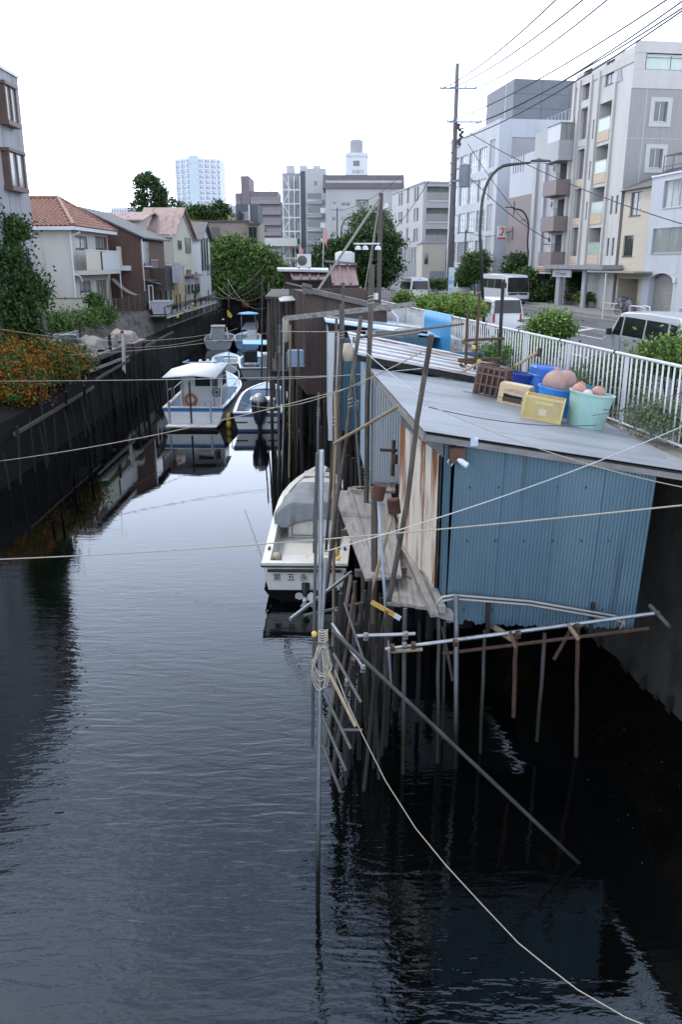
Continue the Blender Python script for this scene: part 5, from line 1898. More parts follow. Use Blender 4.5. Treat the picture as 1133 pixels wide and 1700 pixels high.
def panel(u0, u1, z0, z1, out, m, name, th=.03):
    p, q = w0 + WD * u0 + LN * out, w0 + WD * u1 + LN * out
    b = MB().slab([V((p.x, p.y, z0)), V((q.x, q.y, z0)), V((q.x, q.y, z1)), V((p.x, p.y, z1))], -LN * th)
    return b.bw(name, m, t)


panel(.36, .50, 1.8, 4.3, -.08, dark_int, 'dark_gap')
panel(.50, 1.35, 1.86, 4.13, .03, cream_rust, 'rust_panel')
panel(1.39, 2.25, 1.86, 4.13, .045, cream_rust, 'rust_panel')
panel(2.29, 3.15, 1.86, 4.13, .03, cream_rust, 'rust_panel')
panel(.30, 3.2, 1.72, 1.86, .09, wood_g, 'sill_board')
panel(.46, .50, 1.86, 4.13, .05, wood_dark, 'door_jamb')
# interior darkness and far wall
MB().slab([V((1.22, 15.25, 1.6)), V((4.95, 15.25, 1.6)), V((4.95, 15.25, 3.95)), V((1.22, 15.25, 4.5))], V((0, .06, 0))).bw('rear_wall', wood_dark, t)
MB().slab([V((1.68, 12.1, 1.62)), V((4.7, 12.1, 1.62)), V((4.6, 15.3, 1.62)), V((1.2, 15.3, 1.62))], .1).bw('floor', wood_dark, t)
# roof plane through four corners, split into overlapping sheets
r00, r10, r01, r11 = V((1.22, 11.86, 4.645)), V((5.22, 11.9, 4.02)), V((.62, 18.55, 4.74)), V((5.02, 18.55, 4.10))


def roofpt(a, c):
    return r00.lerp(r10, a).lerp(r01.lerp(r11, a), c)


for k in range(8):
    c0, c1 = k / 8, (k + 1) / 8 + (.012 if k < 7 else 0)
    lift = V((0, 0, .003 * (k % 2) + .002))
    fx_ = lambda y: 5.77 - .155 * (y - 14.5) - .27
    pts = [roofpt(0, c0) + lift, roofpt(1, c0) + lift, roofpt(1, c1) + lift, roofpt(0, c1) + lift]
    MB().slab(pts, .008).bw('roof_sheet', roof_c, t)
# extension wedge of roof felt up to the kerb
MB().slab([roofpt(1, 0) + V((-.02, 0, -.03)), V((5.72, 12.6, CURB + .05)), V((5.05, 17.2, CURB + .08)), roofpt(.985, .8) + V((0, 0, -.03))], .03).bw('roof_felt', mat('grey_felt', (.20, .205, .21), (.27, .275, .28), rough=.9, sc=(4, 4, 4), bump=.3), t)
for k in range(8):
    c0, c1 = k / 8, (k + 1) / 8
    dn = V((0, 0, .035))
    MB().slab([roofpt(.01, c0) - dn, roofpt(.99, c0) - dn, roofpt(.99, c1) - dn, roofpt(.01, c1) - dn], .02).bw('roof_board', wood_dark, t)
MB().bar(roofpt(0, 0) - V((-.02, -.02, .10)), roofpt(1, 0) - V((.05, -.02, .10)), .04, .09).bw('fascia', edge_w, t)
MB().bar(roofpt(0, 0) - V((-.02, -.03, .10)), roofpt(0, 1) - V((-.02, 0, .10)), .04, .13).bw('fascia', edge_w, t)
for k in range(5):
    c = roofpt(.08 + .2 * k, .01) - V((0, -.1, .12))
    MB().bar(c, c + V((0, 1.5, .0)), .07, .1).bw('rafter', wood_pole, t)
q = at(762, 745, YF - .15)
MB().box(q.x - .13, q.x + .1, YF - .2, YF + .05, 4.17, 4.38).bw('beam_end', rust_m, t)
q = at(787, 734, YF - .1)
MB().box(q.x - .055, q.x + .055, YF - .16, YF - .03, q.z - .05, q.z + .06).bw('junction_box', mat('pale_blue_plastic', (.42, .50, .58), rough=.5), t)
lp = at(762, 763, YF - .15)
lo = MB().path([lp + V((-.1, .05, .06)), lp + V((.12, -.1, -.07))], .045, 8).bw('flood_lamp', wht, t)
MB().path([lp + V((-.1, .05, .05)), lp + V((-.16, .03, -.05)), lp + V((-.1, .08, -.12)), lp + V((-.03, .1, -.02))], .012, 6).bw('lamp_cable', alu, t)
# conduit pair along the foot of the wall
for k in range(2):
    dz, dx = -.06 * k, .03 * k
    pts = [at(726 + 4 * k, 1010, YF - .12), at(726 + 4 * k, 1000, YF - .14) + V((dx, 0, 0)), at(735, 991, YF - .14) + V((dx, 0, dz)), at(755, 988, YF - .12) + V((0, 0, dz)), at(880, 998, YF - .1) + V((0, 0, dz)), at(1020, 1022, YF - .08) + V((0, 0, dz)), at(1036, 1026, YF - .08) + V((0, 0, dz - .01)), at(1038 - 8 * k, 1045, YF - .08)]
    MB().path(pts, .02, 7).bw('conduit', mat('pale_conduit', (.33, .31, .28), (.4, .38, .35), rough=.6, sc=(3, 3, 3)), t, smooth=True)
for px in (812, 985):
    q = at(px, 1003, YF - .06)
    MB().box(q.x - .03, q.x + .03, YF - .09, YF - .03, 1.35, q.z + .02).bw('wall_strap', wood_dark, t)

# ---- second shed: silver wall, rust stained white roof
t = thing('silver_shed', 'silver corrugated shed with rust stained white roof behind the blue shed', 'shed', (2.5, 21, 1.8))
Y2s = 18.9
c0, c1 = at(613, 700, Y2s), at(690, 700, Y2s)
for k in range(3):
    x0 = c0.x + k * .8
    corr(0, .82, lambda u: (V((x0 + u, Y2s - .01 * (k % 2), 0)), V((0, -1, 0))), lambda u: 4.5, lambda u: 1.95, .06).bw('corrugated_sheet', silver_c, t, smooth=True)
corr(0, 3.6, lambda u: (V((c0.x - .03 * u, Y2s + u, 0)), LN), lambda u: 4.9, lambda u: 1.9, .07).bw('corrugated_sheet', mat('pale_blue_sheet', (.30, .42, .52), (.38, .48, .56), rough=.5, sc=(1, 1, .3), c3=(.6, .6, .58), sc3=(2, 2, .3)), t, smooth=True)
MB().box(c0.x + .1, 4.6, 23.4, 23.5, 1.9, 4.6).bw('rear_wall', teal_d, t)
ra, rb, rc, rd = at(598, 582, 18.75), at(790, 622, 18.75), at(778, 590, 23.6), at(590, 568, 23.6)
ra.z, rd.z = 5.05, 5.15
ra.x, rd.x = on(590, 583, 5.05).x, on(578, 562, 5.15).x
rb, rc = V((4.9, 18.75, 4.2)), V((4.3, 23.6, 4.35))
for k in range(6):
    f0, f1 = k / 6, (k + 1) / 6 + (.02 if k < 5 else 0)
    pts = [ra.lerp(rd, f0), rb.lerp(rc, f0), rb.lerp(rc, f1), ra.lerp(rd, f1)]
    MB().slab([p + V((0, 0, .012 * (k % 2))) for p in pts], .02).bw('roof_sheet', rusty_roof, t)
    MB().bar(pts[0] + V((0, 0, .03)), pts[1] + V((0, 0, .03)), .05, .03).bw('roof_seam', rusty_roof, t)
MB().bar(ra - V((0, -.03, .1)), rb - V((0, -.03, .1)), .05, .12).bw('fascia', wood_dark, t)
MB().box(c0.x - .02, c0.x + .05, Y2s - .06, Y2s + .0, 1.0, 4.6).bw('corner_post', silver_c, t)

# ---- third shed: blue striped roof, dark teal wall
t = thing('teal_shed', 'dark teal shed with pale blue striped sheet roof in the middle row', 'shed', (1, 27, 1.8))
Y3s = 25.2
p0 = at(548, 600, Y3s)
for k in range(3):
    corr(0, 1.0, lambda u: (V((p0.x + k * .98 + u, Y3s, 0)), V((0, -1, 0))), lambda u: 4.85, lambda u: 2.0, .09).bw('corrugated_sheet', teal_d, t, smooth=True)
MB().box(p0.x - .06, p0.x + .28, Y3s - .08, Y3s - .03, 1.7, 5.0).bw('corner_board', wht, t)
corr(0, 4.4, lambda u: (V((p0.x - .03 - .03 * u, Y3s + u, 0)), LN), lambda u: 4.95, lambda u: 1.8, .08).bw('corrugated_sheet', MATS['pale_blue_sheet'], t, smooth=True)
ra, rd = on(541, 534, 5.05), on(535, 520, 5.1)
rb, rc = V((4.2, ra.y - .4, 4.45)), V((3.6, rd.y, 4.6))
stripe_m = [mat('sky_blue_sheet', (.30, .48, .62), (.36, .53, .66), rough=.45, sc=(1, 3, 3)), wht, mat('rusted_sheet', (.20, .12, .09), (.28, .19, .15), rough=.8, sc=(1, 4, 4)), MATS['sky_blue_sheet'], MATS['grey_blue_roof']]
for k in range(5):
    f0, f1 = k / 5, (k + 1) / 5
    pts = [ra.lerp(rd, f0), rb.lerp(rc, f0), rb.lerp(rc, f1), ra.lerp(rd, f1)]
    MB().slab([p + V((0, 0, .01 * (k % 2))) for p in pts], .03).bw('roof_sheet', stripe_m[k], t)
MB().box(p0.x + .4, p0.x + 3.4, 29.5, 29.6, 2, 4.7).bw('rear_wall', wood_dark, t)

# grey cabinet and timber rack on the kerb beyond
q = at(672, 568, 29)
t = thing('grey_cabinet', 'small dark grey cabinet with pale side on the kerb past the teal shed', 'cabinet', (q.x, 29, 3.9))
MB().box(q.x - 1.0, q.x + .5, 29, 30.2, 3.9, 4.75).bw('body', mat('cabinet_grey', (.14, .14, .14), (.18, .18, .18), rough=.6, sc=(2, 2, 2)), t)
MB().box(q.x - 1.35, q.x - 1.01, 28.95, 30.2, 3.9, 4.72).bw('side_panel', mat('cabinet_pale', (.45, .44, .40), rough=.6), t)
MB().box(q.x - .3, q.x - .05, 28.97, 29.0, 4.35, 4.55).bw('latch_plate', galv, t)

# ---- tall brown shed
Yb = 32.5
p0, p1 = at(509, 600, Yb), at(641, 560, Yb)
t = thing('brown_shed', 'tall brown corrugated boathouse with overhanging grey metal roof', 'shed', (0.5, 35, 1.2))
Lb_ = p1.x - p0.x
zt = lambda u: lin(at(510, 487, Yb).z, at(641, 516, Yb).z, u, Lb_)
zb0 = at(510, 655, Yb).z
for k in range(4):
    corr(Lb_ * k / 4, Lb_ * (k + 1) / 4 + .03, lambda u: (V((p0.x + u, Yb - .012 * (k % 2), 0)), V((0, -1, 0))), zt, lambda u: zb0, .11, .016).bw('corrugated_sheet', brown_c, t, smooth=True)
for k in range(3):
    corr(k * 2.2, k * 2.2 + 2.25, lambda u: (V((p0.x - .155 * u, Yb + u, 0)), LN), lambda u: zt(0), lambda u: zb0, .11, .016).bw('corrugated_sheet', brown_c, t, smooth=True)
MB().box(p0.x + .1, p1.x, Yb + 6.5, Yb + 6.6, zb0, zt(0)).bw('rear_wall', brown_c, t)
e0, e1 = at(503, 478, Yb - .3), at(650, 512, Yb - .3)
roof_b = mat('brown_grey_roof', (.105, .085, .078), (.14, .115, .105), rough=.6, sc=(1, 1, 1), c3=(.18, .16, .15), sc3=(1, 3, 1))
for k in range(4):
    y0, y1 = Yb - .3 + k * 1.8, Yb - .3 + (k + 1) * 1.8
    sh_ = V((-.155, 1, 0))
    MB().slab([e0 + sh_ * (k * 1.8) + V((0, 0, .05)), e1 + sh_ * (k * 1.8) + V((0, 0, .05)), e1 + sh_ * ((k + 1) * 1.8 + .03) + V((0, 0, .06)), e0 + sh_ * ((k + 1) * 1.8 + .03) + V((0, 0, .06))], .05).bw('roof_sheet', roof_b, t)
MB().bar(e0 - V((0, 0, .06)), e1 - V((0, 0, .06)), .05, .16).bw('fascia', MATS['brown_grey_roof'], t)
MB().slab([e0 + V((-.02, 0, .18)), e0 + V((.35, 0, .10)), e0 + V((.35, 0, -.2)), e0 + V((-.02, 0, -.25))], V((0, .08, 0))).bw('roof_end', MATS['brown_grey_roof'], t)
b = MB().path([e1 + V((.0, 0, -.1)), e1 + V((.25, 0, -.35)), e1 + V((.25, 0, -.6)), e1 + V((-.1, 0, -1.0))], .05, 7)
b.bw('gutter_pipe', wht, t)
# mast with stays beside it
m0, m1 = at(629, 510, 34.5), at(633, 321, 34.5)
t = thing('brown_mast', 'brown square mast with cross arm and stays above the brown shed', 'mast', (m0.x, 34.5, m0.z - .4))
MB().bar(m0 - V((0, 0, .4)), m1, .17, .17).bw('post', mat('mast_brown', (.06, .045, .042), rough=.6), t)
MB().tube(at(631, 328, 34.4), at(528, 482, 33.5), .05, n=7).bw('stay_bar', mat('stay_grey', (.22, .21, .17), rough=.6), t)
for q2 in ((606, 482, 34.2), (612, 470, 34.5)):
    MB().tube(at(631, 328, 34.4), at(*q2), .022, n=5).bw('stay_line', MATS['stay_grey'], t)
MB().tube(at(631, 405, 34.3), at(588, 405, 34.3), .035, n=6).bw('cross_arm', wht, t)
for px in (595, 607, 628):
    q = at(px, 408, 34.2)
    MB().lathe([(.02, 0), (.10, -.04), (.13, -.16)], q, 10).bw('lamp_hood', wht, t)
MB().tube(m0 + V((-.12, -.05, .3)), m0 + V((-.12, -.05, .55)), .11, n=8).bw('float', wht, t)

# ---- pinkish-brown sheds behind, dark open shacks on piles
t = thing('back_brown_shed', 'brown shed with pink brown sloping panel roof behind the brown shed', 'shed', at(570, 480, 44))
p0, p1 = at(545, 480, 44), at(594, 480, 44)
zt_ = at(560, 437, 44).z
MB().box(p0.x, p1.x, 45.6, 48, 2, zt_ - .1).bw('wall', brown_c, t)
rm_ = mat('pink_brown_metal', (.20, .125, .115), (.25, .165, .15), rough=.5, sc=(2, 2, 2))
k0, k1 = at(549, 440, 45.5), at(590, 442, 45.5)
k2, k3 = at(597, 473, 43.8), at(553, 473, 43.8)
for k in range(3):
    a, c = k / 3, (k + 1) / 3 - .02
    MB().slab([k3.lerp(k2, a), k3.lerp(k2, c), k0.lerp(k1, c), k0.lerp(k1, a)], .05).bw('roof_panel', rm_, t)
    MB().bar(k3.lerp(k2, a) + V((0, 0, .05)), k0.lerp(k1, a) + V((0, 0, .05)), .08, .1).bw('roof_rib', rm_, t)
MB().bar(k0 + V((-.3, 0, .2)), k1 + V((.1, 0, .1)), .5, .12).bw('ridge_cap', roof_b, t)
t = thing('low_brown_shed', 'low brown shed with ribbed pink brown roof carrying an air conditioner', 'shed', at(505, 490, 50))
p0, p1 = at(470, 480, 50), at(545, 480, 50)
MB().box(p0.x, p1.x, 50.6, 55, 1.5, at(500, 450, 50).z).bw('wall', mat('umber_board', (.05, .036, .03), (.075, .055, .045), rough=.8, sc=(5, 5, .4)), t)
MB().slab([at(462, 447, 49.6), at(548, 449, 49.6), at(548, 445, 54.5), at(460, 444, 54.5)], .12).bw('flat_roof', mat('pale_roof_sheet', (.42, .43, .44), (.5, .5, .5), rough=.6, sc=(1, 1, 1)), t)
k0, k1, k2, k3 = at(482, 451, 50.2), at(545, 453, 50.2), at(543, 464, 49.0), at(486, 464, 49.0)
for k in range(4):
    a, c = k / 4, (k + 1) / 4 - .01
    MB().slab([k3.lerp(k2, a), k3.lerp(k2, c), k0.lerp(k1, c), k0.lerp(k1, a)], .05).bw('roof_panel', rm_, t)
    MB().bar(k3.lerp(k2, a) + V((0, 0, .05)), k0.lerp(k1, a) + V((0, 0, .05)), .07, .09).bw('roof_rib', rm_, t)
q = at(505, 435, 51)
t = thing('air_conditioner', 'cream air conditioner unit standing on the low brown shed roof', 'air conditioner', (q.x, 51, at(505, 446, 51).z))
zq = at(505, 446, 51).z
MB().box(q.x - .42, q.x + .42, 50.85, 51.2, zq + .08, zq + .82).bw('casing', mat('ac_cream', (.58, .57, .54), rough=.5), t)
MB().lathe([(.28, 0), (.29, -.03), (.22, -.04), (.05, -.05)], (q.x - .1, 50.85, zq + .45), 16, axis='y').bw('fan_grille', alu_dark, t)
for dx in (-.3, .3):
    MB().box(q.x + dx - .05, q.x + dx + .05, 50.85, 51.2, zq - .0, zq + .08).bw('foot', alu_dark, t)
# dark roofed open shack left of the brown shed
t = thing('open_pile_shack', 'dark flat roofed open shack on piles left of the brown shed', 'shack', on(480, 540, 0))
ya, yb_ = 37.5, 46
MB().slab([at(440, 492, ya), at(512, 496, ya), at(520, 480, yb_), at(452, 480, yb_)], .12).bw('roof', mat('tar_roof', (.055, .042, .036), (.085, .066, .058), rough=.85, sc=(2, 2, 2)), t)
MB().slab([at(465, 500, 36.2), at(505, 497, 36.4), at(508, 490, 37.8), at(462, 493, 37.8)], .04).bw('canopy_sheet', mat('pale_grey_sheet', (.40, .41, .42), rough=.5), t)
for k, (px, Y) in enumerate(((447, 38), (459, 37.6), (470, 38.5), (484, 37.4), (497, 38), (452, 43), (466, 44), (480, 43), (495, 42))):
    a = at(px, 495, Y)
    MB().tube((a.x, a.y, WZ - .6), (a.x, a.y, a.z - .05), .08, n=7).bw('pile', wp_t, t)
MB().slab([V((at(450, 560, 38).x, 37.5, 2.3)), V((at(512, 560, 38).x, 37.5, 2.3)), V((at(500, 540, 46).x, 46, 2.3)), V((at(452, 540, 46).x, 46, 2.3))], .1).bw('deck', wood_dark, t)
MB().box(at(478, 540, 44).x, at(512, 540, 44).x, 44.5, 44.6, 2.3, 4.4).bw('screen', wood_dark, t)
q = at(497, 590, 33.5)
tag(MB().box(q.x - .45, q.x + .4, 33.2, 33.9, q.z - .3, q.z + .2).box(q.x - .42, q.x + .37, 33.14, 33.2, q.z - .42, q.z - .31).build('blue_box', mat('light_blue_plastic', (.25, .36, .47), (.3, .42, .52), rough=.5, sc=(2, 2, 2))), 'pale blue box hung beside the brown shed', 'box')
tag(MB().lathe([(.05, -.5), (.13, -.42), (.15, 0), (.13, .42), (.05, .5)], at(475, 548, 33), 10).build('hanging_fender', mat('buff_fender', (.40, .34, .25), (.46, .4, .3), rough=.7, sc=(4, 4, 4)), smooth=True), 'long buff fender hanging by the twin posts', 'fender')
tag(MB().lathe([(.02, -.2), (.1, -.19), (.12, 0), (.1, .19), (.02, .2)], at(578, 585, 18.6), 10).build('hanging_fender', MATS['buff_fender'], smooth=True), 'short buff float capping the post before the silver shed', 'fender')
# rear timber wall under the sheds: dark back of the pile field
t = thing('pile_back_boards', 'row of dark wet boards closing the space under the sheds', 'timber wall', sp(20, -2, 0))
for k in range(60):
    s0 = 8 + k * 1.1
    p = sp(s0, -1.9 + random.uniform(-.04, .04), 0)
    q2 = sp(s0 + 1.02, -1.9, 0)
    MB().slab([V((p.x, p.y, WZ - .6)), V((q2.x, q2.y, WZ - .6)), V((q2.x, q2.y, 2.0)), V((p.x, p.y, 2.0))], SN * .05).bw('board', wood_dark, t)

# ------------------------------------------------------------------ decks
t = thing('plank_walkway', 'raised walkway of three long weathered planks left of the blue shed', 'walkway', on(600, 890, 1.95))
A0, A1, B1, B0 = on(552, 814, 1.95), on(650, 816, 1.95), on(668, 955, 1.95), on(607, 961, 1.95)
for k in range(3):
    f0, f1 = k / 3 + .006, (k + 1) / 3 - .006
    dz = V((0, 0, random.uniform(-.012, .012)))
    MB().slab([B0.lerp(B1, f0) + dz, B0.lerp(B1, f1) + dz, A0.lerp(A1, f1) + dz, A0.lerp(A1, f0) + dz], .05).bw('plank', wood_g, t)
for f in (.1, .5, .92):
    MB().bar(B0.lerp(A0, f) - V((.1, 0, .11)), B1.lerp(A1, f) - V((-.1, 0, .11)), .1, .12).bw('bearer', wood_pole, t)
t = thing('lower_plank_walkway', 'lower weathered plank deck under the rust streaked panels', 'walkway', on(670, 950, 1.72))
A0, A1, B1, B0 = on(618, 850, 1.72), on(676, 850, 1.72), on(712, 1008, 1.72), on(643, 1000, 1.72)
for k in range(3):
    f0, f1 = k / 3 + .006, (k + 1) / 3 - .006
    dz = V((0, 0, random.uniform(-.012, .012)))
    MB().slab([B0.lerp(B1, f0) + dz, B0.lerp(B1, f1) + dz, A0.lerp(A1, f1) + dz, A0.lerp(A1, f0) + dz], .05).bw('plank', wood_g, t)
MB().bar(on(640, 838, 1.85), on(722, 1020, 1.78), .12, .09).bw('edge_beam', wood_g, t)
MB().bar(on(655, 838, 1.9), on(735, 1012, 1.85), .10, .12).bw('edge_beam', wood_g, t)
for f in (.06, .5, .92):
    MB().bar(B0.lerp(A0, f) - V((.1, 0, .11)), B1.lerp(A1, f) - V((-.2, 0, .11)), .1, .12).bw('bearer', wood_dark, t)
q = at(740, 1018, 11.9)
tag(MB().slab([q + V((-.12, -.1, .02)), q + V((.17, -.12, -.06)), q + V((.1, .05, .05)), q + V((-.15, .15, .1))], .05).build('broken_board', wood_g), 'broken plank end at the foot of the blue shed corner', 'board')
t = thing('rear_plank_landing', 'short plank landing in front of the silver shed wall', 'walkway', on(635, 800, 2.0))
A0, A1, B1, B0 = on(611, 785, 2.0), on(658, 784, 2.0), on(657, 815, 2.0), on(627, 814, 2.0)
for k in range(2):
    f0, f1 = k / 2 + .01, (k + 1) / 2 - .01
    MB().slab([B0.lerp(B1, f0), B0.lerp(B1, f1), A0.lerp(A1, f1), A0.lerp(A1, f0)], .05).bw('plank', wood_g, t)
MB().bar(B0 - V((0, 0, .12)), B1 - V((0, 0, .12)), .08, .14).bw('bearer', wood_dark, t)
# ------------------------------------------------------------------ posts, piles and pipes of the jetty
def P2(px, py, Y):
    return at(px, py, Y)


# tall pole right in front
base = on(527, 1512, WZ)
pole('mooring_pipe', at(534, 748, 8.85), V((base.x, base.y, WZ - .6)), .029, gv_t, 'tall grey pipe pole standing nearest in the water', 'pipe', j=.004)
pole('mooring_pipe', at(527, 752, 9.0), at(519, 1240, 9.0), .02, gp_t, 'dull dark pipe strapped behind the nearest tall pipe pole', 'pipe', j=.004)
pipe('mooring_pipe', at(541, 925, 8.7), at(533, 1075, 8.7), .021, galv, 'bright silver pipe length clamped beside the nearest pole', 'pipe')
pole('diagonal_pipe', at(553, 1048, 8.85), on(975, 1445, WZ - .15), .026, algae('blue_pipe_growth', 'dull_pipe', (.03, .03, .025), -.95, -.2), 'long blue grey pipe slanting down into the dark water', 'pipe', j=.006)
# coil of rope on that pole
t = thing('rope_coil', 'coil of cream rope hung on the nearest pole', 'rope', at(533, 1130, 8.62))
for k in range(6):
    rr = random.Random(50 + k)
    c = at(533 + rr.uniform(-4, 4), 1068, 8.62)
    h, w_ = rr.uniform(.34, .56), rr.uniform(.07, .11)
    pts = []
    for i in range(21):
        a = 2 * PI * i / 20
        pts.append(c + V((w_ * math.sin(a) * (1.1 if math.cos(a) < 0 else .7) + rr.uniform(-.006, .006), -.05 - .012 * k + .02 * math.sin(a * 2), -h / 2 + h / 2 * math.cos(a))))
    MB().path(pts, .0075, 6, caps=False).bw('loop', rope_m, t, smooth=True)
for k in range(5):
    c = at(537, 1050 + k * 4, 8.62)
    pts = [c + V((.05 * math.cos(a), .05 * math.sin(a), .006 * a)) for a in [2 * PI * i / 12 for i in range(13)]]
    MB().path(pts, .008, 6, caps=False).bw('turn', rope_m, t, smooth=True)
MB().lathe([(.005, -.035), (.03, -.022), (.033, .022), (.01, .04)], at(522, 1053, 8.56), 10).bw('yellow_cap', yel_float, t, smooth=True)
# leaning wood pole in front of the shed
pole('leaning_pole', at(717, 556, 11.3), on(612, 1225, WZ - .3), .036, wp_t, 'long wooden pole leaning against the blue shed roof corner', r2=.05, j=.03)
# tall poles left of the shed
specs = [
    (618, 440, 606, 905, 18.2, 17.2, .085, wp_t, 'tallest weathered pole rising past the silver shed corner'),
    (600, 525, 545, 960, 17.5, 16.0, .06, wp_t, 'leaning weathered pole crossing in front of the plank walkway'),
    (568, 505, 563, 760, 22.5, 21.5, .10, wp_t, 'thick dark pole left of the leaning one, middle row'),
    (571, 470, 556, 700, 23.5, 22, .055, wp_t, 'slim grey pole just behind the thick dark pole'),
    (557, 650, 553, 1000, 17.0, 16.4, .05, wood_tan, 'tan pole with capped top beside the white boat'),
    (530, 651, 526, 800, 21.5, 21, .055, gp_t, 'grey pipe post behind the white boat bow'),
    (588, 560, 600, 870, 20.5, 18.5, .05, gp_t, 'slim pipe post between tallest pole and leaning pole'),
    (559, 530, 553, 745, 25, 24, .06, wp_t, 'grey pole at the white corner board of the teal shed'),
    (464, 540, 462, 795, 27.5, 27.5, .06, gp_t, 'left of the twin square posts beside the outboard boat'),
    (471, 532, 470, 790, 27.8, 27.8, .05, gv_t, 'right of the twin square posts beside the outboard boat'),
    (482, 540, 481, 690, 31, 31, .06, wood_tan, 'brown pole right of the twin posts'),
    (495, 560, 494, 690, 32, 32, .05, wp_t, 'grey pole under the pale blue box'),
    (447, 470, 444, 600, 45, 44, .07, wp_t, 'dark pole at the left corner of the open shack'),
    (436, 460, 435, 575, 52, 52, .07, wp_t, 'pole beside the blue canopied far boat'),
    (455, 450, 452, 570, 58, 57, .07, wood_dark, 'blackened pole behind the open shack'),
]
for (x0, y0, x1, y1, Ya, Yb2, r_, m_, lab) in specs:
    q = at(x1, y1, Yb2)
    p = at(x0, y0, Ya)
    d = (q - p)
    if q.z > WZ - .4:
        q = p + d * ((WZ - .5 - p.z) / d.z)
    po = pole('mooring_pole', p, q, r_ * .68, m_, lab, j=.03)
    for f in (random.uniform(.08, .25), random.uniform(.4, .6)):
        if Ya < 30:
            c = p.lerp(q, f)
            MB().path([c + V((r_ * .8 * math.cos(a), r_ * .8 * math.sin(a), .012 * a - .1)) for a in [PI * i / 5 for i in range(36)]], .01, 5).bw('lashing', rope_m if f < .3 else galv_d, po)
# braces and rails
pole('bamboo_brace', at(664, 673, 14.3), at(556, 736, 16.8), .035, wood_tan, 'bamboo brace from the tan pole to the blue shed roof', 'brace')
tag(MB().bar(at(472, 529, 27.6), at(690, 505, 26.5), .06, .16).build('timber_rail', wood_g), 'long grey timber rail tied across the middle poles', 'rail')
pole('top_rail', at(600, 560, 17.8), at(770, 538, 23), .03, wood_pole, 'thin timber rail running from tallest pole to the scaffold', 'rail')
# iron cross by the silver wall
t = thing('iron_cross_post', 'rusty iron post with cross arm beside the silver wall', 'post', at(652, 785, 17.5))
MB().tube(at(654, 731, 17.5), at(652, 790, 17.5), .04, n=8).bw('post', rust_m, t)
MB().tube(at(631, 747, 17.5), at(660, 748, 17.5), .035, n=8).bw('cross_arm', rust_m, t)
MB().tube(at(657, 755, 17.4), at(657, 770, 17.4), .05, n=8).bw('clamp', rust_m, t)
# mallets
for k, (xh, yh, xb_, yb2, Y, lab, hm) in enumerate(((628, 812, 650, 1290, 12.6, 'mallet with rusty iron head and pale blue pipe handle', galv), (655, 835, 603, 1030, 12.9, 'mallet with rusty iron head and worn wooden handle', wood_tan))):
    top, bot = at(xh, yh + 10, Y), at(xb_, yb2 if k else 1140, Y - .3)
    t = thing('mallet', lab, 'mallet', bot)
    MB().path(wob(top, bot, 4, .006), .026 if k == 0 else .03, 8).bw('handle', mat('pale_blue_pipe', (.30, .36, .42), (.38, .43, .48), rough=.5, sc=(3, 3, 3)) if k == 0 else wood_tan, t, smooth=True)
    ax = V((.20 if k == 0 else -.12, 0, 1)).normalized()
    MB().path([top + ax * -.07, top + ax * .17], .105, 16).bw('head', mat('dark_rust', (.05, .02, .012), (.085, .036, .02), rough=.9, sc=(9, 9, 9), bump=.5), t, smooth=True, auto=40)
t = thing('yellow_gauge_board', 'short orange yellow lettered board tied beside the mallet handles', 'board', at(640, 1022, 12.0))
MB().bar(at(617, 999, 12), at(664, 1026, 12), .02, .075).bw('board', mat('orange_board', (.50, .30, .05), (.56, .36, .09), rough=.6, sc=(6, 6, 6)), t)
MB().bar(at(655, 1021, 11.985), at(665, 1027, 11.985), .02, .078).bw('white_end', wht, t)
b = MB()
b.bar(at(640, 1013, 11.98), at(641, 1018, 11.98), .012, .012).bar(at(643, 1015, 11.98), at(646, 1016, 11.98), .012, .012).bar(at(643, 1015, 11.98), at(642, 1020, 11.98), .012, .012)
b.bw('marking', ink, t)
pole('short_post', at(622, 820, 13.3), at(628, 1120, 12.6) - V((0, 0, 3)), .055, wp_t, 'square weathered post between the two plank decks', 'post')
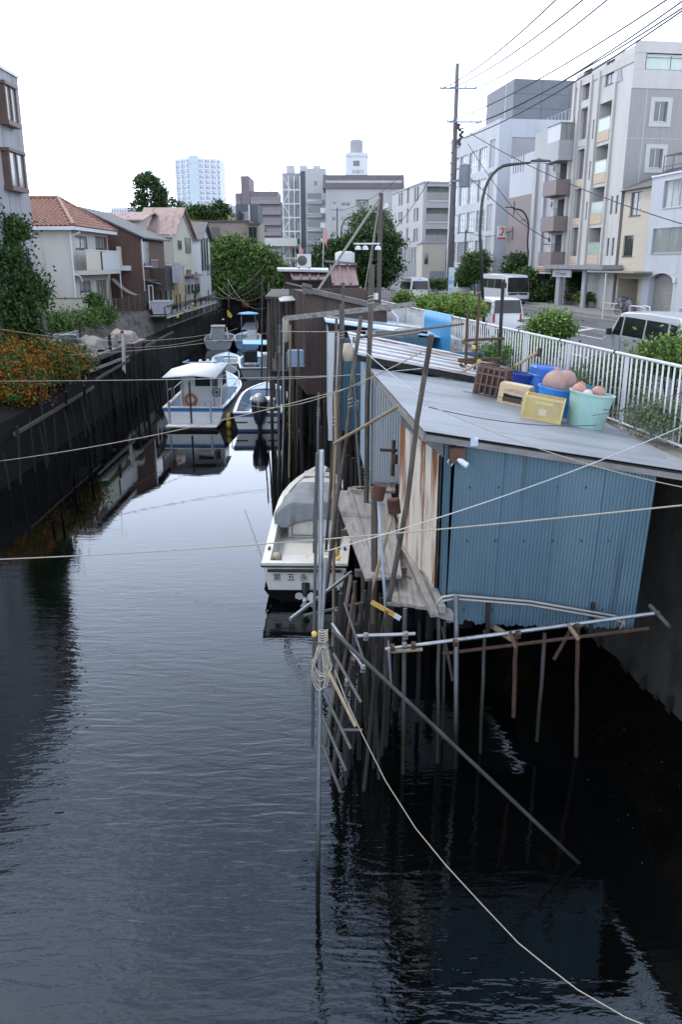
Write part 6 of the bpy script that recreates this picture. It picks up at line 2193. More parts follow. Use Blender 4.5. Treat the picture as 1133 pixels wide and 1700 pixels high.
# piles under the shed: (top px, top py, bottom px, bottom py, Y, radius, material, words)
pil = [
    (673, 1010, 669, 1300, 11.6, .045, gp_t, 'pipe pile at the near end of the lower plank deck'),
    (729, 1020, 726, 1320, 11.9, .04, gp_t, 'thin pipe pile below the blue shed left corner'),
    (739, 1030, 736, 1200, 12.6, .035, gp_t, 'faint rear pile behind the left corner pile'),
    (758, 988, 757, 1310, 11.75, .05, gv_t, 'galvanised pile crossing the conduits at the shed wall'),
    (806, 1045, 797, 1280, 12.2, .04, gp_t, 'grey pipe pile second from the galvanised one'),
    (857, 1050, 853, 1190, 12.0, .045, rust_m, 'rusty stub pile under the middle of the blue shed'),
    (905, 1050, 892, 1230, 12.2, .045, gp_t, 'leaning pipe pile right of the rusty stub pile'),
    (960, 1045, 957, 1220, 12.1, .045, algae('rust_growth', 'rust', (.03, .025, .018), -.4, .6), 'rusty pile nearest the concrete wall'),
    (645, 1010, 640, 1250, 12.4, .06, wp_t, 'thick timber pile behind the leaning pole foot'),
    (697, 1030, 694, 1180, 13.2, .05, wood_dark, 'dim pile deep under the rust panels'),
    (660, 1080, 655, 1230, 13.6, .07, wood_dark, 'dim thick pile deep behind the near deck end'),
    (616, 960, 610, 1260, 13.2, .06, wp_t, 'timber pile under the raised walkway end'),
    (590, 965, 583, 1230, 14.0, .05, wp_t, 'slim timber pile left of the walkway end'),
    (575, 950, 570, 1200, 14.6, .05, wood_dark, 'dark pile beside the slanting silver pipe'),
    (600, 1000, 596, 1290, 12.0, .05, wood_dark, 'dark pile amid the lattice pipes'),
    (566, 985, 556, 1320, 11.6, .045, wood_dark, 'dark pile at the outer edge of the lattice'),
    (632, 985, 628, 1180, 13.0, .045, wood_dark, 'dark pile behind the orange lettered board'),
]
for (x0, y0, x1, y1, Y, r_, m_, lab) in pil:
    p = at(x0, y0, Y)
    q = at(x1, y1, Y)
    d = q - p
    if q.z > WZ - .3:
        q = p + d * ((WZ - .5 - p.z) / d.z)
    if 'stub' in lab:
        q = at(x1, y1, Y)
    pole('pile', p, q, r_ * .8, m_, lab, 'pile', j=.01)
# many dim piles further along under the decks and sheds
for k in range(46):
    rr = random.Random(100 + k)
    s_ = 2 + k * .72
    p = sp(s_, rr.uniform(-4.9, -2.4), 0)
    ht = rr.uniform(1.5, 2.2)
    pole('back_pile', (p.x + rr.uniform(-.1, .1), p.y, ht), (p.x, p.y, WZ - .6), rr.uniform(.05, .09), wood_dark, 'dark wet pile in the shadow below the row of sheds', 'pile', group='shadowed piles under the sheds', seg=3)
# horizontal pipes
pipes = [
    (590, 1056, 690, 1052, 11.3, 11.3, .03, galv, 'short bright pipe clamped across the leaning pole'),
    (640, 1078, 1095, 1017, 11.55, 11.55, .032, galv, 'long galvanised pipe running below the blue shed wall'),
    (645, 1082, 702, 1078, 11.4, 11.4, .03, wood_tan, 'short tan pipe end beside the clamps'),
    (735, 1085, 1078, 1043, 11.8, 11.8, .03, algae('rust2', 'rust', (.1, .05, .03), -3, -2.5), 'rusty brown pipe parallel below the long galvanised pipe'),
    (482, 1028, 584, 950, 12.0, 14.0, .03, galv, 'silver pipe slanting up from the nearest pole to the walkway'),
    (505, 1022, 608, 1000, 12.0, 12.6, .03, galv_d, 'grey pipe lying level behind the slanting silver pipe'),
    (552, 1035, 606, 1112, 11.53, 10.85, .026, galv, 'upper pale pipe slanting down right of the rope coil'),
    (554, 1085, 600, 1166, 10.85, 10.17, .026, galv_d, 'middle grey pipe slanting below the rope coil'),
    (541, 1105, 591, 1206, 10.4, 9.72, .026, wood_tan, 'tan pipe slanting beside the rope line'),
    (538, 1150, 583, 1243, 10.4, 9.83, .026, gp_t, 'lower green stained pipe of the lattice'),
    (530, 1175, 575, 1280, 10.4, 9.72, .026, gp_t, 'lowest but one stained pipe of the lattice'),
    (530, 1222, 566, 1315, 10.06, 9.6, .026, gp_t, 'lowest stained pipe of the lattice at the water'),
    (583, 955, 540, 1240, 12.5, 10.73, .035, wp_t, 'weathered stake crossing the lattice from upper right'),
    (605, 985, 552, 1285, 12.2, 10.4, .035, wood_dark, 'dark stake crossing the lattice to the water'),
    (566, 1212, 602, 1212, 10.51, 10.51, .024, gp_t, 'short mossy cross pipe low in the lattice'),
    (588, 985, 570, 1110, 12.2, 11.5, .03, rust_m, 'rusty stake leaning behind the upper pale pipe'),
    (572, 1000, 604, 1095, 11.5, 11.0, .022, galv_d, 'thin pipe crossing behind the rusty stake'),
    (848, 1050, 857, 1077, 11.4, 11.0, .03, rust_m, 'rusty pipe end sticking out below the shed middle'),
    (945, 1038, 960, 1060, 11.4, 11.0, .032, wood_tan, 'tan pipe end sticking out near the right end'),
    (1080, 1005, 1112, 1040, 11.7, 11.2, .035, galv_d, 'grey pipe stub projecting from the concrete wall'),
    (812, 1035, 850, 1060, 12.2, 11.5, .05, wood_tan, 'orange stained timber end under the shed edge'),
    (735, 1040, 752, 1130, 12.3, 12.0, .025, wp_t, 'thin stick leaning on the corner pile'),
    (962, 1020, 920, 1095, 12.2, 12.0, .03, rust_m, 'rusty brace under the right end of the blue shed'),
]
for (x0, y0, x1, y1, Ya, Yb2, r_, m_, lab) in pipes:
    pole('scaffold_pipe', at(x0, y0, Ya), at(x1, y1, Yb2), r_, m_, lab, 'pipe', j=.004, seg=3)
for k in range(22):
    rr = random.Random(500 + k)
    x0 = rr.uniform(556, 655)
    p = at(x0, rr.uniform(960, 1080), rr.uniform(11.2, 13.8))
    q = V((p.x + rr.uniform(-.35, .25), p.y + rr.uniform(-.9, .5), WZ - .5))
    pole('tangled_stake', p, q, rr.uniform(.022, .042), wood_dark if k % 4 else gp_t, 'thin dark stake in the tangle under the plank walkways', 'stake', group='tangled stakes under the walkways', seg=3)
# clamps at the crossings
clamp_m = mat('clamp_metal', (.30, .31, .31), (.17, .12, .09), rough=.5, metal=.5, sc=(14, 14, 14))
for k, (px, py, Y, w1, w2) in enumerate((
        (608, 1055, 11.2, 'at the left end of the short bright pipe', clamp_m), (674, 1053, 11.2, 'at the right end of the short bright pipe', clamp_m), (652, 1074, 11.4, 'left of the pair below the short bright pipe', rust_m),
        (672, 1071, 11.35, 'shiny one of the pair below the short bright pipe', clamp_m), (687, 1070, 11.4, 'just right of the shiny clamp', rust_m), (757, 1066, 11.45, 'where the galvanised pile meets the long pipe', rust_m),
        (861, 1052, 11.45, 'on the long pipe below the shed middle', rust_m), (959, 1040, 11.45, 'on the long pipe near its right end', rust_m), (521, 1000, 11.9, 'where the slanting silver pipe passes the pole', clamp_m), (603, 1108, 10.8, 'at the foot of the upper pale pipe', clamp_m), (586, 1096, 10.95, 'rusty, a hand above the foot of the upper pale pipe', rust_m), (577, 1130, 10.5, 'on the middle grey pipe of the lattice', clamp_m))):
    q = at(px, py, Y)
    t = thing('pipe_clamp', 'scaffold clamp ' + w1, 'clamp', q, 0, 'scaffold clamps')
    MB().lathe([(.045, -.035), (.05, -.03), (.05, .03), (.045, .035)], q, 10, axis='x').bw('collar', w2, t)
    MB().tube(q + V((.0, -.03, .02)), q + V((.02, -.09, .055)), .012, n=6).bw('bolt', clamp_m, t)
    MB().box(q.x - .04, q.x + .03, q.y - .055, q.y + .01, q.z - .055, q.z - .04).bw('hinge_plate', w2, t)

# ------------------------------------------------------------------ white fence on the kerb
t = thing('white_fence', 'white tubular steel railing with peeling posts along the kerb', 'fence', sp(0, 0, CURB))
fence_m = mat('white_fence_paint', (.62, .63, .62), (.54, .55, .53), rough=.5, sc=(3, 3, 3), c3=(.33, .25, .17), sc3=(5, 5, 2), lo3=.66, hi3=.74)
FT = CURB + 1.455
proto_bar = MB().tube((0, 0, 0), (0, 0, 1.30), .0165, n=6).build('bar', fence_m, t, smooth=True)
proto_post = MB().tube((0, 0, 0), (0, 0, 1.42), .042, n=10).build('post', fence_m, t, smooth=True, auto=50)
inv = _wm(t).inverted()
first_b = first_p = True
nb_ = 0
sec = 2.65
joint_m = MB().tube((0, 0, -.03), (0, 0, .03), .036, n=10).build('rail_joint', wood_dark, t, smooth=True)
for k in range(-4, 10):
    s0 = 1.53 + k * sec
    p = inv @ sp(s0, 0, CURB)
    if first_p:
        proto_post.location = p
        first_p = False
    else:
        inst(proto_post, 'post', t, Matrix.Translation(p))
    if s0 < 12:
        nbars, step = 13, .19
    else:
        nbars, step = 13, .19
    for j in range(nbars):
        q = inv @ sp(s0 + .18 + j * step, 0, CURB + .13)
        if first_b:
            proto_bar.location = q
            first_b = False
        else:
            inst(proto_bar, 'bar', t, Matrix.Translation(q))
    rot = SD.to_track_quat('Z', 'Y').to_matrix().to_4x4()
    jj = Matrix.Translation(inv @ sp(s0 + .5, 0, FT)) @ rot
    if k == -4:
        joint_m.matrix_local = jj
    else:
        inst(joint_m, 'rail_joint', t, jj)
s_a, s_b = 1.53 - 4 * sec, 1.53 + 10 * sec
MB().tube(sp(s_a, 0, FT), sp(s_b, 0, FT), .03, n=10).bw('top_rail', fence_m, t, smooth=True)
MB().tube(sp(s_a, 0, CURB + .13), sp(s_b, 0, CURB + .13), .026, n=8).bw('bottom_rail', fence_m, t, smooth=True)
# far solid part of the fence with torn sheeting
t = thing('white_board_fence', 'white ribbed board fence with torn patches beyond the blue tarpaulin', 'fence', sp(27, 0, CURB))
for k in range(20):
    s0 = s_b + .05 + k * .8
    for j in range(4):
        p, q = sp(s0 + j * .2, 0, 0), sp(s0 + j * .2 + .17, 0, 0)
        MB().slab([V((p.x, p.y, CURB)), V((q.x, q.y, CURB)), V((q.x, q.y, FT - .02)), V((p.x, p.y, FT - .02))], SN * .03).bw('board', fence_m, t)
MB().tube(sp(s_b, -.02, FT), sp(s_b + 16, -.02, FT), .035, n=8).bw('top_rail', fence_m, t)
# blue tarpaulin sheet
p0_, p1_ = on(708, 517, FT + .02), on(753, 529, FT + .02)
sa, sb2 = su(708, 0, FT), su(753, 0, FT)
rows = []
for i in range(13):
    u = i / 12
    sx_ = sa + (sb2 - sa) * u
    fold = .014 * math.sin(u * 17) + .008 * math.sin(u * 43 + 1)
    rows.append([sp(sx_, .05, FT + .035), sp(sx_, -.06, FT + .035)] + [sp(sx_, -.07 + fold * v, FT - 1.35 * v + .03 * math.sin(u * 9) * v) for v in (.25, .5, .75, 1)])
tag(MB().loft(rows).build('blue_tarpaulin', mat('blue_tarp', (.035, .27, .55), (.055, .33, .62), rough=.45, sc=(6, 6, 1)), smooth=True), 'bright blue tarpaulin hung over the white fence', 'tarpaulin')

# ------------------------------------------------------------------ rusty pipe frame behind the crates
t = thing('rusty_pipe_frame', 'rusty scaffold frame standing at the fence behind the brown crate', 'frame', on(790, 655, 4.2))
Yf_ = 19.6
for (x0, y0, x1, y1, Y, r_, m_) in ((797, 486, 787, 640, 19.8, .035, rust_m), (777, 515, 772, 650, 20.4, .035, rust_m), (836, 468, 828, 612, 20.6, .045, wood_dark)):
    MB().tube(at(x0, y0, Y), at(x1, y1, Y), r_, n=8).bw('upright', m_, t)
for (x0, y0, x1, y1, Ya, Yb2, r_) in ((771, 565, 838, 562, 20.2, 20.4, .035), (762, 598, 832, 596, 20.0, 20.4, .045), (768, 567, 788, 578, 20, 19.3, .035), (765, 605, 800, 640, 20, 19.4, .04), (762, 600, 830, 607, 19.8, 20.2, .03)):
    MB().tube(at(x0, y0, Ya), at(x1, y1, Yb2), r_, n=8).bw('cross_pipe', rust_m, t)
for (px, py, Y) in ((787, 577, 19.25), (796, 600, 19.3)):
    MB().lathe([(.01, -.05), (.05, -.03), (.05, .03), (.01, .05)], at(px, py, Y), 10).bw('yellow_cap', yel_float, t)
pole('tan_rail', at(738, 632, 18.9), at(797, 603, 19.2), .035, wood_tan, 'tan pole resting against the rusty scaffold frame', 'pole')
pole('tan_rail', at(855, 608, 17.9), at(893, 585, 18.4), .035, wood_tan, 'tan pole leaning above the blue barrel', 'pole')
tag(MB().tube(at(893, 592, 18.4), at(898, 578, 18.4), .06, n=8).build('rust_block', rust_m), 'rusty pipe end with yellow cap above the blue barrel', 'pipe')

# ------------------------------------------------------------------ things on the roof
def rz(x, y):
    """height of the blue shed's roof"""
    best = None
    a = (x - 1.22 + .09 * (y - 11.86)) / 4.1
    c = (y - 11.86) / 6.69
    return roofpt(max(0, min(1, a)), max(0, min(1, c))).z + .012


def on_roof(px, py):
    z = 4.3
    for _ in range(8):
        p = on(px, py, z)
        z = rz(p.x, p.y)
    return V((p.x, p.y, z))


def crate(name, label, px, py, L, W, H, rot, m, style, tilt=0.):
    p = on_roof(px, py)
    t = thing(name, label, 'crate', p, rot)
    b = MB()
    if style == 'bottle':                 # open lattice beverage crate
        for z in (0, H * .36, H * .72, H - .035):
            hh = .035 if z < H * .9 else .03
            for s_ in (-1, 1):
                b.box(-L / 2, L / 2, s_ * W / 2 - .012, s_ * W / 2 + .012, z, z + hh)
                b.box(s_ * L / 2 - .012, s_ * L / 2 + .012, -W / 2 + .012, W / 2 - .012, z, z + hh)
        b.build('rail', m, t)
        b = MB()
        for k in range(6):
            x = -L / 2 + L * k / 5
            for s_ in (-1, 1):
                b.box(x - .014, x + .014, s_ * W / 2 - .016, s_ * W / 2 + .016, 0, H)
        for k in range(1, 4):
            y = -W / 2 + W * k / 4
            for s_ in (-1, 1):
                b.box(s_ * L / 2 - .016, s_ * L / 2 + .016, y - .014, y + .014, 0, H)
        b.build('upright', m, t)
        b = MB()
        for k in range(1, 5):
            b.box(-L / 2 + L * k / 5 - .005, -L / 2 + L * k / 5 + .005, -W / 2, W / 2, .05, H - .01)
        for k in range(1, 4):
            b.box(-L / 2, L / 2, -W / 2 + W * k / 4 - .005, -W / 2 + W * k / 4 + .005, .05, H - .012)
        b.build('divider', m, t)
    elif style == 'beer':                 # upside-down crate: solid band with big openings
        b.box(-L / 2, L / 2, -W / 2, W / 2, H - .02, H)
        for s_ in (-1, 1):
            y = s_ * W / 2
            b.box(-L / 2, L / 2, y - .012, y + .012, H * .52, H - .02)
            b.box(-L / 2, L / 2, y - .012, y + .012, 0, .05)
            x = s_ * L / 2
            b.box(x - .012, x + .012, -W / 2 + .012, W / 2 - .012, H * .6, H - .02)
            b.box(x - .012, x + .012, -W / 2 + .012, W / 2 - .012, 0, .05)
            for x2 in (-L / 2 + .05, L / 2 - .05):
                b.box(x2 - .05, x2 + .05, y - .012, y + .012, .05, H * .52)
            for y2 in (-W / 2 + .06, W / 2 - .06):
                b.box(x - .012, x + .012, y2 - .045, y2 + .045, .05, H * .6)
        bo = b.build('body', m, t)
        MB().box(-L / 2 + .02, L / 2 - .02, -W / 2 + .02, W / 2 - .02, .03, H * .35).build('contents', mat('dark_red_stuff', (.10, .04, .025), rough=.7), t)
        red = mat('red_print', (.5, .10, .10), rough=.6)
        lettering('SAPPORO', .085, Matrix(((1, 0, 0, 0), (0, 0, -1, -W / 2 - .0125), (0, 1, 0, H * .62), (0, 0, 0, 1))), red, bo, 'print')
    else:                                 # yellow mesh container
        g = .028
        nx, nzz, ny = int(L / g), int(H / g), int(W / g)
        for s_ in (-1, 1):
            y = s_ * W / 2
            for k in range(nx + 1):
                x = -L / 2 + L * k / nx
                b.box(x - .0065, x + .0065, y - .005, y + .005, .03, H - .04)
            for k in range(1, nzz):
                z = H * k / nzz
                b.box(-L / 2, L / 2, y - .0045, y + .0045, z - .0065, z + .0065)
            x = s_ * L / 2
            for k in range(ny + 1):
                yy_ = -W / 2 + W * k / ny
                b.box(x - .005, x + .005, yy_ - .0065, yy_ + .0065, .03, H - .04)
            for k in range(1, nzz):
                z = H * k / nzz
                b.box(x - .0045, x + .0045, -W / 2, W / 2, z - .0065, z + .0065)
        tag(b.build('mesh_side', m, t), kind='stuff')
        b = MB()
        for s_ in (-1, 1):
            b.box(-L / 2 - .012, L / 2 + .012, s_ * W / 2 - .014, s_ * W / 2 + .014, H - .045, H)
            b.box(s_ * L / 2 - .014, s_ * L / 2 + .014, -W / 2 + .014, W / 2 - .014, H - .045, H - .001)
            b.box(-L / 2 - .008, L / 2 + .008, s_ * W / 2 - .012, s_ * W / 2 + .012, 0, .035)
            b.box(s_ * L / 2 - .012, s_ * L / 2 + .012, -W / 2 + .012, W / 2 - .012, 0, .034)
            for s2 in (-1, 1):
                b.box(s_ * L / 2 - .03, s_ * L / 2 + .013, s2 * W / 2 - .013, s2 * W / 2 + .013, .035, H - .045)
        b.build('rim', m, t)
        MB().box(-L / 2 + .01, L / 2 - .01, -W / 2 + .01, W / 2 - .01, .012, .03).build('base', m, t)
        MB().box(-.07, .07, -W / 2 - .012, -W / 2 - .002, H * .22, H * .5).build('name_plate', mat('pale_plate', (.55, .48, .33), rough=.6), t)
        MB().box(-.16, .16, -W / 2 - .012, -W / 2 - .003, H * .68, H * .82).build('hand_bar', m, t)
    return t


crate('brown_bottle_crate', 'dark brown lattice bottle crate at the far roof edge', 814, 658, .60, .44, .60, math.radians(-28), mat('brown_plastic', (.10, .05, .035), (.13, .07, .05), rough=.45, sc=(5, 5, 5)), 'bottle')
crate('cream_beer_crate', 'cream crate with red print turned upside down on the roof', 853, 671, .58, .44, .40, math.radians(-24), mat('cream_plastic', (.56, .42, .24), (.62, .48, .29), rough=.45, sc=(4, 4, 4)), 'beer')
crate('yellow_mesh_crate', 'yellow mesh crate in front of the blue tub', 899, 696, .68, .46, .42, math.radians(-16), mat('yellow_plastic', (.52, .40, .14), (.60, .47, .19), rough=.45, sc=(4, 4, 4)), 'mesh')


def tub(name, label, px, py, r0, r1, h, m, cat='tub', open_=True, th=.012):
    p = on_roof(px, py)
    t = thing(name, label, cat, p)
    if open_:
        prof = [(r0 * .1, .0), (r0, 0), (r0 + (r1 - r0) * .5, h * .5), (r1, h - .03), (r1 + .025, h - .03), (r1 + .025, h), (r1 - th, h), (r0 + (r1 - r0) * .5 - th, h * .5), (r0 - th, .03), (.01, .03)]
    else:
        prof = [(r1 * .85, 0), (r1, .05), (r1, h * .34), (r1 + .012, h * .36), (r1, h * .38), (r1, h * .66), (r1 + .012, h * .68), (r1, h * .7), (r1, h - .05), (r1 * .9, h), (r1 * .85, h - .02), (.01, h - .02)]
    MB().lathe(prof, (0, 0, 0), 32, cap=False).build('wall', m, t, smooth=True, auto=35)
    return t, p


blue_p = mat('blue_plastic', (.012, .11, .42), (.02, .14, .48), rough=.4, sc=(5, 5, 2), bump=.03)
blue_d = mat('deep_blue_plastic', (.008, .035, .24), (.012, .05, .30), rough=.4, sc=(5, 5, 2))
blue_l = mat('azure_plastic', (.02, .20, .58), (.03, .24, .64), rough=.4, sc=(5, 5, 2))
mint = mat('mint_plastic', (.26, .45, .40), (.34, .53, .48), rough=.5, sc=(3, 3, 1.5), c3=(.20, .36, .31), sc3=(2, 2, 2))
teal_p = mat('teal_plastic', (.02, .16, .20), (.03, .2, .25), rough=.45, sc=(4, 4, 2))
buoy_m = mat('pink_float', (.30, .175, .15), (.38, .235, .20), rough=.65, sc=(5, 5, 5), bump=.15, c3=(.44, .33, .30), sc3=(3, 3, 3), lo3=.5, hi3=.7)
tub('deep_blue_tub', 'deep blue open tub behind the cream crate', 862, 650, .27, .36, .42, blue_d)
t, p = tub('blue_barrel', 'upright blue plastic barrel beside the fence', 899, 657, .36, .38, .66, blue_p, 'barrel', open_=False)
t, pt = tub('azure_tub', 'bright blue tub holding a large pink float', 919, 688, .30, .38, .52, blue_l)
tub('teal_tub', 'dark teal tub mostly hidden behind the mint bucket', 950, 684, .3, .36, .56, teal_p)
t, pm = tub('mint_bucket', 'pale mint green bucket filled with small pink floats', 971, 707, .32, .39, .62, mint, 'bucket')


def ball(name, label, c, r, m, nub=True):
    prof = [(.005, -r)] + [(r * math.cos(a), r * math.sin(a)) for a in [math.radians(x) for x in range(-75, 76, 15)]] + ([(r * .16, r * .99), (r * .13, r * 1.17), (.005, r * 1.2)] if nub else [(.005, r)])
    return tag(MB().lathe(prof, c, 28, cap=False).build(name, m, smooth=True), label, 'float')


ball('large_float', 'large dusty pink round float sitting in the bright blue tub', pt + V((.02, 0, .58)), .27, buoy_m)
q = at(940, 632, pm.y + .85)
ball('grey_pink_float', 'grey pink float behind the large pink one', V((q.x, q.y, q.z)), .20, buoy_m, nub=False)
for k, (dx, dy, dz, r_, lab) in enumerate(((-.15, .02, .64, .13, 'small pink float at the left rim of the mint bucket'), (.19, .0, .60, .125, 'small pink float at the right rim of the mint bucket'), (-.04, -.14, .58, .1, 'pale small float low between two pink ones in the mint bucket'))):
    ball('small_float', lab, pm + V((dx, dy, dz)), r_, mat('coral_float', (.40, .19, .15), (.46, .27, .22), rough=.6, sc=(6, 6, 6)) if k < 2 else mat('pale_float', (.55, .45, .42), rough=.6), nub=False)
q = at(965, 642, pm.y + .5)
tag(MB().lathe([(.05, -.08), (.09, -.05), (.09, .05), (.03, .09)], q, 10).build('orange_block', mat('orange_rust', (.4, .15, .04), rough=.6), smooth=True), 'small orange float beside the grey pink float', 'float')
tub('shallow_tray', 'dark rimmed tub under the grey pink float', 938, 668, .22, .26, .35, teal_p)

# everything on the roof leans with its slope
RT = Matrix.Rotation(math.radians(8.6), 4, 'Y')
for o in list(COL.objects):
    if o.parent is None and o.name.split('.')[0] in ('brown_bottle_crate', 'cream_beer_crate', 'yellow_mesh_crate', 'deep_blue_tub', 'blue_barrel', 'azure_tub', 'teal_tub', 'mint_bucket', 'shallow_tray'):
        o.rotation_euler = (RT @ Matrix.Rotation(o.rotation_euler.z, 4, 'Z')).to_euler()
# ------------------------------------------------------------------ boats
gel = mat('gelcoat', (.72, .72, .70), (.78, .78, .76), rough=.32, sc=(1.2, 1.2, 1.2), coat=.2)
gel_c = mat('cream_gelcoat', (.66, .64, .57), (.72, .70, .63), rough=.38, sc=(1.2, 1.2, 1.2), coat=.2, c3=(.55, .52, .45), sc3=(2.5, 2.5, 2.5), lo3=.56, hi3=.75)
gel_b = mat('blue_gelcoat', (.17, .32, .52), (.22, .38, .58), rough=.4, sc=(1.5, 1.5, 1.5))
deck_b = mat('pale_blue_deck', (.40, .54, .68), (.48, .62, .75), rough=.55, sc=(2, 2, 2), c3=(.30, .41, .5), sc3=(2, 2, 2))
navy = mat('navy_stripe', (.02, .09, .32), (.03, .12, .38), rough=.4)
bstripe = mat('bright_blue_stripe', (.02, .20, .58), rough=.4)
black_r = mat('black_rubber', (.015, .015, .016), rough=.6)
grey_boat = mat('grey_hull', (.30, .32, .34), (.38, .40, .42), rough=.5, sc=(2, 2, 2))
antifoul = mat('antifoul', (.03, .07, .12), rough=.7)
cover_g = mat('grey_cover', (.19, .20, .21), (.25, .265, .275), rough=.65, sc=(2, 2, 2), bump=.25, bsc=(4, 4, 4))
dkglass = mat('cabin_glass', (.03, .04, .05), rough=.05, spec=.9)


def hull_sections(L, B, H, sheer=.35, n=13, trans=.9, flare=.82):
    """stern at y = 0, bow at y = L; rows of half sections"""
    rows = []
    for i in range(n):
        f = i / (n - 1)
        hb = B / 2 * (trans + (1 - trans) * min(1, f * 3)) * (1 - max(0, (f - .52) / .48) ** 2.3)
        hb = max(hb, .015)
        zt = H + sheer * f ** 2
        zc = .10 + .45 * max(0, f - .55) ** 1.5
        zk = -.22 + 1.8 * max(0., f - .8) ** 1.2
        rows.append((f * L, hb, zt, hb * flare, zc, min(zk, zt - .05)))
    return rows


def boat(name, label, stern, ang, L, B, H, hm, dm, stripe=None, sole=.42, cap_w=.13, sheer=.35, group=None, trans=.9, foredeck=.72, deckf=None, rub=True, boot=None):
    t = thing(name, label, 'boat', (stern.x, stern.y, WZ), ang, group)
    rows = hull_sections(L, B, H, sheer, trans=trans)
    b = MB()
    b.loft([[(-hb, y, zt), (-hb * .97, y, zt * .62 + .1), (-hc, y, zc), (0, y, zk), (hc, y, zc), (hb * .97, y, zt * .62 + .1), (hb, y, zt)] for y, hb, zt, hc, zc, zk in rows])
    y, hb, zt, hc, zc, zk = rows[0]
    b.poly((hb, y, zt), (hb * .97, y, zt * .62 + .1), (hc, y, zc), (0, y, zk), (-hc, y, zc), (-hb * .97, y, zt * .62 + .1), (-hb, y, zt))
    h = b.build('hull', hm, t, smooth=True, auto=38)
    if stripe:
        s_ = MB()
        for sg in (-1, 1):
            s_.loft([[(sg * (hb + .006), y, zt - .06), (sg * (hb * .985 + .006), y, zt - .24)] for y, hb, zt, *_ in rows])
        y, hb, zt, *_ = rows[0]
        s_.poly((-hb, -.006, zt - .06), (-hb * .985, -.006, zt - .22), (hb * .985, -.006, zt - .22), (hb, -.006, zt - .06))
        s_.build('stripe', stripe, h, smooth=False)
    if boot:
        s_ = MB()
        y, hb, zt, hc, zc, zk = rows[0]
        s_.poly((-hc * 1.03, -.007, zc + .02), (-hc * 1.0, -.007, -.1), (hc * 1.0, -.007, -.1), (hc * 1.03, -.007, zc + .02))
        s_.build('boot_top', boot, h)
    # gunwale cap and inner sides
    c = MB()
    for sg in (-1, 1):
        c.loft([[(sg * (hb + .03), y, zt - .05), (sg * (hb + .03), y, zt + .02), (sg * max(.0, hb - cap_w), y, zt + .03), (sg * max(.0, hb - cap_w), y, zt - .08)] for y, hb, zt, *_ in rows])
    y, hb, zt, *_ = rows[0]
    c.box(-hb - .03, hb + .03, -.03, .16, zt - .06, zt + .025)
    c.build('gunwale', gel if hm != gel_c else gel_c, t, smooth=True, auto=40)
    # sole and inner sides
    ff = foredeck
    ins = [r for r in rows if r[0] <= L * ff + .01]
    d = MB()
    d.loft([[(-max(.02, r[1] - cap_w), r[0] + (.14 if r[0] == 0 else 0), r[2] - .05), (-max(.02, r[1] * .93 - cap_w), r[0] + (.14 if r[0] == 0 else 0), sole), (max(.02, r[1] * .93 - cap_w), r[0] + (.14 if r[0] == 0 else 0), sole), (max(.02, r[1] - cap_w), r[0] + (.14 if r[0] == 0 else 0), r[2] - .05)] for r in ins])
    r0, r1 = ins[0], ins[-1]
    d.poly((-r0[1] + cap_w, .145, sole), (r0[1] - cap_w, .145, sole), (r0[1] - cap_w, .145, r0[2] - .05), (-r0[1] + cap_w, .145, r0[2] - .05))
    d.poly((-r1[1] + cap_w, r1[0], sole), (r1[1] - cap_w, r1[0], sole), (r1[1] - cap_w, r1[0], r1[2] - .02), (-r1[1] + cap_w, r1[0], r1[2] - .02))
    d.build('cockpit', dm, t, smooth=True, auto=35)
    fd = MB()
    tail = [r for r in rows if r[0] >= r1[0] - .01]
    fd.loft([[(-max(.01, r[1] - cap_w * .5), r[0], r[2] - .02), (0, r[0], r[2] + .05), (max(.01, r[1] - cap_w * .5), r[0], r[2] - .02)] for r in tail])
    fd.build('foredeck', deckf or dm, t, smooth=True)
    if rub:
        rb = MB()
        for sg in (-1, 1):
            rb.path([(sg * (r[1] + .035), r[0], r[2] - .06) for r in rows], .022, 6)
        rb.path([(-rows[0][1] - .03, -.04, rows[0][2] - .06), (rows[0][1] + .03, -.04, rows[0][2] - .06)], .025, 6)
        rb.build('rub_rail', black_r, t, smooth=True)
    return t, rows


def rotm(*ang):
    from mathutils import Euler
    return Euler(ang).to_matrix().to_4x4()


# ---- nearest: cream boat with grey cover, name on the transom
z_g = WZ + 1.0
s_c = on(506, 936, z_g)
bow = on(533, 769, z_g + .35)
Lh = (bow - s_c).length
ang = math.atan2(-(bow.x - s_c.x), bow.y - s_c.y)
wid = on(580, 932, z_g).x - on(431, 932, z_g).x
t, rows = boat('cream_motorboat', 'cream motorboat with grey tarpaulin cover moored beside the plank walkway', V((s_c.x, s_c.y, WZ)), ang, Lh, wid, 1.0, gel_c, gel_c, sole=.62, cap_w=.17, sheer=.3, foredeck=.80, trans=.93)
# transom well: inner stern locker, hatches
MB().box(-.78, .78, .18, .75, .62, .88).build('stern_locker', gel_c, t, bevel=.03)
for x0, x1 in ((-.72, -.05), (.02, .72)):
    MB().box(x0, x1, .80, 1.6, .63, .645).build('deck_hatch', gel, t, bevel=.004)
cab = MB().box(-.66, .66, 3.1, 5.0, .62, 1.4).build('console', gel, t, bevel=.04)
MB().box(-.52, .1, 3.085, 3.10, .72, 1.22).build('locker_door', gel_c, cab, bevel=.004)
b = MB().path([(-.55, 3.08, .70), (-.55, 3.08, 1.24), (.12, 3.08, 1.24), (.12, 3.08, .70), (-.55, 3.08, .70)], .009, 6)
b.build('door_seal', black_r, cab)
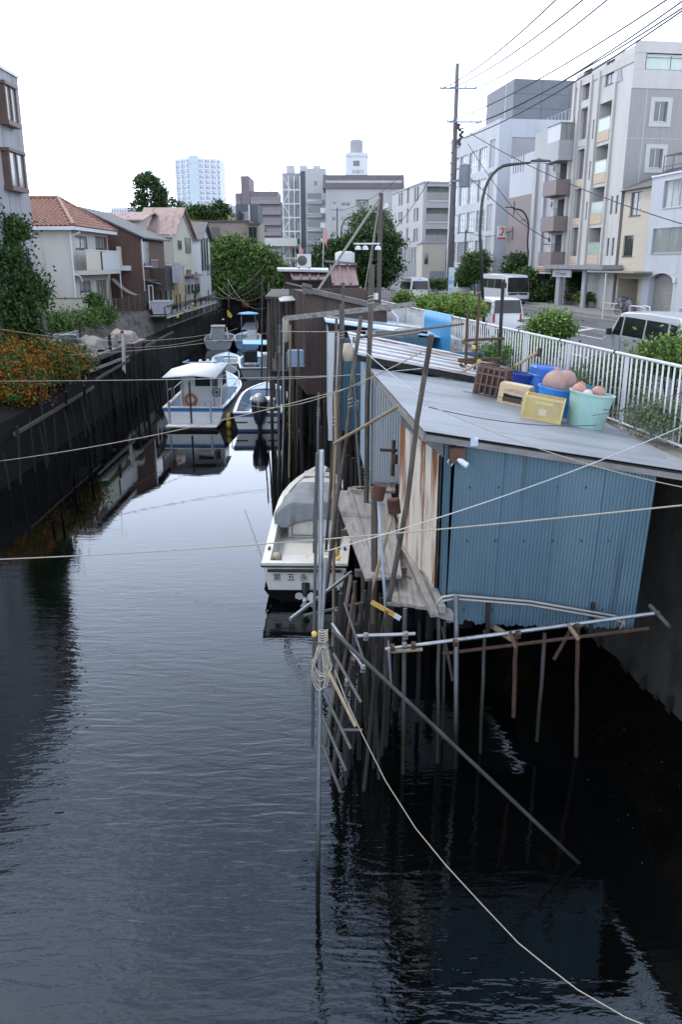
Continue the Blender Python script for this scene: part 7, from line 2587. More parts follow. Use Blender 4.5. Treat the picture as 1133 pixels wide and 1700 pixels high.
# cover: sheet hung over the console, front flap and sides falling with folds
rows_c = []
nU, nV = 44, 30
for i in range(nU + 1):
    u = -1 + 2 * i / nU
    row = []
    for j in range(nV + 1):
        v = j / nV
        if v < .3:                                    # front flap, hem first
            k = v / .3
            y = 2.92 + .10 * k - .05 * math.sin(9 * u + 1.2) * (1 - k) - .03 * math.sin(19 * u) * (1 - k)
            z = 1.12 + .10 * math.sin(3.1 * u + .8) + (1.66 - 1.12) * k ** .85
            if abs(u) > .8:
                z -= (abs(u) - .8) * 1.3 * (1 - k)
        else:
            k = (v - .3) / .7
            y = 3.02 + 3.8 * k
            z = 1.66 - .02 * k - .40 * k ** 1.7 + .05 * math.sin(5 * u + 3 * k) * k * (1 - k) * 3 - .10 * math.exp(-((u - .15) / .22) ** 2) * math.sin(PI * k)
        e = max(0, (abs(u) - .55) / .45)
        z -= e ** 1.4 * (.42 - .12 * v) + .03 * math.sin(14 * v + 5 * u) * e
        x = u * (1.06 - .16 * v) + .03 * math.sin(13 * v) * e
        row.append((x, y, max(z, .98)))
    rows_c.append(row)
cv = MB().loft(rows_c).build('tarpaulin_cover', cover_g, t, smooth=True)
sd = cv.modifiers.new('solid', 'SOLIDIFY')
sd.thickness = .012
for sg in (-1, 1):
    for y in (.9, 3.2, 5.4):
        f = y / Lh
        hb = [r for r in rows if r[0] >= y - .01][0][1]
        MB().box(sg * (hb - .1) - .03, sg * (hb - .1) + .03, y, y + .18, 1.03, 1.07).build('cleat', black_r, t)
MB().tube((.1, Lh * .86, 1.2), (.1, Lh * .86, 2.0), .035, n=8).build('bow_post', rust_m, t)
MB().box(.05, .15, Lh * .86 - .05, Lh * .86 + .05, 2.0, 2.12).build('post_cap', galv, t)
MB().box(.2, .4, Lh * .88, Lh * .93, 1.27, 1.33).build('anchor_roller', galv_d, t)
MB().box(-.5, .5, Lh * .83, Lh * .90, 1.26, 1.30).build('bow_hatch', gel_c, t, bevel=.01)
b = MB()
for sg in (-1, 1):
    b.loft([[(sg * (r[1] * .975 + .008), r[0], .32 + .12 * r[0] / Lh), (sg * (r[3] + .008), r[0], r[4]), (0, r[0], r[5] - .005)] for r in rows[:-1]])
r = rows[0]
b.poly((-r[1] * .96, -.012, .32), (-r[3], -.012, r[4]), (0, -.012, r[5]), (r[3], -.012, r[4]), (r[1] * .96, -.012, .32))
b.build('bottom_paint', mat('black_antifoul', (.006, .006, .007), rough=.8, spec=.08), t, smooth=True, auto=40)  # hull sides and transom coloured black below a line above the water
q0 = MB().lathe([(.01, -.12), (.1, -.1), (.12, 0), (.1, .1), (.01, .12)], (-.72, .55, .98), 12, axis='x').build('fender', mat('buff_float', (.42, .36, .27), rough=.7), t, smooth=True)
ht = [ob for ob in t.children if ob.name.startswith('hull')][0]
for ch, x in (('第', -.68), ('五', -.34), ('永', -.02), ('山', .52)):
    lettering(ch, .21, Matrix(((1, 0, 0, x), (0, 0, -1, -.012), (0, 1, 0, .575), (0, 0, 0, 1))), ink, ht, 'name_character', ext=.004)
MB().box(-.9, .9, -.12, -.03, .82, .87).build('stern_band', black_r, t)
# raised propeller
pr = MB()
pc = V((.02, -.30, .18))
pr.lathe([(.02, -.1), (.06, -.06), (.06, .06), (.03, .12)], pc, 10, axis='y')
for k in range(3):
    a = 2 * PI * k / 3 + .5
    u_ = V((math.cos(a), 0, math.sin(a)))
    v_ = V((-math.sin(a), .25, math.cos(a)))
    pts = [pc + u_ * r_ + v_ * w_ for r_, w_ in ((.05, -.04), (.16, -.11), (.25, -.07), (.27, .02), (.22, .10), (.10, .07))]
    pr.slab(pts, V((0, .02, 0)))
pr.build('propeller', mat('propeller_white', (.55, .55, .53), rough=.4), t)
MB().path([(.02, .0, .5), (.02, -.12, .3), (.02, -.2, .2)], [.1, .09, .05], 8).build('drive_leg', black_r, t)
for k in range(3):
    q = on(560 + k * 5, 905 + k * 14, WZ + 1.1)
    tag(MB().lathe([(.01, -.1), (.08, -.07), (.09, 0), (.08, .07), (.01, .1)], (q.x - .1, q.y + .5, WZ + .95), 10).build('yellow_float', yel_float, smooth=True), 'yellow float wedged between the cream motorboat and the walkway piles', 'float', 'yellow floats by the cream motorboat')

# ---- white cabin boat with canopy
z_g = WZ + 1.05
s_c = (on(268, 676, z_g) + on(374, 677, z_g)) / 2
wid = on(374, 677, z_g).x - on(268, 677, z_g).x
bow = on(398, 596, WZ + 1.6)
bow = s_c + (bow - s_c).normalized() * 10.2
ang = math.atan2(-(bow.x - s_c.x), bow.y - s_c.y)
t, rows = boat('cabin_boat', 'white and blue cabin boat with large white canopy and orange lifebuoy', V((s_c.x, s_c.y, WZ)), ang, 10.2, wid, 1.05, gel, deck_b, stripe=bstripe, sole=.55, sheer=.55, foredeck=.62, trans=.95)
hw = wid / 2
MB().box(-hw * .8, hw * .8, -.75, -.02, .16, .24).build('swim_platform', gel, t, bevel=.02)
cb = MB()
yb0 = 2.6
cb.loft([[(-hw * .62, yb0, .55), (-hw * .62, yb0, 2.5), (hw * .62, yb0, 2.5), (hw * .62, yb0, .55)], [(-hw * .62, yb0 + 2.6, .55), (-hw * .58, yb0 + 2.3, 2.5), (hw * .58, yb0 + 2.3, 2.5), (hw * .62, yb0 + 2.6, .55)]], closed=False)
cb.poly((-hw * .62, yb0, .55), (hw * .62, yb0, .55), (hw * .62, yb0, 2.5), (-hw * .62, yb0, 2.5))
cb.poly((-hw * .62, yb0 + 2.6, .55), (-hw * .58, yb0 + 2.3, 2.5), (hw * .58, yb0 + 2.3, 2.5), (hw * .62, yb0 + 2.6, .55))
cabin = cb.build('cabin', gel, t)
MB().box(-.35, .45, yb0 - .02, yb0 - .005, 1.75, 2.25).build('rear_window', dkglass, cabin)
for sg in (1, -1):
    MB().slab([V((sg * hw * .625, yb0 + .3, 1.55)), V((sg * hw * .625, yb0 + 1.9, 1.5)), V((sg * hw * .60, yb0 + 1.8, 2.3)), V((sg * hw * .60, yb0 + .4, 2.35))], V((sg * .012, 0, 0))).build('side_window', dkglass, cabin)
# coaming wings curving from roof to deck
for sg in (1, -1):
    MB().slab([V((sg * hw * .64, yb0 + .15, .6)), V((sg * hw * .64, yb0 - .5, .6)), V((sg * hw * .64, yb0 - .35, 1.3)), V((sg * hw * .64, yb0 - .05, 2.0)), V((sg * hw * .64, yb0 - .15, 2.5)), V((sg * hw * .64, yb0 + .15, 2.5))], V((sg * .05, 0, 0))).build('side_wing', gel, cabin)
cn = MB()
cn.loft([[(-hw * .98, .35, 2.50), (0, .35, 2.62), (hw * .72, .35, 2.5)], [(-hw * .98, 2.6, 2.66), (0, 2.6, 2.76), (hw * .72, 2.6, 2.64)], [(-hw * .62, 5.2, 2.68), (0, 5.2, 2.78), (hw * .64, 5.2, 2.66)]])
cno = cn.build('canopy', mat('canopy_white', (.80, .81, .82), (.76, .77, .78), rough=.6, sc=(2, 2, 2)), t, smooth=True)
sd = cno.modifiers.new('solid', 'SOLIDIFY')
sd.thickness = .05
MB().path([(-hw * .7, 5.0, 2.85), (-hw * .7, 3.4, 2.9), (hw * .5, 3.4, 2.9), (hw * .5, 5.0, 2.85)], .03, 6).build('roof_rail', gel_b, t)
for k, (x, y) in enumerate(((-.4, 4.6), (0, 4.7), (.4, 4.6))):
    MB().lathe([(.1, 0), (.12, .06), (.06, .18)], (x, y, 2.75), 10).build('roof_lamp', gel, t)
for x, y in ((-hw * .86, .5), (hw * .62, .5)):
    MB().tube((x, y, 1.0), (x, y, 2.52), .025, n=6).build('canopy_post', galv, t)
MB().tube((-.12, -.02, .2), (-.12, -.02, 2.35), .05, n=8).build('stern_post', rust_m, t)
for x in (-hw * .75, hw * .55):
    MB().bar((x, -.03, .25), (x, -.03, 1.35), .09, .09).build('stern_bitt', galv, t)
# lifebuoy and wheel
lb = MB()
N_ = 24
for i in range(N_):
    a = 2 * PI * i / N_
lb.path([(-.62 + .27 * math.cos(2 * PI * i / N_), yb0 - .12, 1.05 + .27 * math.sin(2 * PI * i / N_)) for i in range(N_ + 1)], .075, 8, caps=False)
lb.build('lifebuoy', mat('buoy_orange', (.55, .16, .07), (.6, .22, .12), rough=.6, sc=(4, 4, 4)), t, smooth=True)
wh = MB().path([(.78 + .22 * math.cos(2 * PI * i / 16), yb0 - .12, 1.45 + .22 * math.sin(2 * PI * i / 16)) for i in range(17)], .02, 6, caps=False)
for k in range(8):
    a = 2 * PI * k / 8
    wh.tube((.78, yb0 - .12, 1.45), (.78 + .31 * math.cos(a), yb0 - .12, 1.45 + .31 * math.sin(a)), .014, n=5)
wh.build('steering_wheel', black_r, t)
MB().box(.55, .85, yb0 - .06, yb0 - .02, 1.75, 2.2).build('instrument_panel', mat('dark_red_panel', (.08, .03, .03), rough=.5), t)
rl = MB()
for sg in (1, -1):
    pts = []
    for r in rows[3:]:
        pts.append((sg * max(.02, r[1] - .08), r[0], r[2] + .55))
    rl.path(pts, .022, 6)
    for r in rows[3::2]:
        rl.tube((sg * max(.02, r[1] - .08), r[0], r[2]), (sg * max(.02, r[1] - .08), r[0], r[2] + .55), .018, n=5)
rl.build('bow_rail', mat('blue_rail', (.35, .45, .6), (.5, .55, .62), rough=.3, metal=.3, sc=(3, 3, 3)), t, smooth=True)
st = MB().path([(-hw * .92, .9, 1.1), (-hw * .92, .9, 1.75), (-hw * .92, 1.9, 1.75), (-hw * .92, 1.9, 1.1)], .02, 6).build('side_handrail', galv, t)
for k in range(3):
    MB().tube((-hw * .3 + k * .45, .5 + .3 * k, .55), (-hw * .3 + k * .45, .5 + .3 * k, 1.15), .012, n=5).build('rod_holder', black_r, t)
for k in range(2):
    MB().lathe([(.01, -.22), (.12, -.16), (.14, 0), (.12, .16), (.01, .22)], (hw + .14, .1 + .02 * k, .55 - k * .36), 12).build('yellow_fender', yel_float, t, smooth=True)

# ---- open boat with outboard
z_g = WZ + .95
s_c = (on(385, 684, z_g) + on(470, 686, z_g)) / 2
wid = (on(470, 686, z_g).x - on(385, 684, z_g).x) * 1.0
bow = on(448, 629, WZ + 1.25)
t, rows = boat('outboard_boat', 'open white boat with large black outboard motor beside the cabin boat', V((s_c.x, s_c.y, WZ)), math.atan2(-(bow.x - s_c.x), bow.y - s_c.y), 8.6, wid, .95, gel, deck_b, stripe=navy, boot=antifoul, sole=.35, sheer=.35, foredeck=.82, trans=.92)
hw = wid / 2
ob = MB()
cw_ = [(-.25, .5), (-.28, .9), (-.27, 1.35), (-.18, 1.62), (0, 1.70)]
for k, (y, sc_, zz) in enumerate(((-.55, .7, 0), (-.4, 1, .02), (-.1, 1.05, .04), (.12, .85, .02))):
    pass
secs = []
for (z, hx, y0, y1) in ((.55, .14, -.42, .02), (.75, .20, -.52, .10), (1.1, .27, -.6, .16), (1.45, .27, -.62, .12), (1.65, .2, -.52, .02), (1.72, .08, -.38, -.12)):
    m_ = (y0 + y1) / 2
    hx *= 1.45
    secs.append([(hx * math.cos(a), m_ + (y1 - y0) / 2 * 1.3 * math.sin(a), .45 + (z - .55) * 1.25) for a in [2 * PI * i / 16 for i in range(16)]])
ox = hw * .1
motor = MB().loft([[(x + ox, y - .05, z) for x, y, z in r] for r in secs], closed=True, caps=True).build('outboard_motor', mat('motor_navy', (.03, .035, .05), (.04, .045, .06), rough=.3, coat=.4), t, smooth=True)
MB().loft([[(x * 1.03 + ox, y * 1.03 - .05, z) for x, y, z in r] for r in (secs[3], [((secs[3][i][0] + secs[4][i][0]) / 2, (secs[3][i][1] + secs[4][i][1]) / 2, 1.70) for i in range(16)], secs[4], [(x, y, z + .02) for x, y, z in secs[5]])], closed=True, caps=True).build('motor_cowl_top', mat('motor_white', (.45, .46, .48), rough=.3, coat=.3), motor, smooth=True)
MB().path([(ox, -.3, .6), (ox, -.4, .2), (ox, -.45, -.1)], [.12, .09, .07], 8).build('motor_leg', black_r, motor)
MB().box(ox - .25, ox + .25, -.15, .1, .45, .75).build('motor_bracket', black_r, motor)
MB().box(-.55 + ox, .35 + ox, .2, 1.0, .35, 1.0).build('engine_box', gel, t, bevel=.05)
MB().box(-.55, .75, 2.2, 3.3, 1.18, 1.24).build('console_roof', gel, t, bevel=.01)
for x in (-.5, .7):
    for y in (2.25, 3.2):
        MB().tube((x, y, .35), (x, y, 1.2), .03, n=6).build('roof_post', gel, t)
MB().box(-.3, .7, 2.5, 3.1, .35, 1.0).build('console', grey_boat, t, bevel=.03)
MB().box(.55, .95, .6, 1.1, .35, .7).build('wooden_box', mat('box_wood', (.35, .2, .08), (.42, .26, .12), rough=.8, sc=(4, 4, 4)), t)
for k in range(4):
    MB().box(.45 + .08 * k, .7 + .08 * k, 1.2 + .2 * k, 1.5 + .2 * k, .35, .75 + .12 * (k % 2)).build('gear', mat('clutter_dark', (.04, .05, .045), (.1, .1, .09), rough=.8, sc=(8, 8, 8)), t)
MB().path([(-.9 + .2 * math.cos(2 * PI * i / 14), 1.2, .75 + .24 * math.sin(2 * PI * i / 14)) for i in range(15)], .04, 6, caps=False).build('rope_ring', rope_m, t)
for x in (-hw * .62, hw * .62):
    MB().box(x - .3, x + .3, -.012, -.004, .42, .5).build('registration_mark', ink, t)
MB().tube((.1, 8.2, 1.2), (.1, 8.2, 2.6), .04, n=6).build('bow_pole', wood_tan, t)

# ---- four boats moored further back
z_g = WZ + .8


def far_boat(name, label, x0, x1, y0, bx, by, L, hm, dm, H=.8, **k):
    a, c = on(x0, y0, WZ + H), on(x1, y0, WZ + H)
    s_ = (a + c) / 2
    bw = on(bx, by, WZ + H + .25)
    return boat(name, label, V((s_.x, s_.y, WZ)), math.atan2(-(bw.x - s_.x), bw.y - s_.y), L, c.x - a.x, H, hm, dm, sheer=.3, **k) + ((c.x - a.x) / 2,)


t, rows, hw = far_boat('blue_skiff', 'small pale blue skiff with white seat behind the cabin boat', 350, 397, 604, 378, 582, 5.5, gel, deck_b, H=.75)
MB().box(-.1, .9, 1.2, 1.6, .7, 1.0).build('seat', gel, t, bevel=.03)
MB().path([(.3, 1.0, .6), (.3, .8, 1.5)], .04, 6).build('tiller_post', galv, t)
t, rows, hw = far_boat('blue_canopy_boat', 'grey work boat with bright blue canopy and white locker', 396, 462, 611, 425, 575, 8.5, grey_boat, deck_b, H=.85, rub=True)
MB().slab([V((-.75 * hw, 2.6, 2.3)), V((.85 * hw, 2.6, 2.25)), V((.85 * hw, 4.4, 2.4)), V((-.75 * hw, 4.4, 2.45))], .06).build('canopy', mat('azure_canopy', (.12, .40, .72), (.2, .48, .78), rough=.45, sc=(1, 1, 1)), t)
for x in (-.7 * hw, .8 * hw):
    for y in (2.7, 4.3):
        MB().tube((x, y, .4), (x, y, 2.35), .03, n=6).build('canopy_post', galv, t)
MB().box(-.75 * hw, -.0, 2.8, 3.9, .4, 1.7).build('console', dark_int, t, bevel=.03)
MB().box(.2 * hw, .98 * hw, .9, 2.0, .6, 1.6).build('locker', grey_boat, t, bevel=.02)
MB().box(.17 * hw, 1.0 * hw, .87, 2.03, 1.6, 1.75).build('locker_lid', gel, t, bevel=.02)
MB().box(-.7 * hw, .1 * hw, .6, 1.6, .42, 1.05).build('engine_box', mat('clutter_grey', (.16, .17, .18), (.3, .31, .32), rough=.7, sc=(4, 4, 4)), t, bevel=.03)
for k in range(2):
    MB().path([(-.35 * hw + .5 * k + .2 * math.cos(2 * PI * i / 12), .55, .95 + .2 * math.sin(2 * PI * i / 12)) for i in range(13)], .03, 6, caps=False).build('hose_ring', grey_boat, t)
t, rows, hw = far_boat('dark_work_boat', 'dark grey work boat with yellow flag, left of the far pair', 337, 388, 566, 375, 540, 7.5, grey_boat, grey_boat, H=.85)
MB().box(-.5 * hw, .35 * hw, 2.6, 3.6, .4, 1.9).build('console', grey_boat, t, bevel=.03)
MB().box(-.55 * hw, .4 * hw, 2.5, 3.8, 1.95, 2.1).build('console_roof', gel, t, bevel=.03)
for sg in (-1, 1):
    MB().tube((sg * hw * .6, 2.0, .85), (sg * hw * .5, 2.6, 1.9), .05, n=6).build('frame_bar', gel, t)
MB().tube((.55 * hw, 3.3, .5), (.55 * hw, 3.3, 3.6), .03, n=6).build('flag_staff', black_r, t)
MB().loft([[(.55 * hw, 3.3, 3.6), (.55 * hw, 3.3, 3.0)], [(.75 * hw, 3.25, 3.35), (.68 * hw, 3.3, 2.85)], [(.9 * hw, 3.35, 3.0), (.78 * hw, 3.3, 2.75)]]).build('yellow_flag', mat('yellow_cloth', (.6, .45, .06), rough=.8), t)
MB().box(-.1 * hw, .4 * hw, .4, 1.2, .4, .9).build('engine_box', mat('clutter_grey', (.16, .17, .18), rough=.7), t)
MB().box(.2 * hw, .34 * hw, 3.2, 3.45, 2.6, 2.7).build('radar_dome', gel, t)
t, rows, hw = far_boat('blue_net_boat', 'pale blue boat with blue parasol canopy and heaped nets, right of the far pair', 388, 434, 566, 415, 535, 8.0, gel_b, deck_b, H=.85)
MB().box(-.1, .9, 3.0, 4.2, .5, 1.7).build('console', gel, t, bevel=.05)
MB().slab([V((-.6, 3.0, 1.7)), V((.9, 3.0, 1.7)), V((.7, 4.4, 2.3)), V((-.2, 4.4, 2.3))], .05).build('windscreen', mat('screen_glass', (.25, .28, .30), rough=.1, spec=.8), t)
cp = MB().lathe([(1.15, 0), (.9, .12), (.4, .2), (.02, .24)], (.1, 4.4, 3.1), 16)
cp.build('canopy', MATS['azure_canopy'], t, smooth=True)
for x, y in ((-.6, 3.9), (.8, 3.9), (-.6, 4.9), (.8, 4.9)):
    MB().tube((x, y, .6), (x, y, 3.15), .03, n=5).build('canopy_post', galv, t)
cl = cloth_bundle('net_heap', 'heap of pinkish nets on the pale blue far boat', tuple(MW[t.name] @ V((.0, 1.6, .55))), (.5, .5, .5), mat('pink_net', (.45, .3, .28), (.55, .5, .48), rough=.9, sc=(9, 9, 9), bump=.6), 21, 'net')
MB().tube((.95, 2.2, .6), (.95, 2.2, 2.6), .03, n=5).build('staff', galv, t)
MB().loft([[(.95, 2.2, 2.6), (.95, 2.2, 1.9)], [(1.1, 2.15, 2.3), (1.05, 2.2, 1.7)]]).build('red_flag', mat('faded_red', (.5, .16, .14), rough=.8), t)
# ------------------------------------------------------------------ vehicles
van_w = mat('van_white', (.60, .61, .62), (.64, .65, .66), rough=.3, coat=.5, sc=(.5, .5, .5))
van_s = mat('van_silver', (.42, .44, .46), (.46, .48, .50), rough=.3, metal=.35, coat=.5, sc=(.5, .5, .5))
car_glass = mat('car_glass', (.008, .009, .011), (.02, .022, .026), rough=.07, spec=.35, sc=(1, 1, 1))
tyre_m = mat('tyre', (.018, .018, .018), rough=.85)
rim_m = mat('rim', (.3, .31, .32), rough=.35, metal=.8)
lamp_c = mat('headlamp', (.55, .57, .6), rough=.1, spec=.9)
lamp_r = mat('tail_lamp', (.35, .02, .015), rough=.2)
plate_m = mat('number_plate', (.55, .6, .57), rough=.5)
trim_k = mat('black_trim', (.02, .02, .021), rough=.5)


def vehicle(name, label, pos, ang, L, W, prof, m, cat='van', belt=1.05, side_w=(), roof_in=.13, wheels=(.8, -.8), wr=.33, front_w=None, rear_w=None, group=None, two_tone=None):
    """x is forward; prof = [(x, z)] outline of the side from the front sill over the roof to the rear sill"""
    t = thing(name, label, cat, pos, ang, group)
    hw = W / 2
    zmax = max(z for x, z in prof)

    def sy(z):
        return hw if z <= belt else hw - roof_in * ((z - belt) / (zmax - belt)) ** 1.3
    # body: rows across the width with rounded shoulders
    fr = (0, .82, .95, 1.0)
    b = MB()
    cols = []
    for f in (-1.0, -.95, -.82, -.4, 0, .4, .82, .95, 1.0):
        a = abs(f)
        row = []
        for i, (x, z) in enumerate(prof):
            inset = (.05 if a == 1 else (.012 if a == .95 else 0))
            zz = z - (inset if z > .6 else -inset * .3)
            xx = x - inset * (1 if x > 0 else -1) * (1 if abs(x) > L * .3 else .2)
            crown = -.035 * a * a if z > zmax - .25 else 0
            bulge = (1 - a * a) * .05 * (1 if x > 0 else -1) if abs(x) > L * .42 else 0
            row.append((xx + bulge, sy(z) * f, zz + crown))
        cols.append(row)
    b.loft(cols)
    for cset, rev in ((cols[0], False), (cols[-1], True)):
        # side panel as a fan of quads from the outline to the sill line
        n = len(cset)
        low = [(p[0], p[1], prof[0][1]) for p in cset]
        zmid = [(p[0], math.copysign(sy(belt), p[1]), min(p[2], belt)) for p in cset]
        b.loft([cset, zmid])
        b.loft([zmid, [(p[0], math.copysign(hw * .985, p[1]), prof[0][1]) for p in cset]])
    b.poly((prof[0][0], -hw, prof[0][1]), (prof[0][0], hw, prof[0][1]), (prof[-1][0], hw, prof[-1][1]), (prof[-1][0], -hw, prof[-1][1]))
    body = b.build('body', m, t, smooth=True, auto=32)
    for k, poly in enumerate(side_w):
        for sg in (-1, 1):
            pts = [V((x, sg * (sy(z) + .006), z)) for x, z in poly]
            MB().slab(pts if sg < 0 else pts[::-1], V((0, -sg * .012, 0))).build('side_window', car_glass, t)
    for nm, poly in (('windscreen', front_w), ('rear_window', rear_w)):
        if poly:
            (x0, z0, w0_), (x1, z1, w1_) = poly
            if nm == 'rear_window' or abs(x0) > L * .47:
                x0, x1 = x0 + math.copysign(.055, x0), x1 + math.copysign(.045, x1)
            MB().slab([V((x0, -w0_, z0)), V((x0, w0_, z0)), V((x1, w1_, z1)), V((x1, -w1_, z1))], V((-.02 if x0 > 0 else .02, 0, 0))).build(nm, car_glass, t)
    for wx in wheels:
        for sg in (-1, 1):
            w_ = MB().lathe([(wr * .62, -.1), (wr * .95, -.1), (wr, -.06), (wr, .06), (wr * .95, .1), (wr * .62, .1)], (wx, sg * (hw - .12), wr), 20, axis='y').build('wheel', tyre_m, t, smooth=True, auto=40)
            MB().lathe([(.02, sg * .09), (wr * .35, sg * .08), (wr * .62, sg * .10), (wr * .64, sg * .05)], (wx, sg * (hw - .12), wr), 16, axis='y').build('rim', rim_m, w_, smooth=True)
    return t, hw, sy


def lamps(t, x, hw, z, m, name, w_=.22, h=.18, sx=1):
    for sg in (-1, 1):
        MB().box(x - .02, x + .02, sg * (hw - .08) - (w_ if sg > 0 else 0), sg * (hw - .08) + (0 if sg > 0 else w_), z, z + h).build(name, m, t, bevel=.01)


VANP = [(2.30, .32), (2.35, .62), (2.28, .92), (1.95, 1.08), (1.28, 1.84), (.95, 1.93), (-.6, 1.98), (-2.65, 1.94), (-2.88, 1.72), (-2.94, 1.0), (-2.94, .32)]
SIDEW = [[(1.55, 1.10), (.95, 1.08), (.95, 1.72), (1.22, 1.72)], [(.82, 1.10), (-.62, 1.10), (-.58, 1.72), (.82, 1.74)], [(-.74, 1.10), (-2.1, 1.12), (-2.05, 1.70), (-.72, 1.72)], [(-2.22, 1.12), (-2.7, 1.14), (-2.6, 1.66), (-2.2, 1.69)]]
# silver van behind the fence, nose towards the left of the picture
sv = on(1062, 556, R + 1.1)
VROT = math.atan2(SD.y, SD.x)
zf = R + .004
c = on(1075, 565, R + 1.0)
t, hw, sy = vehicle('silver_van', 'silver passenger van parked behind the white fence at right', (c.x + .35, c.y + .1, zf), VROT, 4.7, 1.75, VANP, van_s, side_w=SIDEW, wheels=(1.42, -1.55), front_w=((2.0, 1.10, .76), (1.30, 1.82, .62)), rear_w=((-2.96, 1.12, .68), (-2.90, 1.68, .6)))
lamps(t, 2.26, hw, .72, lamp_c, 'headlamp', .3, .2)
lamps(t, -2.94, hw, .8, lamp_r, 'tail_lamp', .14, .7)
for sg in (-1, 1):
    MB().box(1.5, 1.62, sg * (hw + .02) - (.0 if sg > 0 else .2), sg * (hw + .02) + (.2 if sg > 0 else 0), 1.06, 1.30).build('wing_mirror', trim_k, t, bevel=.03)
    for x in (.7, -.55):
        MB().box(x - .1, x + .1, sg * (hw + .008) - .015, sg * (hw + .008) + .015, .9, .95).build('door_handle', trim_k if sg < 0 else van_s, t)
    for x in (.90, -.66):
        MB().box(x - .006, x + .006, sg * (hw + .003) - .004, sg * (hw + .003) + .004, .42, 1.08).build('door_gap', trim_k, t)
MB().box(2.34, 2.38, -.6, .6, .5, .66).build('grille', trim_k, t)

# white minivan seen from behind
NVP = [(2.15, .32), (2.2, .6), (2.1, .92), (1.55, 1.1), (.95, 1.72), (.5, 1.84), (-1.6, 1.86), (-2.05, 1.78), (-2.16, 1.1), (-2.16, .32)]
c = on(829, 556, R)
t, hw, sy = vehicle('white_minivan', 'white minivan seen from behind beyond the blue tarpaulin', (c.x, c.y + 1.9, zf), VROT, 4.4, 1.72, NVP, van_w, side_w=[[(1.2, 1.1), (.7, 1.08), (.7, 1.62), (.95, 1.64)], [(.58, 1.08), (-.6, 1.08), (-.6, 1.64), (.58, 1.66)], [(-.72, 1.08), (-1.95, 1.1), (-1.85, 1.62), (-.72, 1.64)]], wheels=(1.3, -1.25), wr=.31, front_w=((1.5, 1.12, .74), (.95, 1.72, .62)), rear_w=((-2.185, 1.10, .74), (-2.08, 1.74, .66)), cat='minivan')
lamps(t, -2.16, hw, .62, lamp_r, 'tail_lamp', .13, .45)
MB().box(-2.2, -2.165, -.26, .26, .62, .78).build('number_plate', plate_m, t)
MB().box(-2.19, -2.16, -.75, .75, .36, .42).build('bumper_strip', trim_k, t)

# white high-roof van seen from behind
HRP = [(2.6, .35), (2.66, .7), (2.55, 1.05), (2.1, 1.25), (1.55, 2.0), (1.1, 2.2), (-.5, 2.28), (-2.3, 2.25), (-2.55, 2.05), (-2.66, 1.1), (-2.66, .35)]
c = on(690, 503, R)
t, hw, sy = vehicle('high_roof_van', 'white high roofed van with dark rear window driving away', (c.x, c.y + 2.4, zf), VROT, 5.3, 1.88, HRP, van_w, belt=1.15, side_w=[[(1.8, 1.25), (1.1, 1.2), (1.1, 1.85), (1.5, 1.88)], [(.95, 1.2), (-.7, 1.2), (-.7, 1.85), (.95, 1.88)], [(-.85, 1.2), (-2.4, 1.22), (-2.35, 1.82), (-.85, 1.85)]], wheels=(1.7, -1.4), rear_w=((-2.70, 1.22, .78), (-2.58, 1.95, .7)), front_w=((2.15, 1.28, .8), (1.55, 2.0, .68)))
lamps(t, -2.66, hw, .7, lamp_r, 'tail_lamp', .12, .5)
MB().box(-2.70, -2.665, -.26, .26, .72, .9).build('number_plate', plate_m, t)
MB().lathe([(.07, 0), (.07, -.02)], (-2.52, 0, 2.12), 12, axis='x').build('roof_emblem', mat('emblem_blue', (.05, .15, .5), rough=.4), t)

# bus facing the camera
BUSP = [(3.45, .35), (3.52, .8), (3.50, 1.15), (3.30, 2.35), (3.1, 2.58), (0, 2.66), (-3.3, 2.62), (-3.48, 2.4), (-3.5, .35)]
c = on(848, 508, R)
t, hw, sy = vehicle('minibus', 'white minibus facing the camera beside the kerb trees', (c.x, c.y + 3.3, zf), VROT + PI, 7.0, 2.08, BUSP, van_w, cat='bus', belt=1.25, roof_in=.1, side_w=[[(3.05, 1.25), (2.3, 1.2), (2.3, 2.15), (2.9, 2.2)], [(2.15, 1.4), (.3, 1.4), (.3, 2.2), (2.15, 2.2)], [(.2, 1.4), (-1.6, 1.4), (-1.6, 2.2), (.2, 2.2)], [(-1.7, 1.4), (-3.2, 1.4), (-3.2, 2.2), (-1.7, 2.2)]], wheels=(2.3, -1.9), wr=.38, front_w=((3.55, 1.15, .95), (3.36, 2.35, .88)))
lamps(t, 3.5, hw, .65, lamp_c, 'headlamp', .3, .2)
MB().box(3.51, 3.56, -.85, .85, .9, 1.08).build('grille', trim_k, t)
MB().box(3.51, 3.58, -1.0, 1.0, .38, .58).build('bumper', trim_k, t)
MB().lathe([(.09, 0), (.08, .03)], (3.55, 0, 1.0), 12, axis='x').build('emblem', rim_m, t)
MB().box(3.52, 3.565, -.25, .25, .62, .78).build('number_plate', plate_m, t)
for sg in (-1, 1):
    MB().box(3.3, 3.45, sg * (hw + .1) - .09, sg * (hw + .1) + .09, 1.5, 1.95).build('wing_mirror', trim_k, t)
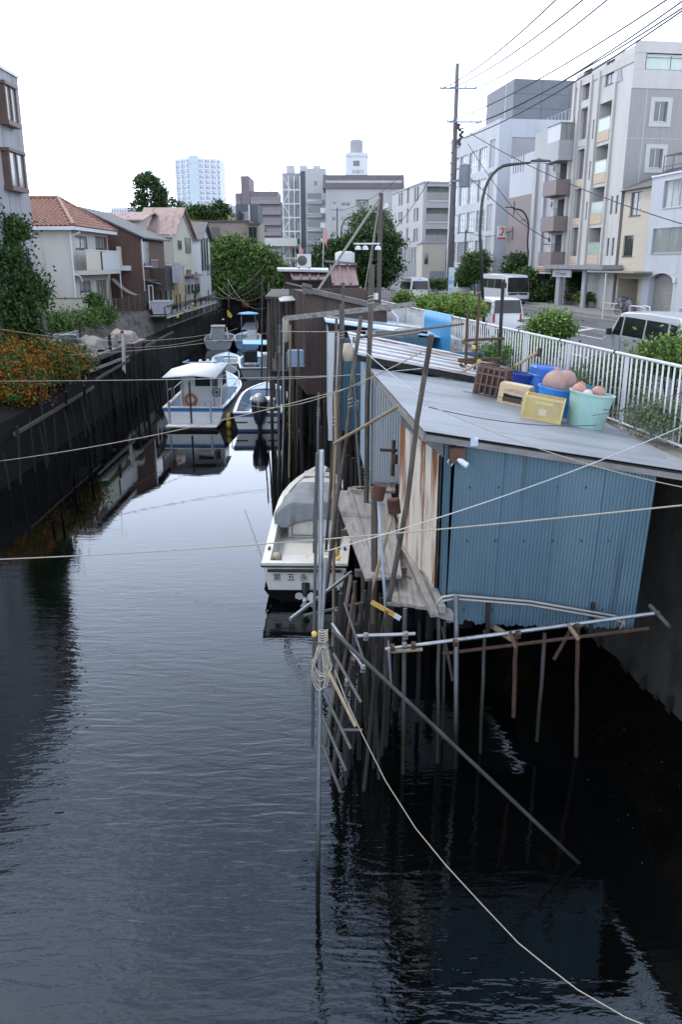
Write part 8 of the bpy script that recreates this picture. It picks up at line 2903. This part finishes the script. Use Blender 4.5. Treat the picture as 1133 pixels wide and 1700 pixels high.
# kei van
KEP = [(1.68, .3), (1.70, .7), (1.66, 1.0), (1.25, 1.75), (1.0, 1.86), (-1.4, 1.88), (-1.64, 1.75), (-1.68, 1.0), (-1.68, .3)]
c = on(768, 492, R)
t, hw, sy = vehicle('small_white_van', 'small white box van facing the camera at the street bend', (c.x, c.y + 1.6, zf), VROT + PI - .1, 3.4, 1.48, KEP, van_w, belt=1.02, roof_in=.08, side_w=[[(1.35, 1.05), (.5, 1.0), (.5, 1.6), (1.1, 1.62)], [(.4, 1.0), (-1.5, 1.0), (-1.45, 1.6), (.4, 1.62)]], wheels=(1.1, -1.1), wr=.28, front_w=((1.70, 1.02, .66), (1.30, 1.72, .6)))
lamps(t, 1.68, hw, .62, lamp_c, 'headlamp', .2, .2)
MB().box(1.69, 1.73, -.35, .35, .42, .58).build('grille', trim_k, t)
# further white cars
CARP = [(2.1, .3), (2.15, .6), (1.95, .8), (1.1, .92), (.45, 1.42), (-.6, 1.48), (-1.5, 1.40), (-2.05, .95), (-2.12, .3)]
for k, (px, py, col, lab, rt) in enumerate(((707, 487, van_w, 'white car right behind the high roofed van', PI), (697, 478, van_s, 'silver car in the queue behind the high roofed van', 0), (714, 475, van_w, 'farthest white car at the street bend', PI))):
    c = on(px, py, R)
    t, hw, sy = vehicle('car', lab, (c.x, c.y + 2, zf), VROT + rt, 4.2, 1.7, [(x, z * 1.12) for x, z in CARP], col, cat='car', belt=1.0, roof_in=.2, side_w=[[(.85, 1.05), (-.1, 1.05), (-.1, 1.5), (.4, 1.5)], [(-.2, 1.05), (-1.6, 1.08), (-1.35, 1.45), (-.2, 1.5)]], wheels=(1.3, -1.25), wr=.31, front_w=((1.12, 1.06, .7), (.5, 1.56, .58)), rear_w=((-1.98, 1.12, .66), (-1.52, 1.54, .56)), group='cars queued at the street bend')
    lamps(t, 2.08, hw, .62, lamp_c, 'headlamp', .25, .15)

# ------------------------------------------------------------------ street furniture
pole_c = mat('concrete_pole', (.10, .095, .088), (.15, .145, .135), rough=.9, sc=(4, 4, 1))
blu_iron = mat('blue_grey_iron', (.16, .22, .28), rough=.5, metal=.4)
Yp = 72.0
pb, ptp = at(748, 480, Yp), at(760, 106, Yp)
t = thing('utility_pole', 'tall concrete utility pole with crossarms and transformer', 'utility pole', (pb.x, Yp, R))
xx = (pb.x + ptp.x) / 2
top = V((ptp.x, Yp, ptp.z))
bot = V((pb.x - .02, Yp, R))
MB().path([bot, top], [.30, .15], 12).bw('shaft', pole_c, t, smooth=True)
for k, (py, x0, x1) in enumerate(((147, 731, 792), (203, 742, 800), (301, 747, 797))):
    a, c = at(x0, py, Yp - .3), at(x1, py, Yp - .3)
    c.z = a.z
    MB().bar(a, c, .09, .12).bw('crossarm', blu_iron, t)
    for f in (.03, .3, .7, .97):
        q = a.lerp(c, f)
        MB().lathe([(.03, 0), (.07, .05), (.05, .12), (.07, .18), (.03, .25)], q + V((0, 0, .06)), 8).bw('insulator', wht, t)
q = at(772, 290, Yp - .3)
MB().lathe([(.05, -1.0), (.42, -.95), (.45, 0), (.42, .7), (.1, .8)], q, 14).bw('transformer', mat('transformer_grey', (.17, .18, .19), (.2, .21, .22), rough=.6, sc=(2, 2, 2)), t)
for k in range(12):
    rr = random.Random(70 + k)
    z = at(752, 210 + 9 * k, Yp).z
    q = V((lerp_ := bot.lerp(top, (z - R) / (top.z - R)).x, Yp, z))
    MB().bar(q + V((-.35 if k % 2 else .2, -.2, 0)), q + V((-.2 if k % 2 else .4, -.2, .05)), .06, .08).bw('step_bolt', alu_dark, t)
for k in range(9):
    rr = random.Random(90 + k)
    q = at(763 + rr.uniform(-3, 6), 208 + k * 4, Yp - .35)
    MB().lathe([(.04, -.12), (.14, -.08), (.15, .08), (.04, .12)], q, 8).bw('cable_box', trim_k, t)
fr = at(756, 500, Yp)
MB().box(bot.x - .2, bot.x + .25, Yp - .45, Yp - .3, R + .5, R + 3.2).bw('wrap_sign', mat('white_sign', (.55, .6, .64), (.4, .5, .58), rough=.6, sc=(1, 1, 2.5), lo=.5, hi=.52), t)
lettering('歯科', .34, Matrix(((1, 0, 0, .02), (0, 0, -1, -.455), (0, 1, 0, 1.9), (0, 0, 0, 1))), mat('sign_blue', (.05, .2, .45), rough=.5), t, 'sign_lettering')

blk_lamp = mat('black_lamp_paint', (.018, .016, .015), (.03, .026, .024), rough=.45)


def street_lamp(label, px, py_b, Y, x_arm, y_top, px2, r=.07):
    b0 = at(px, py_b, Y)
    b0 = V((b0.x, Y, R))
    k = at(px2, y_top, Y)
    e = at(x_arm, y_top - 3, Y)
    t = thing('street_lamp', label, 'street lamp', b0)
    pts = [b0, V((k.x - .25, Y, k.z - 3.0))]
    cx = V((k.x - .22, Y, k.z - 1.9))
    pts += [cx]
    for i in range(1, 8):
        a = i / 7 * PI / 2
        pts.append(V((cx.x + 1.15 * (1 - math.cos(a)), Y, cx.z + 1.75 * math.sin(a))))
    if x_arm < px:
        pts = [V((2 * cx.x - p.x, p.y, p.z)) if p.z > cx.z else p for p in pts]
    last = pts[-1]
    pts.append(V((e.x, Y, last.z + .12)))
    MB().path(pts, [r * 1.1] + [r] * (len(pts) - 2) + [r * .6], 10).bw('shaft', blk_lamp, t, smooth=True)
    d = 1 if x_arm > px else -1
    MB().loft([[(e.x - d * .3, Y - .05, last.z + .08), (e.x - d * .3, Y + .05, last.z + .08), (e.x - d * .3, Y, last.z + .2)], [(e.x + d * .1, Y - .14, last.z + .1), (e.x + d * .1, Y + .14, last.z + .1), (e.x + d * .1, Y, last.z + .24)], [(e.x + d * .6, Y - .1, last.z + .12), (e.x + d * .6, Y + .1, last.z + .12), (e.x + d * .6, Y, last.z + .2)]], closed=True, caps=True).bw('lamp_head', blk_lamp, t)
    MB().box(e.x - .2 * d - .1, e.x + .5 * d, Y - .09, Y + .09, last.z + .06, last.z + .085).bw('lens', lamp_c, t)
    return t


street_lamp('black street lamp with arm curving right, nearest on the street', 806, 545, 40.0, 893, 268, 812)
street_lamp('smaller black street lamp arching left before the brown balconies', 884, 495, 82.0, 850, 345, 884, r=.08)
street_lamp('far street lamp arching right above the big round tree', 565, 440, 105.0, 600, 358, 570, r=.09)
for k, (px, y0, y1, Y, lab) in enumerate(((774, 382, 470, 98, 'thin grey pole before the white office windows'), (883, 360, 460, 84, 'grey pole beside the smaller street lamp'), (921, 400, 487, 76, 'grey pole at the store corner under the balconies'), (560, 345, 440, 118, 'far slim pole with crossarm left of the round tree'))):
    a = at(px, y0, Y)
    t = thing('slim_pole', lab, 'pole', (a.x, Y, R))
    MB().path([(a.x, Y, R), a], [.12, .09], 8).bw('shaft', pole_c, t)
    MB().bar(a + V((-1.0, 0, -.3)), a + V((.9, 0, -.3)), .08, .1).bw('crossarm', blu_iron, t)
# guard pipes
gp = mat('cream_guard', (.52, .46, .36), rough=.6)
for k, (px0, px1, py, lab, m_) in enumerate(((998, 1032, 522, 'tan tubular guard rail in front of the bicycle', gp), (1045, 1068, 528, 'white hooped guard rail before the shutter garage, left one', wht), (1066, 1078, 528, 'white hooped guard rail before the shutter garage, right one', wht), (1127, 1150, 532, 'white hooped guard rail at the right edge', wht))):
    a, c = on(px0, py, R), on(px1, py + 3, R)
    a.z = c.z = R
    t = thing('guard_rail', lab, 'guard rail', (a + c) / 2, 0)
    MB().path([a, a + V((0, 0, .72)), a.lerp(c, .08) + V((0, 0, .8)), a.lerp(c, .92) + V((0, 0, .8)), c + V((0, 0, .72)), c], .045, 8).bw('hoop', m_, t, smooth=True)
    MB().tube(a + V((0, 0, .4)), c + V((0, 0, .4)), .03, n=6).bw('mid_rail', m_, t)
a = on(1000, 530, R)
pole('sign_post', a, V((a.x, a.y, R + 2.9)), .035, wht, 'thin white sign post by the tan guard rail', 'post', j=0)
# bicycle
c = on(1030, 526, R)
t = thing('bicycle', 'black bicycle with basket parked by the tan guard rail', 'bicycle', (c.x, c.y, R + .13), SROT)
for x in (-.52, .52):
    w_ = MB().path([(x + .33 * math.cos(2 * PI * i / 20), 0, .34 + .33 * math.sin(2 * PI * i / 20)) for i in range(21)], .022, 6, caps=False).build('wheel', tyre_m, t)
    sp_ = MB()
    for k in range(8):
        sp_.tube((x, 0, .34), (x + .32 * math.cos(PI * k / 4), 0, .34 + .32 * math.sin(PI * k / 4)), .004, n=3)
    tag(sp_.build('spokes', rim_m, w_), kind='stuff')
b = MB()
for p, q in (((-.52, 0, .34), (-.1, 0, .32)), ((-.1, 0, .32), (-.22, 0, .85)), ((-.52, 0, .34), (-.22, 0, .8)), ((-.1, 0, .32), (.42, 0, .75)), ((-.2, 0, .65), (.42, 0, .78)), ((.52, 0, .34), (.38, 0, 1.0))):
    b.tube(p, q, .02, n=6)
b.build('frame', blk_lamp, t)
MB().path([(.3, -.28, 1.02), (.4, -.1, 1.06), (.4, .1, 1.06), (.3, .28, 1.02)], .015, 6).build('handlebar', rim_m, t)
MB().box(-.36, -.1, -.08, .08, .86, .93).build('saddle', blk_lamp, t, bevel=.02)
MB().loft([[(.45, -.13, .75), (.45, .13, .75), (.68, .13, .75), (.68, -.13, .75)], [(.43, -.18, 1.0), (.43, .18, 1.0), (.75, .18, 1.0), (.75, -.18, 1.0)]], closed=True).build('basket', alu, t)
# planters and plants before the condominium
for k, (px, py, w_, lab) in enumerate(((937, 502, 2.0, 'concrete planter with a trimmed shrub at the condominium entrance'), (957, 506, 2.6, 'concrete planter with a tall conifer and flowers before the condominium'), (976, 510, 2.2, 'concrete planter with red flowers right of the conifer planter'))):
    a = on(px, py, R + .13)
    t = thing('planter', lab, 'planter', (a.x, a.y, R + .13), SROT)
    MB().box(-w_ / 2, w_ / 2, -.35, .35, 0, .45).build('trough', concrete, t, bevel=.02)
    bl = [(a + V((0, 0, .65)), (w_ * .3, w_ * .4, .3), 2)]
    if k == 1:
        bl += [(a + V((0, 0, 1.5)), (.5, .5, 1.0), 3), (a + V((0, 0, 2.4)), (.25, .25, .6), 1.2)]
    if k == 0:
        bl += [(a + V((0, .4, 1.7)), (.7, .7, .5), 2)]
        MB().tube((0, 0, .4), (0, 0, 1.6), .05, n=6).build('stem', bark, t)
    leaf_obj('foliage', leaves(bl, 3000, .11, 60 + k, .2), lf_dark if k < 2 else lf_mid, t)
    leaf_obj('flowers', leaves([(a + V((0, 0, .7)), (w_ * .3, w_ * .42, .28), 1)], 160, .07, 70 + k, .2, per=6), mat('flower_red', (.5, .12, .06), (.6, .35, .3), rough=.7, sc=(9, 9, 9)), t)
# grey motorcycle cover
a = on(1049, 520, R + .13)
cloth_bundle('covered_scooter', 'scooter under a silver and purple cover beneath the carport', (a.x, a.y + 2, R + .13), (.5, 1.0, 1.25), mat('scooter_cover', (.09, .08, .10), (.35, .36, .38), rough=.6, sc=(1.2, 1.2, 1.2), lo=.45, hi=.55), 31, 'cover')

# ------------------------------------------------------------------ street greenery
def shrub(label, px, py, Y, rx, rz_, n, m, seed, size=.07, name='shrub', ry=None, m2=None, clump=.16):
    c = at(px, py, Y)
    t = thing(name, label, 'shrub', (c.x, c.y, R + .12))
    b = MB()
    rr = random.Random(seed)
    for k in range(5):
        b.path([(c.x + rr.uniform(-.1, .1), c.y, R + .1), (c.x + rr.uniform(-rx, rx) * .6, c.y + rr.uniform(-.3, .3), c.z)], [.035, .012], 5)
    b.bw('stems', bark, t)
    ry = ry or rx
    bl = [(c, (rx, ry, rz_), 3)] + [(c + V((rr.uniform(-.7, .7) * rx, rr.uniform(-.7, .7) * ry, rr.uniform(-.2, .7) * rz_)), (rx * .45, ry * .45, rz_ * .55), 1) for _ in range(4)]
    leaf_obj('foliage', leaves(bl, n, size, seed, clump), m, t)
    if m2:
        leaf_obj('young_leaves', leaves([(q[0] + V((0, 0, rz_ * .25)), q[1], q[2]) for q in bl], n // 3, size, seed + 5, clump), m2, t)
    return t


shrub('yellow green shrub behind the blue tarpaulin, left of the pair', 712, 509, 38, .5, .34, 5000, lf_lite, 201, .075)
shrub('yellow green shrub behind the blue tarpaulin, larger right one', 760, 513, 37, 1.1, .42, 9000, lf_lite, 202, .075, m2=lf_lite)
shrub('small shrub at the far end of the board fence', 672, 501, 48, .5, .36, 3500, lf_mid, 203, .08, m2=lf_lite)
shrub('round leafy shrub standing above the middle of the fence', 915, 548, 26.5, .58, .42, 6500, lf_mid, 204, .055, m2=lf_lite)
shrub('leafy bush at the right edge above the fence', 1120, 592, 18.2, .5, .33, 6000, lf_mid, 205, .05, m2=lf_lite, ry=1.0)
shrub('fine leaved grey green bush behind the right fence panels', 1010, 640, 18.2, 1.0, .62, 14000, lf_olive, 206, .035, ry=1.6, clump=.12)
shrub('low weeds at the fence foot behind the scaffold frame', 855, 590, 24, 1.0, .45, 6000, lf_mid, 207, .05, ry=1.8, m2=lf_lite)
shrub('low weeds under the right end of the fence', 1120, 700, 14.6, .6, .3, 3000, lf_olive, 208, .035, ry=1.0)
tree('round_street_tree', 'large round dark tree behind the brown sheds', (2.6, 80, R),
     [(at(622, 410, 80), (2.5, 2.2, 2.1), 3), (at(632, 440, 80), (1.9, 2.2, 1.6), 2), (at(596, 432, 80), (2.0, 2.0, 1.8), 2.5), (at(560, 425, 80), (2.2, 2, 1.5), 2.2), (at(535, 440, 80), (1.5, 1.8, 1.2), 1.2), (at(600, 400, 80), (1.6, 1.6, 1.1), 1), (at(612, 455, 80), (2.6, 2, 1.3), 1.5)],
     36000, .15, lf_dark, 221, r=.22, clump=.32)
tree('pale_tree', 'paler green tree top rising behind the round dark tree', (3.3, 92, R), [(at(616, 372, 92), (2.2, 1.5, 1.6), 2), (at(628, 390, 92), (1.8, 1.5, 1.6), 1)], 7000, .16, lf_olive, 222, r=.15)
for k, (px, py, Y, rx, rz_, lab, m_) in enumerate(((790, 443, 92, 1.5, 1.5, 'slender street tree before the white office', lf_mid), (775, 458, 95, 1.0, 1.1, 'smaller street tree left of the slender one', lf_mid), (862, 445, 84, 1.6, 1.3, 'dark broad street tree beside the minibus', lf_dark), (872, 468, 80, 1.0, 1.0, 'lower leafy street tree right of the minibus', lf_mid))):
    c = at(px, py, Y)
    tree('street_tree', lab, (c.x, Y, R + .13), [(c, (rx, rx * .9, rz_), 3), (c + V((rx * .4, 0, rz_ * .5)), (rx * .6, rx * .6, rz_ * .6), 1), (c + V((-rx * .4, 0, -rz_ * .4)), (rx * .7, rx * .6, rz_ * .6), 1)], 6500, .13, m_, 230 + k, r=.09, clump=.26, group='street trees on the far pavement')
for k, (px, py, Y, rx, rz_, lab) in enumerate(((886, 494, 78, 1.2, .55, 'low clipped hedge at the kerb right of the minibus'), (727, 473, 100, 1.6, .45, 'low green hedge before the street bend'), (917, 482, 76, .4, .9, 'narrow conifer beside the store corner'))):
    shrub(lab, px, py, Y, rx, rz_, 5000, lf_mid if k == 1 else lf_dark, 240 + k, .11, clump=.2)
# pink pennants on thin poles by the sheds
for k, (px, py, pb_, Y, lab) in enumerate(((538, 378, 440, 62, 'taller pink pennant on a thin pole above the brown sheds'), (498, 408, 435, 64, 'lower pink pennant left of the air conditioner'))):
    a = at(px, py, Y)
    t = thing('pennant', lab, 'pennant', at(px - 2, pb_ + 30, Y))
    MB().tube(at(px - 2, pb_ + 30, Y), a, .035, n=5).bw('pole', alu, t)
    MB().loft([[a, a - V((0, 0, .9))], [a + V((.25, .1, -.3)), a + V((.2, 0, -1.2))], [a + V((-.1, .1, -.9)), a + V((.35, 0, -1.5))]]).bw('cloth', mat('pink_cloth', (.58, .25, .2), rough=.8), t)
# white tank on the shed roof behind the mast
c = at(573, 428, 58)
tag(MB().lathe([(.62, -.8), (.66, -.7), (.66, .3), (.4, .4), (.02, .42)], c, 20).build('roof_tank', mat('tank_pale', (.5, .5, .5), rough=.5), smooth=True), 'pale cylindrical tank beyond the brown sheds', 'tank')

# ------------------------------------------------------------------ ropes and wires
def rp(label, a, c, d, r=.011, m=None, name='mooring_rope', cat='rope', n=16):
    return rope(name, sag(a, c, d, n), r, m or rope_w, label, cat)


rp('thick white rope crossing the near water from left edge to the wall', at(-40, 930, 14.0), at(1160, 836, 9.4), .10, .010, rope_m)
rp('white rope from the nearest pole up across the blue shed', at(541, 915, 8.7), at(1140, 705, 11.4), .10, .0075)
rp('thin rope looping from the roof corner down across the blue wall', at(712, 672, 11.3), at(1150, 812, 10.5), .12, .0065, rope_m)
rp('thin black cable lying over the roof to the mint bucket', at(712, 676, 11.35), at(990, 706, 13.6), .10, .007, wire_m, 'cable', 'cable')
rp('dark line from the crates across the right fence', at(770, 650, 16.4), at(1150, 692, 13.4), .05, .006, wire_m, 'cable', 'cable')
rp('rusty line drooping along the right fence bars', at(985, 690, 14.2), at(1150, 645, 13.0), .05, .006, wire_m, 'cable', 'cable')
rp('white rope along the roof from middle poles to the fence', at(600, 578, 16.8), at(712, 668, 11.6), .03, .008)
cps = [(556, 1112, 8.6), (575, 1160, 8.45), (600, 1215, 8.3), (640, 1296, 8.0), (690, 1374, 7.7), (740, 1436, 7.4), (800, 1500, 7.1), (860, 1565, 6.8), (905, 1600, 6.55), (960, 1642, 6.3), (1040, 1688, 6.0), (1100, 1712, 5.8)]
rope('trailing_rope', [at(*q) + V((random.uniform(-.006, .006), 0, random.uniform(-.006, .006))) for q in cps], .0065, rope_m, 'cream rope trailing from the coil down to the lower right corner')
rp('rope crossing the water in front of the cabin boat stern', at(-20, 768, 23), at(690, 612, 20), .25, .013, rope_m)
rp('straight taut rope over the cabin boat canopy', at(-20, 633, 30), at(620, 622, 27), .05, .012)
rp('rope from the left bank to the posts, upper of two', at(20, 592, 36), at(470, 548, 46), .3, .014, rope_m)
rp('rope from the left bank to the posts, lower of two', at(-10, 545, 36), at(360, 553, 50), .5, .014, rope_m)
rp('rope sagging from left leaning pole to the far boats', at(60, 560, 38), at(395, 545, 55), .8, .013, rope_m)
rp('double line tied between middle poles, upper one', at(464, 550, 27.5), at(640, 548, 20), .03, .010)
rp('double line tied between middle poles, lower one', at(430, 630, 30), at(700, 612, 17), .05, .010)
rp('line from middle pole up to the fence beyond', at(618, 560, 18.1), at(770, 530, 30), .1, .009, rope_m)
rp('rope crossing from leaning pole down to the outboard boat', at(700, 585, 13), at(400, 668, 34.5), .5, .011, rope_m)
for k in range(7):
    rp('one of many thin lines strung before the canal-end tree', at(330 + 8 * k, 500 - 6 * k, 104), at(440, 440 + 12 * k, 90), 1.2, .022, wire_m if k % 2 else rope_m, 'strung_line', 'line')['group'] = 'thin lines before the canal-end tree'
t = thing('rope_heap', 'loose coil of cream rope at the far end of the plank walkway', 'rope', on(600, 812, 1.98))
for k in range(4):
    c = on(594 + k * 6, 811, 2.0 + .02 * k)
    MB().path([c + V((.22 * math.cos(2 * PI * i / 16) * (1 + .15 * k), .16 * math.sin(2 * PI * i / 16), .01 * math.sin(3 * i))) for i in range(17)], .012, 6, caps=False).bw('turn', rope_m, t, smooth=True)
# overhead power lines
wr_ = .036
tops = [at(735, 147, Yp), at(748, 147, Yp), at(790, 147, Yp), at(745, 203, Yp), at(798, 203, Yp), at(765, 215, Yp), at(770, 230, Yp)]
ends = [(985, -60, 34), (1040, -60, 34), (1080, -60, 34), (1160, -35, 36), (1165, -20, 36), (1170, -10, 36), (1160, 0, 36)]
labs = ['leftmost of the three top wires from the utility pole crossarm', 'middle of the three top wires from the utility pole crossarm', 'right of the three top wires from the utility pole crossarm', 'upper wire of the lower bundle rising to the right', 'second wire of the lower bundle rising to the right', 'third wire of the lower bundle rising to the right', 'lowest wire of the bundle rising to the right']
for a, e, lb_ in zip(tops, ends, labs):
    rp(lb_, a, at(*e), .5, wr_, wire_m, 'power_line', 'wire')
rp('black service cable descending right from the utility pole past the condominium', at(765, 212, Yp), at(1160, 380, 48), .6, .03, wire_m, 'service_cable', 'wire')
rp('second service cable falling right from the transformer to the store', at(778, 292, Yp), at(925, 405, 76), .5, .03, wire_m, 'service_cable', 'wire')
rp('thin cable from the utility pole to the smaller street lamp', at(778, 240, Yp), at(884, 380, 84), .4, .025, wire_m, 'service_cable', 'wire')
rp('cable slung between two slim poles before the office', at(774, 384, 98), at(883, 364, 84), 1.0, .03, wire_m, 'service_cable', 'wire')
rp('long cable from the utility pole down left to the brown mast', at(752, 232, Yp), at(633, 400, 110), 1.0, .03, wire_m, 'service_cable', 'wire')
rp('faint cable from the utility pole left towards the far apartments', at(750, 205, Yp), at(560, 350, 118), 1.5, .03, wire_m, 'service_cable', 'wire')
for k, (px, py) in enumerate(((477, 688), (480, 706), (489, 719), (499, 717))):
    c = on(px, py, WZ + .1)
    tag(MB().lathe([(.02, -.16), (.11, -.1), (.14, 0), (.11, .1), (.02, .16)], c, 10).build('yellow_float', yel_float, smooth=True), ['highest', 'second', 'third', 'last'][k] + ' of the yellow floats strung right of the outboard boat', 'float', 'yellow floats right of the outboard boat')
